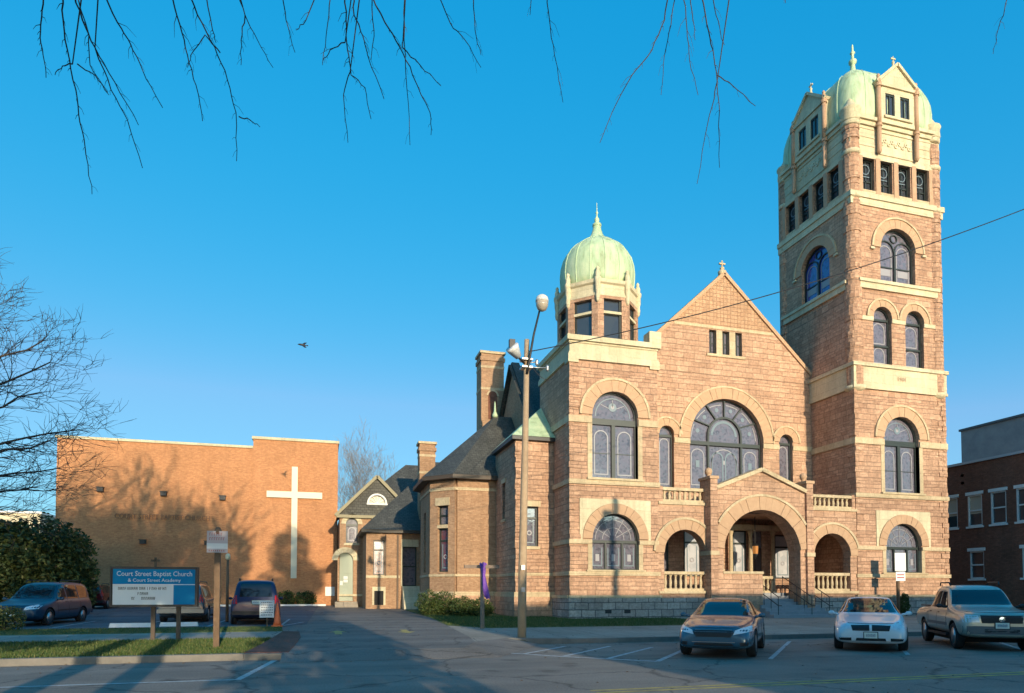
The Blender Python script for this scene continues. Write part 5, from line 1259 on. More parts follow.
class Car:
    def __init__(s, spec): s.sp = spec
    def body(s):
        sp = s.sp; L = sp['L']; hw = sp['W'] / 2; H = sp['H']; zb = sp.get('zb', .2)
        st = sorted(set(sp['st'])); mb = MB(); mb.smooth = True; rings = []
        for y in st:
            top = interp(sp['top'], y); belt = min(interp(sp['belt'], y), top - .02); w = hw * interp(sp['plan'], y); cab = interp(sp['cab'], y); rw = hw * interp(sp['roofw'], y)
            zbb = interp(sp['bot'], y) if 'bot' in sp else zb
            pts = [(.0, zbb), (w * .8, zbb), (w * .97, zbb + .07), (w * 1.0, zbb + (belt - zbb) * .45), (w * .985, zbb + (belt - zbb) * .78), (w * .94, belt)]
            hood = [(w * .84, belt + (top - belt) * .55), (w * .66, belt + (top - belt) * .85), (w * .4, top - .008), (0, top)]
            cabp = [(w * .9 + (rw - w * .9) * .12, belt + .03), (rw, top - .085), (rw * .86, top - .018), (0, top)]
            for a, b in zip(hood, cabp): pts.append((a[0] + (b[0] - a[0]) * cab, a[1] + (b[1] - a[1]) * cab))
            ring_ = [mb.vert((x, y, z)) for x, z in pts] + [mb.vert((-x, y, z)) for x, z in pts[-2:0:-1]]
            rings.append(ring_)
        n = len(rings[0])
        for a, b in zip(rings, rings[1:]):
            for j in range(n): mb.face((a[j], a[(j + 1) % n], b[(j + 1) % n], b[j]))
        mb.face(rings[0][::-1]); mb.face(rings[-1])
        tmp = mb.build('tmp', sp['paint'], uv=False)
        bmm = bmesh.new(); bmm.from_mesh(tmp.data); bmesh.ops.recalc_face_normals(bmm, faces=bmm.faces[:]); bmm.to_mesh(tmp.data); bmm.free()
        ss = tmp.modifiers.new('s', 'SUBSURF'); ss.levels = 2; ss.render_levels = 2
        cut = MB()
        for y in sp['axles']:
            for sgn in (-1, 1):
                x0, x1 = sorted((sgn * (hw - .26), sgn * (hw + .3)))
                cut.lathe((x0, y, sp['wr']), [(sp['wr'] * 1.17, 0), (sp['wr'] * 1.17, x1 - x0)], 28, axis='x')
        cu = cut.build('tmpc', WELL, uv=False)
        bmm = bmesh.new(); bmm.from_mesh(cu.data); bmesh.ops.recalc_face_normals(bmm, faces=bmm.faces[:]); bmm.to_mesh(cu.data); bmm.free()
        bo = tmp.modifiers.new('b', 'BOOLEAN'); bo.operation = 'DIFFERENCE'; bo.object = cu; bo.solver = 'EXACT'; bo.material_mode = 'TRANSFER'
        dg = bpy.context.evaluated_depsgraph_get(); ev = tmp.evaluated_get(dg)
        me = bpy.data.meshes.new_from_object(ev)
        tmp.modifiers.remove(bo); dg = bpy.context.evaluated_depsgraph_get(); ev = tmp.evaluated_get(dg); me2 = ev.to_mesh()
        s.bvh = BVHTree.FromPolygons([v.co.copy() for v in me2.vertices], [tuple(p.vertices) for p in me2.polygons]); ev.to_mesh_clear()
        bpy.data.objects.remove(tmp); bpy.data.objects.remove(cu)
        o = bpy.data.objects.new('body', me); COL.objects.link(o); o.parent = s.root
        return o
    def patch(s, name, poly, ax, m, parent=None, off=.008, h=.07, mirror=False, thick=.012):
        """panel hugging the body; ax: 'F' front (x,z), 'R' rear (x,z), 'S' side (y,z) sign by mirror"""
        outs = []
        for sg in ((1, -1) if mirror else (1,)):
            v, f = clip_poly_grid(poly, h)
            mb = MB(); mb.smooth = False; ids = []; nn = []
            for a, b in v:
                if ax == 'F': o, d = Vector((a * sg, -9, b)), Vector((0, 1, 0))
                elif ax == 'R': o, d = Vector((a * sg, 9, b)), Vector((0, -1, 0))
                elif ax == 'T': o, d = Vector((a * sg, b, 5)), Vector((0, 0, -1))
                else: o, d = Vector((9 * sg, a, b)), Vector((-sg, 0, 0))
                hit, no, _, _ = s.bvh.ray_cast(o, d)
                if hit is None:
                    hit, no, _, _ = s.bvh.find_nearest(o + d * (9 - s.sp['W'] / 2 if ax == 'S' else 9 - s.sp['L'] / 2)); 
                if no.dot(d) > 0: no = -no
                ids.append(mb.vert(hit + no * off)); nn.append((hit - no * thick))
            back = [mb.vert(p) for p in nn]
            ec = {}
            for q in f:
                for i in range(len(q)):
                    e = (q[i], q[(i + 1) % len(q)]); ec[tuple(sorted(e))] = ec.get(tuple(sorted(e)), 0) + 1
            for q in f: mb.face([ids[k] for k in q])
            for q in f:
                for i in range(len(q)):
                    a, b = q[i], q[(i + 1) % len(q)]
                    if ec[tuple(sorted((a, b)))] == 1: mb.face((ids[b], ids[a], back[a], back[b]))
            o = mb.build(name, m, parent or s.root, world=False, uv=False)
            bmm = bmesh.new(); bmm.from_mesh(o.data); bmesh.ops.recalc_face_normals(bmm, faces=bmm.faces[:]); bmm.to_mesh(o.data); bmm.free()
            outs.append(o)
        return outs
    def strip(s, name, pts, ax, m, w=.012, parent=None, mirror=False, off=.004):
        """thin line along a polyline on the skin"""
        poly = []
        L_, R_ = [], []
        for i, p in enumerate(pts):
            a = pts[max(0, i - 1)]; b = pts[min(len(pts) - 1, i + 1)]; dx, dy = b[0] - a[0], b[1] - a[1]; l = sqrt(dx * dx + dy * dy) or 1
            L_.append((p[0] - dy / l * w / 2, p[1] + dx / l * w / 2)); R_.append((p[0] + dy / l * w / 2, p[1] - dx / l * w / 2))
        return s.patch(name, R_ + L_[::-1], ax, m, parent, off=off, h=.15, mirror=mirror, thick=.006)
    def make(s, name, loc, rz, label, group=None, extras=None, z=None):
        sp = s.sp; s.root = empty(name, loc, rz, label, sp['cat'], group)
        s.b = s.body(); hw = sp['W'] / 2; wr = sp['wr']
        for y in sp['axles']:
            for sg in (-1, 1):
                mb = MB(); mb.smooth = True; x0 = sg * (hw - .235); tw = .215 * sg
                pr = [(wr * .62, 0), (wr * .9, 0), (wr * .985, .03 * sg), (wr, .07 * sg), (wr, tw - .06 * sg), (wr * .985, tw - .02 * sg), (wr * .9, tw + .01 * sg), (wr * .66, tw), (wr * .6, tw - .05 * sg)]
                mb.lathe((x0, y, wr), pr, 28, axis='x'); t = mb.build('wheel', TYRE, s.root, world=False, uv=False)
                bmm = bmesh.new(); bmm.from_mesh(t.data); bmesh.ops.recalc_face_normals(bmm, faces=bmm.faces[:]); bmm.to_mesh(t.data); bmm.free()
                mb = MB(); xr = x0 + tw - .035 * sg
                mb.smooth = True; mb.lathe((xr, y, wr), [(wr * .66, .03 * sg), (wr * .6, .0), (wr * .56, -.05 * sg)], 28, axis='x'); mb.smooth = False
                for k in range(sp.get('spokes', 7)):
                    a = 2 * pi * k / sp.get('spokes', 7)
                    u = Vector((0, cos(a), sin(a))); w_ = Vector((0, -sin(a), cos(a)))
                    P = lambda r, q, dx: Vector((xr + dx, y, wr)) + u * r * wr + w_ * q * wr
                    mb.hexa([P(.1, -.07, -.02 * sg), P(.1, .07, -.02 * sg), P(.62, .055, -.02 * sg), P(.62, -.055, -.02 * sg), P(.1, -.07, .012 * sg), P(.1, .07, .012 * sg), P(.62, .05, .012 * sg), P(.62, -.05, .012 * sg)])
                mb.lathe((xr, y, wr), [(.17 * wr, -.02 * sg), (.17 * wr, .02 * sg), (.08 * wr, .028 * sg), (0, .028 * sg)], 14, axis='x')
                mb.m = 1; mb.lathe((xr, y, wr), [(0.001, -.045 * sg), (wr * .58, -.045 * sg)], 20, axis='x')
                r = mb.build('rim', [RIM, WELL], t, world=False, uv=False)
                bmm = bmesh.new(); bmm.from_mesh(r.data); bmesh.ops.recalc_face_normals(bmm, faces=bmm.faces[:]); bmm.to_mesh(r.data); bmm.free()
        for nm, poly, ax, m, mir in sp['patches']:
            s.patch(nm, poly, ax, m, mirror=mir, off=.006)
        for nm, pts, ax, m, w, mir in sp.get('strips', []):
            s.strip(nm, pts, ax, m, w, parent=s.b, mirror=mir)
        mb = MB()   # mirrors
        my, mz, mx = sp['mirror']
        for sg in (-1, 1):
            mb = MB(); mb.smooth = True; c = Vector((sg * (mx + .12), my, mz))
            pr = []
            mb.tube([(sg * (mx - .06), my + .02, mz - .04), (sg * (mx + .05), my, mz - .02)], [.035, .03], 8)
            for k in range(7):
                t = k / 6; pr.append((sg * (mx + .03 + .17 * t), my + .02 * t, mz))
            rr = [.02, .055, .064, .066, .063, .052, .015]
            b0 = len(mb.v); mb.tube(pr, rr, 10)
            for i in range(b0, len(mb.v)):
                x, y_, z_ = mb.v[i]; mb.v[i] = (x, my + (y_ - my) * .7, mz + (z_ - mz) * .95)
            mb.build('mirror', sp.get('mirrorm', sp['paint']), s.root, world=False, uv=False)
        if 'plate' in sp:
            for ax, zc in sp['plate']:
                y = -9 if ax == 'F' else 9; d = Vector((0, 1 if ax == 'F' else -1, 0))
                hit, no, _, _ = s.bvh.ray_cast(Vector((0, y, zc)), d); q = -1 if ax == 'F' else 1
                mb = MB(); ya, yb = sorted((hit.y + q * .01, hit.y + q * .032)); mb.box(-.155, .155, ya, yb, zc - .078, zc + .078); pl_f = MB(); ya2, yb2 = sorted((hit.y + q * .006, hit.y + q * .026)); pl_f.box(-.175, .175, ya2, yb2, zc - .095, zc + .095); pl_f.build('plate_frame', BLACKP, s.root, world=False, uv=False); pl = mb.build('licence_plate', PLATE, s.root, world=False, uv=False)
                mb = MB(); yc = hit.y + q * .033; FF = Fr(-.155 if q < 0 else .155, yc, -q, 0)
                for k in range(6):
                    a = .045 + .038 * k; fbox(mb, FF, a, a + .007, zc - .04, zc + .035, -.002, .0); fbox(mb, FF, a + .018, a + .025, zc - .04, zc + .035, -.002, .0); fbox(mb, FF, a + .007, a + .018, zc + (.028 if k % 2 else -.005), zc + (.035 if k % 2 else .002), -.002, 0)
                mb.build('plate_number', INK, pl, world=False, uv=False)
        mb = MB(); mb.box(-hw * .75, hw * .75, sp['axles'][0] - .1, sp['axles'][1] + .1, wr * .55, sp.get('zb', .2) + .08)
        for y in sp['axles']: mb.tube([(-hw * .8, y, wr), (hw * .8, y, wr)], .05, 6)
        mb.build('underbody', WELL, s.root, world=False, uv=False)
        if extras: extras(s)
        return s.root

def stations(*a): return list(a)

def sedan_spec(pm, L=4.85, W=1.85, H=1.46, kind=0):
    f = -L / 2; r = L / 2
    sp = dict(cat='car', L=L, W=W, H=H, wr=.335, zb=.2, paint=pm, axles=(f + .98, f + .98 + 2.76), spokes=7 if kind else 10)
    sp['st'] = [f, f + .03, f + .12, f + .3, f + .6, f + .98, f + 1.25, f + 1.45, f + 1.75, f + 2.1, f + 2.5, f + 2.9, f + 3.3, f + 3.65, f + 3.95, f + 4.2, r - .25, r - .08, r]
    hd = .96 if kind == 0 else .98
    sp['top'] = [(f, .60), (f + .03, .68), (f + .12, .76), (f + .3, .82), (f + .98, .93), (f + 1.4, hd), (f + 1.55, hd + .05), (f + 2.3, H - .06), (f + 2.65, H), (f + 3.2, H - .03), (f + 3.55, H - .12), (f + 4.15, 1.13), (r - .25, 1.08), (r - .05, 1.02), (r, .9)]
    sp['belt'] = [(f, .5), (f + .12, .62), (f + .6, .76), (f + 1.25, .86), (f + 1.7, .93), (f + 3.6, .98), (r - .3, .98), (r, .82)]
    sp['plan'] = [(f, .74), (f + .03, .82), (f + .12, .89), (f + .3, .94), (f + .7, .985), (f + 1.3, 1.0), (r - 1.0, 1.0), (r - .3, .95), (r - .08, .87), (r, .78)]
    sp['bot'] = [(f, .3), (f + .12, .22), (f + .4, .2), (r - .4, .22), (r, .34)]
    sp['cab'] = [(f + 1.35, 0), (f + 1.6, .45), (f + 2.0, 1), (f + 3.6, 1), (f + 4.05, .5), (f + 4.3, 0)]
    sp['roofw'] = [(f + 1.4, .8), (f + 2.2, .66), (f + 3.2, .64), (f + 4.0, .7)]
    sp['mirror'] = (f + 1.72, 1.0, W / 2 - .04)
    return sp, f, r

# dark sedan parked nose out
NAVY = paint('blue grey metallic paint', (.04, .10, .15), .15, .22)
sp, f, r = sedan_spec(NAVY, 4.87, 1.84, 1.47, 0)
zw = 1.47
sp['patches'] = [
    ('windshield', [(-.67, 1.0), (.67, 1.0), (.62, 1.12), (.53, 1.37), (.3, 1.395), (-.3, 1.395), (-.53, 1.37), (-.62, 1.12)], 'F', CARGLASS, False),
    ('rear_window', [(-.6, 1.13), (.6, 1.13), (.5, 1.36), (-.5, 1.36)], 'R', CARGLASS, False),
    ('side_window', [(f + 1.75, 1.0), (f + 2.72, 1.0), (f + 2.68, 1.34), (f + 2.4, 1.33), (f + 2.1, 1.2)], 'S', CARGLASS, True),
    ('side_window', [(f + 2.8, 1.0), (f + 3.7, 1.02), (f + 3.45, 1.28), (f + 3.2, 1.33), (f + 2.77, 1.345)], 'S', CARGLASS, True),
    ('headlight', [(.46, .58), (.86, .66), (.9, .74), (.82, .78), (.62, .73), (.5, .68)], 'F', LAMP, True),
    ('grille', [(-.4, .52), (.4, .52), (.47, .62), (.44, .68), (-.44, .68), (-.47, .62)], 'F', BLACKP, False),
    ('bumper_intake', [(-.5, .28), (.5, .28), (.42, .38), (-.42, .38)], 'F', BLACKP, False),
    ('fog_lamp', [(.62, .32), (.84, .34), (.84, .42), (.6, .40)], 'F', BLACKP, True),
    ('tail_light', [(.5, .78), (.84, .78), (.84, .95), (.5, .98)], 'R', REDL, True)]
sp['strips'] = [('door_gap', [(f + 2.76, .36), (f + 2.76, .96)], 'S', BLACKP, .014, True), ('door_gap', [(f + 1.66, .5), (f + 1.66, .95)], 'S', BLACKP, .014, True), ('door_gap', [(f + 3.75, .7), (f + 3.68, .98)], 'S', BLACKP, .014, True),
                ('hood_gap', [(-.78, .80), (-.5, .745), (0, .735), (.5, .745), (.78, .80)], 'F', BLACKP, .012, False), ('grille_bar', [(-.45, .60), (.45, .60)], 'F', RIMD, .012, False), ('grille_bar', [(-.44, .645), (.44, .645)], 'F', RIMD, .012, False), ('grille_bar', [(-.42, .555), (.42, .555)], 'F', CHROME, .012, False), ('grille_bar', [(-.43, .69), (0, .695), (.43, .69)], 'F', RIMD, .016, False),
                ('chrome_line', [(-.5, .40), (.5, .40)], 'F', CHROME, .014, False), ('chrome_line', [(f + 1.72, .99), (f + 3.72, 1.01)], 'S', CHROME, .012, True), ('door_handle', [(f + 2.45, .86), (f + 2.65, .865)], 'S', CHROME, .03, True), ('door_handle', [(f + 3.35, .88), (f + 3.55, .885)], 'S', CHROME, .03, True)]
sp['plate'] = [('R', .6)]
Car(sp).make('parked_car', (10.6, 16.05, 0), radians(-40), 'blue grey sedan parked nose out, without a front plate', 'cars parked along the kerb')

# white compact sedan
WHITEP = paint('white car paint', (.70, .73, .75), .0, .25)
sp, f, r = sedan_spec(WHITEP, 4.75, 1.82, 1.49, 1)
sp['patches'] = [
    ('windshield', [(-.68, 1.02), (.68, 1.02), (.62, 1.14), (.53, 1.38), (.3, 1.41), (-.3, 1.41), (-.53, 1.38), (-.62, 1.14)], 'F', CARGLASS, False),
    ('rear_window', [(-.6, 1.15), (.6, 1.15), (.5, 1.37), (-.5, 1.37)], 'R', CARGLASS, False),
    ('side_window', [(f + 1.75, 1.01), (f + 2.72, 1.01), (f + 2.68, 1.35), (f + 2.4, 1.34), (f + 2.1, 1.21)], 'S', CARGLASS, True),
    ('side_window', [(f + 2.8, 1.01), (f + 3.7, 1.03), (f + 3.45, 1.29), (f + 3.2, 1.34), (f + 2.77, 1.355)], 'S', CARGLASS, True),
    ('headlight', [(.51, .60), (.84, .62), (.86, .72), (.8, .76), (.53, .73)], 'F', LAMP, True),
    ('grille', [(.03, .565), (.43, .565), (.47, .71), (.03, .72)], 'F', BLACKP, True),
    ('bumper_intake', [(-.36, .30), (.36, .30), (.34, .375), (-.34, .375)], 'F', BLACKP, False),
    ('fog_lamp', [(.46, .30), (.74, .31), (.76, .37), (.46, .38)], 'F', BLACKP, True),
    ('tail_light', [(.5, .8), (.84, .8), (.84, .97), (.5, 1.0)], 'R', REDL, True)]
sp['strips'] = [('door_gap', [(f + 2.76, .36), (f + 2.76, .97)], 'S', BLACKP, .012, True), ('door_gap', [(f + 1.66, .5), (f + 1.66, .96)], 'S', BLACKP, .012, True),
                ('hood_gap', [(-.8, .80), (-.5, .76), (0, .75), (.5, .76), (.8, .80)], 'F', BLACKP, .012, False), ('grille_bar', [(.04, .62), (.41, .62)], 'F', CHROME, .01, True), ('grille_bar', [(.04, .665), (.42, .665)], 'F', CHROME, .01, True), ('door_handle', [(f + 2.45, .88), (f + 2.65, .885)], 'S', WHITEP, .03, True)]
sp['plate'] = [('F', .45), ('R', .6)]
Car(sp).make('parked_car', (15.65, 16.3, 0), radians(-43), 'white compact sedan parked nose out between the blue grey sedan and the pickup', 'cars parked along the kerb')

# pickup
TAN = paint('champagne metallic paint', (.45, .41, .34), .4, .3)
L, W, H = 5.25, 1.86, 1.83; f = -L / 2; r = L / 2
sp = dict(cat='pickup truck', L=L, W=W, H=H, wr=.37, zb=.36, paint=TAN, axles=(f + .9, f + .9 + 3.2), spokes=5)
sp['st'] = [f, f + .03, f + .14, f + .35, f + .8, f + 1.2, f + 1.4, f + 1.6, f + 1.9, f + 2.2, f + 2.6, f + 3.0, f + 3.35, f + 3.5, f + 3.6, f + 3.7, f + 4.2, f + 4.8, r - .08, r]
sp['top'] = [(f, .92), (f + .03, 1.0), (f + .14, 1.06), (f + .4, 1.1), (f + 1.3, 1.18), (f + 1.5, 1.24), (f + 2.1, H - .08), (f + 2.35, H), (f + 3.2, H - .01), (f + 3.42, H - .06), (f + 3.62, 1.22), (f + 3.75, 1.16), (r - .05, 1.15), (r, 1.05)]
sp['belt'] = [(f, .84), (f + .14, .95), (f + .4, 1.0), (f + 1.4, 1.08), (f + 3.6, 1.12), (r, 1.0)]
sp['plan'] = [(f, .84), (f + .03, .9), (f + .14, .95), (f + .35, .985), (f + .8, 1.0), (r - .15, 1.0), (r, .96)]
sp['bot'] = [(f, .42), (f + .14, .36), (f + .5, .36), (r - .2, .42), (r, .5)]
sp['cab'] = [(f + 1.35, 0), (f + 1.6, .6), (f + 1.9, 1), (f + 3.45, 1), (f + 3.65, .4), (f + 3.75, .0)]
sp['roofw'] = [(f + 1.4, .88), (f + 2.2, .76), (f + 3.5, .76)]
sp['mirror'] = (f + 1.75, 1.2, W / 2 - .02); sp['mirrorm'] = BLACKP
sp['patches'] = [
    ('windshield', [(-.74, 1.24), (.74, 1.24), (.62, 1.66), (-.62, 1.66)], 'F', CARGLASS, False),
    ('rear_window', [(-.6, 1.28), (.6, 1.28), (.56, 1.64), (-.56, 1.64)], 'R', CARGLASS, False),
    ('side_window', [(f + 1.72, 1.14), (f + 2.52, 1.14), (f + 2.5, 1.62), (f + 2.15, 1.61)], 'S', CARGLASS, True),
    ('side_window', [(f + 2.62, 1.14), (f + 3.38, 1.15), (f + 3.3, 1.62), (f + 2.6, 1.63)], 'S', CARGLASS, True),
    ('headlight', [(.5, .78), (.86, .78), (.87, .96), (.54, .97)], 'F', LAMP, True),
    ('grille', [(-.46, .76), (.46, .76), (.49, .97), (-.49, .97)], 'F', BLACKP, False),
    ('bumper', [(-.86, .46), (.86, .46), (.87, .68), (-.87, .68)], 'F', mat('grey bumper plastic', (.12, .125, .13), .5), False),
    ('bumper_intake', [(-.4, .5), (.4, .5), (.4, .6), (-.4, .6)], 'F', BLACKP, False),
    ('wheel_flare', [(f + .4, .45), (f + .5, .72), (f + .72, .86), (f + 1.08, .86), (f + 1.3, .72), (f + 1.4, .45), (f + 1.36, .45), (f + 1.26, .68), (f + 1.06, .81), (f + .74, .81), (f + .54, .68), (f + .44, .45)], 'S', TAN, True),
    ('tail_light', [(.78, .75), (.9, .75), (.9, 1.05), (.78, 1.05)], 'R', REDL, True)]
sp['strips'] = [('door_gap', [(f + 2.57, .5), (f + 2.57, 1.13)], 'S', BLACKP, .014, True), ('door_gap', [(f + 1.56, .5), (f + 1.56, 1.1)], 'S', BLACKP, .014, True), ('door_gap', [(f + 3.5, .7), (f + 3.5, 1.13)], 'S', BLACKP, .014, True), ('cab_gap', [(f + 3.66, .5), (f + 3.66, 1.1)], 'S', BLACKP, .02, True),
                ('side_moulding', [(f + 1.45, .68), (f + 3.6, .68)], 'S', mat('grey bumper plastic'), .09, True), ('grille_bar', [(-.47, .865), (.47, .865)], 'F', TAN, .035, False), ('grille_surround', [(-.48, .985), (.48, .985)], 'F', TAN, .03, False), ('door_handle', [(f + 2.3, 1.0), (f + 2.48, 1.0)], 'S', BLACKP, .035, True), ('door_handle', [(f + 3.2, 1.01), (f + 3.38, 1.01)], 'S', BLACKP, .035, True), ('hood_gap', [(-.84, 1.06), (0, 1.04), (.84, 1.06)], 'F', BLACKP, .012, False)]
sp['plate'] = [('F', .70), ('R', .62)]
def rails(c):
    for sg in (-1, 1): mb = MB(); mb.smooth = True; mb.tube([(sg * .62, f + 2.2, H - .03), (sg * .63, f + 2.3, H + .06), (sg * .63, f + 3.2, H + .06), (sg * .62, f + 3.3, H - .03)], .02, 8); mb.build('roof_rail', BLACKP, c.root, world=False, uv=False)
    mb = MB(); mb.box(-.75, .75, f + 3.8, r - .05, 1.14, 1.18); mb.build('bed_cover', BLACKP, c.root, world=False, uv=False)
    for sg in (-1, 1):
        mb = MB(); xa, xb = sorted((sg * (W / 2 - .12), sg * (W / 2 + .02))); mb.box(xa, xb, f + 1.45, f + 3.5, .34, .4); mb.build('running_board', BLACKP, c.root, world=False, uv=False)
    mb = MB(); mb.lathe((0, f - .012, .865), [(.0, -.02), (.07, -.015), (.075, .0)], 16, axis='y'); mb.build('badge', CHROME, c.root, world=False, uv=False)
Car(sp).make('pickup_truck', (18.95, 15.8, 0), radians(-35), 'champagne four door pickup truck parked nose out at the right edge', 'cars parked along the kerb', rails)

def van_spec(pm, L, W, H, suv):
    f = -L / 2; r = L / 2
    sp = dict(cat='suv' if suv else 'minivan', L=L, W=W, H=H, wr=.36 if suv else .34, zb=.28 if suv else .22, paint=pm, axles=(f + .92, r - 1.0), spokes=6)
    hd = 1.06 if suv else 1.0
    sp['st'] = [f, f + .04, f + .15, f + .4, f + .9, f + 1.2, f + 1.4, f + 1.7, f + 2.0, f + 2.4, f + 3.0, f + 3.6, r - .7, r - .4, r - .2, r - .08, r - .02, r]
    sp['top'] = [(f, .68 if not suv else .84), (f + .04, .76 if not suv else .92), (f + .15, .84 if not suv else .98), (f + .9, hd - .03), (f + 1.2, hd + .02), (f + 1.35, hd + .08), (f + 2.1, H - .09), (f + 2.5, H), (r - .7, H), (r - .3, H - .04), (r - .2, H - .1), (r - .08, 1.25), (r - .02, 1.02), (r, .9)]
    sp['belt'] = [(f, .6), (f + .15, .74), (f + .5, .84), (f + 1.3, .96), (r - .2, 1.04), (r, .8)]
    sp['plan'] = [(f, .76), (f + .04, .84), (f + .15, .9), (f + .4, .96), (f + .9, 1.0), (r - .5, 1.0), (r - .15, .97), (r - .02, .93), (r, .88)]
    sp['bot'] = [(f, .34), (f + .15, .26), (f + .4, sp['zb']), (r - .3, sp['zb']), (r, .4)]
    sp['cab'] = [(f + 1.15, 0), (f + 1.4, .5), (f + 1.8, 1), (r - .06, 1), (r, .7)]
    sp['roofw'] = [(f + 1.3, .82), (f + 2.2, .74), (r - .5, .74), (r - .1, .78), (r, .84)]
    sp['mirror'] = (f + 1.6, 1.06, W / 2 - .03)
    zt = H - .14
    G_ = CARGLASS
    sp['patches'] = [
        ('windshield', [(-.74, 1.08), (.74, 1.08), (.6, H - .14), (-.6, H - .14)], 'F', G_, False),
        ('rear_window', [(-.62, 1.14), (.62, 1.14), (.56, H - .16), (-.56, H - .16)], 'R', G_, False),
        ('side_window', [(f + 1.65, 1.06), (f + 2.42, 1.06), (f + 2.4, zt), (f + 2.15, zt - .02)], 'S', G_, True),
        ('side_window', [(f + 2.52, 1.06), (f + 3.45, 1.07), (f + 3.4, zt), (f + 2.5, zt)], 'S', G_, True),
        ('side_window', [(f + 3.55, 1.08), (r - .35, 1.1), (r - .45, zt - .02), (f + 3.52, zt)], 'S', G_, True),
        ('headlight', [(.44, .64 if not suv else .76), (.84, .68 if not suv else .76), (.86, .8 if not suv else .9), (.76, .84 if not suv else .92), (.48, .76 if not suv else .9)], 'F', LAMP, True),
        ('grille', [(-.38, .6 if not suv else .72), (.38, .6 if not suv else .72), (.42, .72 if not suv else .9), (-.42, .72 if not suv else .9)], 'F', BLACKP, False),
        ('bumper_intake', [(-.5, .34), (.5, .34), (.46, .46), (-.46, .46)], 'F', BLACKP, False),
        ('tail_light', [(.7, .86), (.9, .86), (.89, 1.2), (.72, 1.2)], 'R', REDL, True)]
    sp['strips'] = [('door_gap', [(f + 2.47, .4), (f + 2.47, 1.05)], 'S', BLACKP, .013, True), ('door_gap', [(f + 1.55, .45), (f + 1.55, 1.02)], 'S', BLACKP, .013, True), ('door_gap', [(f + 3.5, .4), (f + 3.5, 1.06)], 'S', BLACKP, .013, True), ('door_handle', [(f + 2.2, .94), (f + 2.38, .94)], 'S', BLACKP, .03, True), ('door_handle', [(f + 2.6, .95), (f + 2.78, .95)], 'S', BLACKP, .03, True),
                    ('bumper_line', [(-.8, .62), (.8, .62)], 'R', BLACKP, .015, False), ('side_moulding', [(f + 1.5, .6), (r - 1.5, .62)], 'S', BLACKP, .05, True)]
    sp['plate'] = [('F', .5), ('R', .92)]
    def rails(c):
        for sg in (-1, 1):
            mb = MB(); mb.smooth = True; x = sg * W / 2 * .66; mb.tube([(x, f + 2.3, H - .04), (x, f + 2.4, H + .05), (x, r - .75, H + .05), (x, r - .6, H - .03)], .02, 8); mb.build('roof_rail', BLACKP, c.root, world=False, uv=False)
        mb = MB(); mb.box(-W / 2 * .94, W / 2 * .94, r - .1, r + .05, .42, .58); mb.build('rear_bumper', pm if not suv else BLACKP, c.root, world=False, uv=False)
    return sp, rails
BLUEP = paint('dark blue car paint', (.006, .018, .075), .0, .3, .1)
TEALP = paint('dark blue minivan paint', (.010, .045, .085), .0, .3, .1)
SILV = paint('dark grey car paint', (.11, .12, .13), .3, .25)
MAROON = paint('red car paint', (.20, .012, .016), .2, .25)
g_ = 'cars in the side car park'
sp, ex = van_spec(TEALP, 4.75, 1.9, 1.76, False)
Car(sp).make('minivan', (-11.05, 31.9, G(31.8) - .02), radians(-6), 'dark blue minivan parked facing the street before the evergreen', g_, ex)
sp, ex = van_spec(BLUEP, 4.6, 1.94, 1.84, True)
Car(sp).make('parked_suv', (-2.75, 31.1, G(31.1) - .02), radians(185), 'dark blue suv seen from behind, next to the traffic cone', g_, ex)
sp, ex = van_spec(SILV, 4.8, 1.92, 1.72, False)
Car(sp).make('minivan', (-5.72, 33.4, G(33.4) - .02), radians(180), 'grey minivan half hidden behind the church sign', g_, ex)
sp, ex = van_spec(MAROON, 4.4, 1.8, 1.6, True)
Car(sp).make('parked_suv', (-14.2, 50.2, G(50.2) - .02), radians(180), 'red suv parked near the hall wall, seen between minivan and sign', g_, ex)

# ------------------------------------------------------------------ trees and plants
BARK = mat('grey brown bark', (.10, .075, .055), .95, noise=(6, .3, (.055, .042, .032)), bump=.5, bscale=25)
TWIG = mat('dark twig bark', (.05, .038, .032), .9)
BUD = mat('twig bark', (.12, .085, .06), .9)

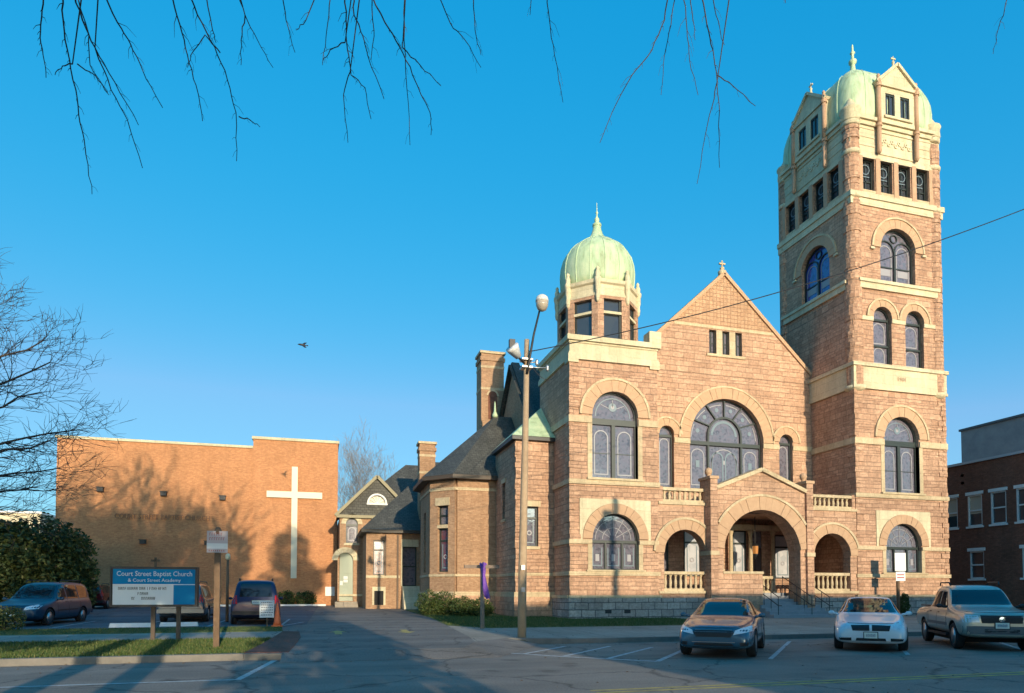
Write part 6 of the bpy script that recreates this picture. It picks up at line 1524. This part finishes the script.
class Tree:
    def __init__(s, seed): s.r = random.Random(seed); s.tr = MB(); s.br = MB()
    def grow(s, p, d, L, r, lvl, maxl, spread=.6, up=.12, seglen=None, droop=0., keep=1.0):
        R = s.r; n = 5 if lvl < 2 else (4 if lvl < 4 else 3); pts = [p]; rad = [r]; q = p.copy(); dd = d.normalized()
        wig = .12 + .05 * lvl
        tips = []
        for k in range(n):
            dd = (dd + Vector((R.uniform(-wig, wig), R.uniform(-wig, wig), R.uniform(-wig, wig) * .7 + up - droop * lvl * .5))).normalized()
            q = q + dd * (L / n); pts.append(q.copy()); rad.append(r * (1 - .62 * (k + 1) / n)); tips.append((q.copy(), dd.copy(), rad[-1]))
        mb = s.tr if lvl == 0 else s.br
        mb.smooth = lvl < 3
        mb.tube(pts, rad, (10, 7, 5, 4, 3, 3, 3)[min(lvl, 6)], cap=lvl == 0)
        if lvl >= maxl: return
        kids = R.randint(2, 3) if lvl < 2 else R.randint(2, 4)
        for i, (tp, td, tr_) in enumerate(tips):
            last = i == len(tips) - 1
            if i < (2 if lvl == 0 else 1) and not last: continue
            m = (2 if last else 1) + (1 if R.random() < .45 and lvl < maxl - 1 else 0)
            for _ in range(m):
                if R.random() > keep: continue
                side = Vector((R.uniform(-1, 1), R.uniform(-1, 1), R.uniform(-.35, .6))); side = (side - td * side.dot(td))
                if side.length < .1: continue
                nd = (td * (1 - spread * .45) + side.normalized() * spread * R.uniform(.6, 1.25)).normalized()
                s.grow(tp, nd, L * R.uniform(.55, .82), max(tr_ * R.uniform(.6, .88), s.rmin), lvl + 1, maxl, spread, up, droop=droop, keep=keep)
    def finish(s, name, loc, label, group=None, barkm=None, twigm=None, branch_name='branches'):
        root = empty(name, loc, 0, label, 'tree', group)
        s.tr.build('trunk', barkm or BARK, root, uv=False); s.br.build(branch_name, twigm or TWIG, root, uv=False)
        return root

def bare(name, x, y, h, seed, label, maxl=6, spread=.62, r0=None, trunk=.3, group=None, up=.1, droop=0., lean=(0, 0), tw=None, keep=1., rmin=.006):
    t = Tree(seed); t.rmin = rmin; z = G(y) if y > 19 else .13
    t.grow(Vector((x, y, z - .1)), Vector((lean[0], lean[1], 1)), h * trunk, r0 or h * .02, 0, maxl, spread, up, droop=droop, keep=keep)
    return t.finish(name, (x, y, z), label, group, twigm=tw)

# the big tree at the left edge: trunk outside the picture, long limbs sweeping to the right
t_ = Tree(12); t_.rmin = .011; R_t = t_.r; tx, ty, tz = -17.6, 33.4, G(33.4)
t_.tr.smooth = True
spine = [Vector((tx, ty, tz - .1)), Vector((tx + .05, ty, 3.0)), Vector((tx - .1, ty + .1, 6.0)), Vector((tx + .1, ty, 9.5)), Vector((tx, ty - .1, 12.0)), Vector((tx + .2, ty, 14.8))]
t_.tr.tube(spine, [.42, .36, .30, .22, .13, .04], 12)
ends = [(-13.0, 16.7, 9.5), (-12.1, 15.9, 9.0), (-10.3, 14.7, 8.4), (-9.5, 13.2, 7.6), (-9.9, 11.7, 7.0), (-9.2, 10.3, 6.2), (-8.5, 8.8, 5.4), (-9.7, 8.4, 5.0), (-10.9, 7.5, 4.6), (-12.2, 6.2, 4.2), (-13.2, 14.2, 9.8), (-12.6, 10.6, 7.4),
        (-20.5, 15.5, 8.8), (-22.5, 13.0, 7.6), (-23.5, 10.0, 6.2), (-22.0, 7.5, 4.8), (-18.0, 17.6, 10.5), (-19.5, 17.0, 10.0)]
for ex, ez, z0 in ends:
    ex, ez, z0 = ex - 1.9, .9 * ez - .35, .9 * z0 - .5
    ey = ty + R_t.uniform(-3.2, 3.2); a = Vector((tx, ty, z0)); e = Vector((ex, ey, ez)); pts = []
    for k in range(9):
        u = k / 8; v = a.lerp(e, u); v.z += .9 * sin(pi * u) * (1 - .3 * u); v += Vector((R_t.uniform(-.1, .1), R_t.uniform(-.15, .15), R_t.uniform(-.1, .1))) * (1 if 0 < k < 8 else 0); pts.append(v)
    r0 = .034 + .013 * (e - a).length / 2; rad = [r0 * (1 - .82 * k / 8) + .012 for k in range(9)]
    t_.br.smooth = True; t_.br.tube(pts, rad, 7)
    for k in range(2, 9):
        d = (pts[min(k + 1, 8)] - pts[k - 1]).normalized()
        for _ in range(3):
            side = Vector((R_t.uniform(-.4, 1) if ex > tx else R_t.uniform(-1, .4), R_t.uniform(-1, 1), R_t.uniform(-.45, .75)))
            t_.grow(pts[k], (d * .75 + side.normalized() * .75), R_t.uniform(.8, 1.6), max(rad[k] * .5, .011), 3, 5, .6, .02, droop=.006, keep=.8)
t_.finish('bare_tree', (tx, ty, tz), 'big leafless tree with long sweeping limbs at the left edge, beside the hall', None, twigm=mat('twig grey brown', (.065, .05, .042), .9))
bare('bare_tree', 3.0, 78, 18.3, 9, 'pale leafless tree far behind between the hall and the parish house', 6, .5, .3, .36, rmin=.011, keep=.8, up=.2, tw=mat('pale far twigs', (.20, .18, .17), .9))
bare('bare_tree', -7.4, 1.2, 22, 21, 'leafless street tree on the near pavement left of the camera', 5, .55, .6, .36, up=.15, rmin=.055)

# leafy crowns: many small leaf faces in clumps
def leafmat(name, a, b, c):
    if name in MATS: return MATS[name]
    m = bpy.data.materials.new(name); m.use_nodes = True; nt = m.node_tree; N = nt.nodes; L = nt.links; bs = N['Principled BSDF']
    g = N.new('ShaderNodeNewGeometry'); r = N.new('ShaderNodeValToRGB'); r.color_ramp.elements[0].color = (*a, 1); r.color_ramp.elements[1].color = (*c, 1); e = r.color_ramp.elements.new(.6); e.color = (*b, 1)
    L.new(g.outputs['Random Per Island'], r.inputs['Fac']); L.new(r.outputs[0], bs.inputs['Base Color']); bs.inputs['Roughness'].default_value = .6; bs.inputs['Specular IOR Level'].default_value = .3
    MATS[name] = m; return m
LEAFD = leafmat('dark evergreen leaves', (.026, .046, .014), (.055, .082, .022), (.115, .12, .034))
LEAFH = leafmat('hedge leaves', (.025, .05, .012), (.055, .085, .02), (.11, .12, .035))
LEAFY = leafmat('yellow green leaves', (.06, .08, .02), (.11, .12, .03), (.17, .15, .05))

def leaves(mb, R, blobs, n, size, shell=.35):
    tot = sum(b[3] ** 2 for b in blobs)
    for bx, by, bz, br, sx, sy, sz in blobs:
        k = int(n * br * br / tot)
        for _ in range(k):
            u = Vector((R.gauss(0, 1), R.gauss(0, 1), R.gauss(0, 1))).normalized()
            f = 1 - shell * R.random() ** 1.6 + R.uniform(-.04, .1)
            # clumping: push the surface in and out
            w = 1 + .13 * sin(3.1 * u.x * 2 + bx) * sin(2.7 * u.y * 2 + by) + .09 * sin(7 * u.z + 5 * u.x)
            p = Vector((bx + u.x * br * sx * f * w, by + u.y * br * sy * f * w, bz + u.z * br * sz * f * w))
            if p.z < .05: continue
            s_ = size * R.uniform(.6, 1.3)
            a = Vector((R.gauss(0, 1), R.gauss(0, 1), R.gauss(0, .7))).normalized(); b = a.cross(Vector((R.gauss(0, 1), R.gauss(0, 1), R.gauss(0, 1)))).normalized()
            i = len(mb.v); mb.v += [tuple(p - a * s_), tuple(p + b * s_ * .5), tuple(p + a * s_), tuple(p - b * s_ * .5)]; mb.f.append((i, i + 1, i + 2, i + 3)); mb.mi.append(0); mb.sm.append(False)

def bushy(name, x, y, blobs, n, size, m, label, cat, group=None, trunk=(.2, 2.), core=True, z=None):
    z = (G(y) if y > 19 else .13) if z is None else z
    R = random.Random(int(x * 91 + y * 17)); root = empty(name, (x, y, z), 0, label, cat, group)
    mb = MB(); leaves(mb, R, [(x + b[0], y + b[1], z + b[2], b[3], b[4], b[5], b[6]) for b in blobs], n, size); mb.build('crown' if cat == 'tree' else 'foliage', m, root, uv=False)
    mb = MB(); mb.smooth = True; mb.tube([(x, y, z - .1), (x + .05, y, z + trunk[1] * .5), (x, y + .05, z + trunk[1])], [trunk[0], trunk[0] * .8, trunk[0] * .5], 8)
    for k in range(7):
        a = k * 2.4; b = blobs[k % len(blobs)]
        mb.tube([(x, y, z + trunk[1] * (.4 + .08 * k)), (x + b[0] * .5 + .2 * b[3] * cos(a), y + b[1] * .5 + .2 * b[3] * sin(a), z + (trunk[1] + b[2]) / 2), (x + b[0] + b[3] * .6 * cos(a), y + b[1] + b[3] * .6 * sin(a), z + b[2] + b[3] * .3)], [trunk[0] * .5, trunk[0] * .3, trunk[0] * .1], 5)
    mb.build('trunk' if cat == 'tree' else 'stem', BARK, root, uv=False)
    return root
bushy('evergreen_tree', -15.0, 41.5, [(0, 0, 3.0, 2.3, 1.2, 1, .85), (-3, .5, 2.8, 2.2, 1.1, 1, .95), (1.6, -.3, 1.9, 1.5, 1, 1, .95), (-5.5, 0, 2.6, 2.3, 1, 1, 1), (-1.2, -1.2, 1.9, 1.9, 1.3, .8, .85), (1.9, .4, 1.1, 1.0, 1, 1, .9), (-1.4, 0, 4.2, 1.1, 1.2, 1, .7), (.9, .1, 3.6, 1.0, 1, 1, .8)], 52000, .115, LEAFD, 'broad dark evergreen tree behind the dark blue minivan', 'tree', None, (.3, 3))
for i, (x, y, r, h, m, lab) in enumerate([(5.55, 36.3, .62, 1.25, LEAFH, 'tall clipped hedge shrub at the left end of the row below the apse'), (6.35, 36.0, .62, 1.2, LEAFH, 'middle clipped shrub of the row, standing before the apse window'), (7.05, 34.6, .55, .95, LEAFH, 'rounded shrub left of the purple draped cross'), (7.95, 34.3, .6, .9, LEAFH, 'rounded shrub right behind the purple draped cross')]):
    bushy('shrub', x, y, [(0, 0, h * .5, r, 1, 1, h * .55 / r), (.15, -.1, h * .35, r * .9, 1.1, 1, h * .4 / r)], 3800, .05, m, lab, 'shrub', 'clipped shrubs by the apse', (.05, .5))
bushy('shrub', -2.6, 53.3, [(0, 0, .55, .62, 1.1, 1, .9)], 900, .09, LEAFD, 'small dark round shrub below the white cross of the hall', 'shrub', 'round shrubs before the hall', (.05, .4))
bushy('shrub', -1.2, 53.3, [(0, 0, .52, .66, 1.15, 1, .85)], 900, .09, LEAFD, 'small dark round shrub near the right corner of the hall', 'shrub', 'round shrubs before the hall', (.05, .4))
bushy('shrub', -10.75, 27.6, [(0, 0, .35, .5, 1.2, 1, .9), (-.5, 0, .35, .5, 1, 1, .9)], 3000, .05, LEAFY, 'yellow green shrub at the left edge before the dark blue minivan', 'shrub', None, (.04, .3))
bushy('shrub', 31.2, 30.0, [(0, 0, .6, .35, .8, .8, 1.7)], 1500, .06, LEAFH, 'slim shrub by the tower wall between the white car and the pickup', 'shrub', None, (.04, .5))
# evergreens on the near pavement that shade the hall and the car park
bushy('evergreen_tree', -1.6, -4.5, [(0, 0, 11.5, 2.6, 1, 1, 1.6), (-.7, 0, 9.0, 2.7, 1, 1, 1), (.7, 0, 16.5, 1.6, 1, 1, 1.3), (-1.3, 0, 14.6, 1.5, 1, 1, 1.1)], 9000, .22, LEAFD, 'tall evergreen street tree behind the camera, left one', 'tree', 'evergreen street trees', (.3, 12))
bushy('evergreen_tree', 3.4, -8.5, [(0, 0, 12.5, 2.3, 1, 1, 1.7), (-1.4, 0, 10, 2., 1, 1, 1.2), (.4, 0, 17.6, 1.4, 1, 1, 1.3), (1.6, 0, 15.5, 1.3, 1, 1, 1)], 5200, .22, LEAFD, 'tall evergreen street tree behind the camera, nearest the row houses', 'tree', 'evergreen street trees', (.3, 12))
bushy('evergreen_tree', 3.2, -12.5, [(0, 0, 5.2, 2.0, 1, 1, 2.2), (-.9, 0, 3.0, 1.6, 1, 1, 1.4), (.7, 0, 8.0, 1.5, 1, 1, 1.5)], 5200, .22, LEAFD, 'narrow unseen evergreen added beside the brick row house to dapple the drive', 'tree', 'evergreen street trees', (.25, 7))  # added out of view to throw soft broken shade on the drive
bushy('evergreen_tree', -12, -2, [(0, 0, 9.5, 2.8, 1.1, 1, 1.1), (2, 0, 8.6, 2.4, 1, 1, .9), (-2.4, .5, 10.5, 2.2, 1, 1, 1.1)], 5000, .22, LEAFD, 'broad evergreen street tree far left of the camera', 'tree', 'evergreen street trees', (.3, 8))
bushy('evergreen_tree', -5.6, -7, [(0, 0, 11.2, 2.2, 1.2, 1, 1.2), (.5, 0, 7.6, 2.2, 1.2, 1, .8), (1.2, 0, 13.4, 1.3, 1, 1, 1.2)], 4200, .22, LEAFD, 'low evergreen tree behind the leafless street tree', 'tree', 'evergreen street trees', (.3, 8))

# overhanging bare tree: trunk behind the camera, twigs hang into the top of the picture
random.seed(5)
ov = empty('overhanging_tree', (-3.2, -3.2, .13), 0, 'leafless tree whose hanging twigs reach into the top of the picture', 'tree')
mb = MB(); mb.smooth = True
mb.tube([(-3.2, -3.2, 0), (-3.1, -3.1, 3), (-2.9, -2.9, 6), (-2.6, -2.5, 9)], [.32, .27, .22, .17], 12); mb.build('trunk', BARK, ov, uv=False)
lm = MB(); lm.smooth = True
limbs = [[(-2.9, -2.9, 6), (-3.1, .5, 9.6), (-3.0, 4, 11.6), (-2.6, 7.2, 12.4), (-2.3, 9.5, 12.6)], [(-2.6, -2.5, 9), (-1.0, 1, 11.8), (.4, 5, 13.2), (1.8, 8, 13.6), (2.4, 10, 13.6)], [(-2.6, -2.5, 9), (.5, 0, 11.6), (3.2, 3.5, 13.2), (5.6, 7.0, 13.8), (7.4, 9, 13.6)], [(3.2, 3.5, 13.2), (7.2, 5.6, 14.2), (11.5, 7.5, 14.4)]]
for L in limbs: lm.tube(L, [.13, .10, .075, .045, .02][:len(L)], 8)
lm.build('limb', BARK, ov, uv=False)
TWIGS = [[(-3.363, 9.893, 9.636), (-3.347, 9.799, 9.217), (-3.317, 9.929, 8.789), (-3.105, 9.611, 8.054), (-2.974, 9.366, 7.483), (-3.079, 9.945, 7.418), (-3.397, 11.27, 7.607)], [(-3.731, 10.309, 9.916), (-3.831, 10.506, 9.708), (-3.744, 10.226, 9.104), (-3.83, 10.575, 9.118), (-3.652, 10.198, 8.547)], [(-3.21, 9.642, 9.449), (-3.014, 9.497, 8.908), (-2.851, 9.447, 8.543), (-2.884, 10.244, 8.568), (-2.678, 10.263, 8.196), (-2.502, 10.363, 7.603)], [(-2.882, 9.548, 8.617), (-2.608, 9.416, 8.113), (-2.318, 9.37, 7.581)], [(-2.938, 9.876, 9.729), (-2.749, 9.978, 9.342), (-2.636, 10.197, 9.23), (-2.536, 10.401, 9.051), (-2.013, 9.23, 7.772)], [(-2.153, 10.173, 10.196), (-2.034, 10.272, 9.723), (-1.924, 10.243, 9.283), (-1.741, 9.875, 8.606), (-1.717, 10.268, 8.373)], [(-1.906, 9.895, 10.01), (-1.776, 10.093, 9.781), (-1.559, 10.212, 9.452), (-1.355, 9.99, 8.846), (-1.194, 9.642, 8.162), (-1.326, 10.853, 8.224)], [(-1.16, 9.684, 8.141), (-1.037, 9.863, 8.241), (-0.918, 10.016, 8.268)], [(-1.425, 9.759, 9.047), (-1.633, 9.85, 9.322), (-1.83, 10.081, 9.212), (-1.876, 10.001, 8.923)], [(-1.28, 10.03, 10.29), (-1.135, 9.978, 9.838), (-0.997, 10.323, 9.784), (-0.716, 9.531, 8.813)], [(-1.136, 9.989, 9.847), (-1.2, 10.121, 9.572), (-1.176, 9.959, 9.08)], [(-0.674, 10.066, 10.477), (-0.587, 10.095, 9.995), (-0.452, 10.01, 9.467)], [(0.243, 9.91, 10.57), (0.261, 9.851, 9.992), (0.289, 9.959, 9.631), (0.335, 9.731, 9.087), (0.565, 10.285, 9.361), (0.621, 9.691, 8.463)], [(0.325, 9.886, 9.241), (0.24, 10.072, 9.019), (0.305, 9.882, 8.18)], [(0.361, 9.98, 10.664), (0.387, 10.195, 10.392), (0.494, 9.761, 9.746), (0.559, 9.606, 9.337), (0.805, 9.691, 8.798)], [(0.066, 10.064, 10.664), (0.0, 10.192, 10.14), (-0.065, 10.026, 9.377)], [(0.552, 9.614, 10.383), (0.794, 9.485, 9.773), (1.02, 9.579, 9.531), (1.144, 9.107, 8.786), (1.513, 9.909, 8.891), (1.607, 10.411, 8.896)], [(1.044, 9.474, 9.453), (1.309, 9.556, 9.315), (1.66, 9.788, 9.246)], [(1.071, 9.571, 10.477), (1.074, 9.553, 9.635), (1.178, 10.034, 9.265), (1.229, 10.043, 8.42)], [(1.541, 9.749, 10.757), (1.817, 9.909, 10.374), (2.037, 9.833, 10.085), (2.349, 10.087, 9.916)], [(2.121, 9.689, 10.85), (2.148, 9.626, 10.098), (2.267, 9.734, 9.821)], [(-0.11, 9.802, 10.383), (-0.3, 9.875, 9.877), (-0.459, 10.391, 10.119)], [(-3.298, 10.082, 9.823), (-3.058, 9.888, 9.021), (-3.003, 9.774, 8.534), (-2.784, 9.745, 8.187)], [(-3.231, 9.855, 8.56), (-3.362, 9.904, 8.542), (-3.437, 9.88, 8.386)], [(-3.168, 9.837, 8.56), (-3.026, 10.05, 8.604), (-2.781, 9.798, 8.193)], [(0.248, 9.804, 9.611), (0.038, 9.757, 9.413), (-0.063, 9.676, 9.142)], [(0.607, 9.703, 10.477), (0.663, 9.821, 9.91), (0.606, 9.56, 9.236)], [(-1.639, 9.82, 10.01), (-1.539, 9.853, 9.418), (-1.47, 9.706, 9.136)], [(3.232, 9.478, 10.944), (3.257, 9.388, 10.319), (3.405, 9.581, 9.956), (3.652, 9.874, 9.459)], [(5.374, 9.494, 11.505), (5.405, 9.74, 11.132), (5.135, 9.674, 10.503), (4.722, 9.572, 9.914), (4.501, 9.862, 9.456), (4.039, 9.295, 8.492)], [(5.535, 9.552, 11.598), (5.419, 9.552, 10.891), (5.536, 9.985, 10.755), (5.544, 10.132, 10.164)], [(5.51, 9.352, 11.411), (5.521, 9.231, 10.564), (5.584, 9.269, 10.116), (5.686, 9.195, 9.508)], [(5.75, 9.179, 11.318), (5.815, 9.121, 10.625), (6.153, 9.483, 10.581), (5.857, 8.925, 9.586), (5.769, 8.734, 8.953), (6.648, 10.084, 9.052)], [(5.981, 9.114, 9.837), (6.357, 9.264, 9.865), (6.599, 8.993, 9.369)], [(5.98, 9.114, 9.714), (5.928, 9.254, 9.271), (5.845, 9.509, 8.276)], [(5.626, 9.318, 11.411), (5.708, 9.358, 10.881), (5.606, 9.137, 10.343)], [(5.881, 9.142, 11.318), (6.093, 9.293, 11.002), (6.351, 9.451, 10.686)], [(12.626, 9.412, 13.28), (12.522, 9.443, 12.785), (12.631, 9.663, 12.597), (12.803, 9.907, 12.347)], [(3.327, 10.49, 11.878), (3.348, 10.672, 11.515)], [(7.443, 9.323, 11.878), (7.537, 9.422, 11.673)]]


R_ = random.Random(8)
tm = MB(); tm.smooth = False
limb_pts = []
for L in limbs:
    for a, b in zip(L, L[1:]):
        for k in range(8): limb_pts.append(Vector(a).lerp(Vector(b), k / 8))
for P in TWIGS:
    Q_ = [Vector(p) for p in P]
    top = Q_[0]
    long_ = top.z > 7.0
    # finer points with a natural wander
    fine = []
    for a, b in zip(Q_, Q_[1:]):
        for k in range(4):
            v = a.lerp(b, k / 4)
            if k: v += Vector((R_.uniform(-.012, .012), R_.uniform(-.02, .02), R_.uniform(-.012, .012)))
            fine.append(v)
    fine.append(Q_[-1])
    n = len(fine); r0 = .010 if n > 16 else .0075
    rad = [r0 * (1 - .68 * i / n) + .0015 for i in range(n)]
    tm.tube(fine, rad, 5)
    # the strand's own way up to the limb
    mx = max(q.z for q in Q_)
    if top.z >= mx - .01 and top.z > 6.0:
        best = min(limb_pts, key=lambda q: (q - top).length + abs(q.x - top.x))
        if best.z > top.z: tm.tube([best, best.lerp(top, .6) + Vector((0, 0, .5)), top], [.014, .013, r0], 5)
    # side spurs
    for i in range(3, n - 1):
        if R_.random() < .8:
            d = (fine[i + 1] - fine[i]).normalized(); sd = Vector((R_.choice((-1, 1)) * R_.uniform(.5, 1), R_.uniform(-.6, .6), R_.uniform(-.5, .3)))
            l = R_.uniform(.04, .16) * (1.6 if R_.random() < .2 else 1); m_ = fine[i] + (d * .6 + sd * .7) * l * .5
            tm.tube([fine[i], m_, m_ + (d * .9 + sd * .4 + Vector((0, 0, -.25))) * l * .6], [rad[i] * .55, rad[i] * .4, .0018], 4)
tm.build('twigs', TWIG, ov, uv=False)

# ------------------------------------------------------------------ grass blades, fallen leaves
def in_poly(x, y, P):
    c = False; j = len(P) - 1
    for i in range(len(P)):
        if (P[i][1] > y) != (P[j][1] > y) and x < (P[j][0] - P[i][0]) * (y - P[i][1]) / (P[j][1] - P[i][1]) + P[i][0]: c = not c
        j = i
    return c
GR = leafmat('grass blades', (.035, .07, .014), (.07, .11, .025), (.15, .14, .05))
def grass(polys, n, label, dz=.0):
    mb = MB()
    for P, w in polys:
        xs = [p[0] for p in P]; ys = [p[1] for p in P]; k = 0
        while k < n * w:
            x = R_.uniform(min(xs), max(xs)); y = R_.uniform(min(ys), max(ys)); k += 1
            if not in_poly(x, y, P): continue
            z = G(y) + dz; h = R_.uniform(.03, .085); a = R_.uniform(0, pi); w_ = .012; lx, ly = R_.uniform(-.03, .03), R_.uniform(-.03, .03)
            i = len(mb.v); mb.v += [(x - w_ * cos(a), y - w_ * sin(a), z), (x + w_ * cos(a), y + w_ * sin(a), z), (x + lx, y + ly, z + h)]; mb.f.append((i, i + 1, i + 2)); mb.mi.append(0); mb.sm.append(False)
    o = mb.build('grass', GR, uv=False); tag(o, label, 'grass', kind='stuff')
grass([([(-14, 17.1), (-1.75, 17.1), (-1.45, 22.05), (-14, 22.05)], .6), ([(-14, 24.95), (-1.35, 24.95), (-1.5, 27.55), (-14, 27.8)], .4)], 60000, 'short green lawn grass round the church sign', .0)
grass([([(6.2, 25.05), (17.0, 25.05), (17.0, 30.6), (11.8, 30.6), (11.0, 33.0), (9.5, 33), (7.5, 36.5), (5.4, 40), (5.25, 33), (5.0, 27.2)], 1)], 60000, 'short green lawn grass before the church wall', .01)
LF = leafmat('fallen leaves', (.10, .05, .02), (.18, .10, .04), (.25, .16, .07))
mb = MB()
for _ in range(700):
    x, y = R_.uniform(-14, 24), R_.uniform(8, 30)
    if R_.random() < .6: y = R_.choice((16.7, 19.3, 25.2)) + R_.gauss(0, .3)
    z = (G(y) + .02 if y > 19.7 or (x < -1 and y > 16.9) else .012); s_ = R_.uniform(.02, .045); a = R_.uniform(0, 6.28)
    i = len(mb.v); mb.v += [(x + s_ * cos(a), y + s_ * sin(a), z), (x - s_ * .5 * sin(a), y + s_ * .5 * cos(a), z + .015), (x - s_ * cos(a), y - s_ * sin(a), z + .004), (x + s_ * .5 * sin(a), y - s_ * .5 * cos(a), z + .012)]; mb.f.append((i, i + 1, i + 2, i + 3)); mb.mi.append(0); mb.sm.append(False)
o = mb.build('fallen_leaves', LF, uv=False); tag(o, 'scattered dry leaves on the street and pavements', 'leaves', kind='stuff')
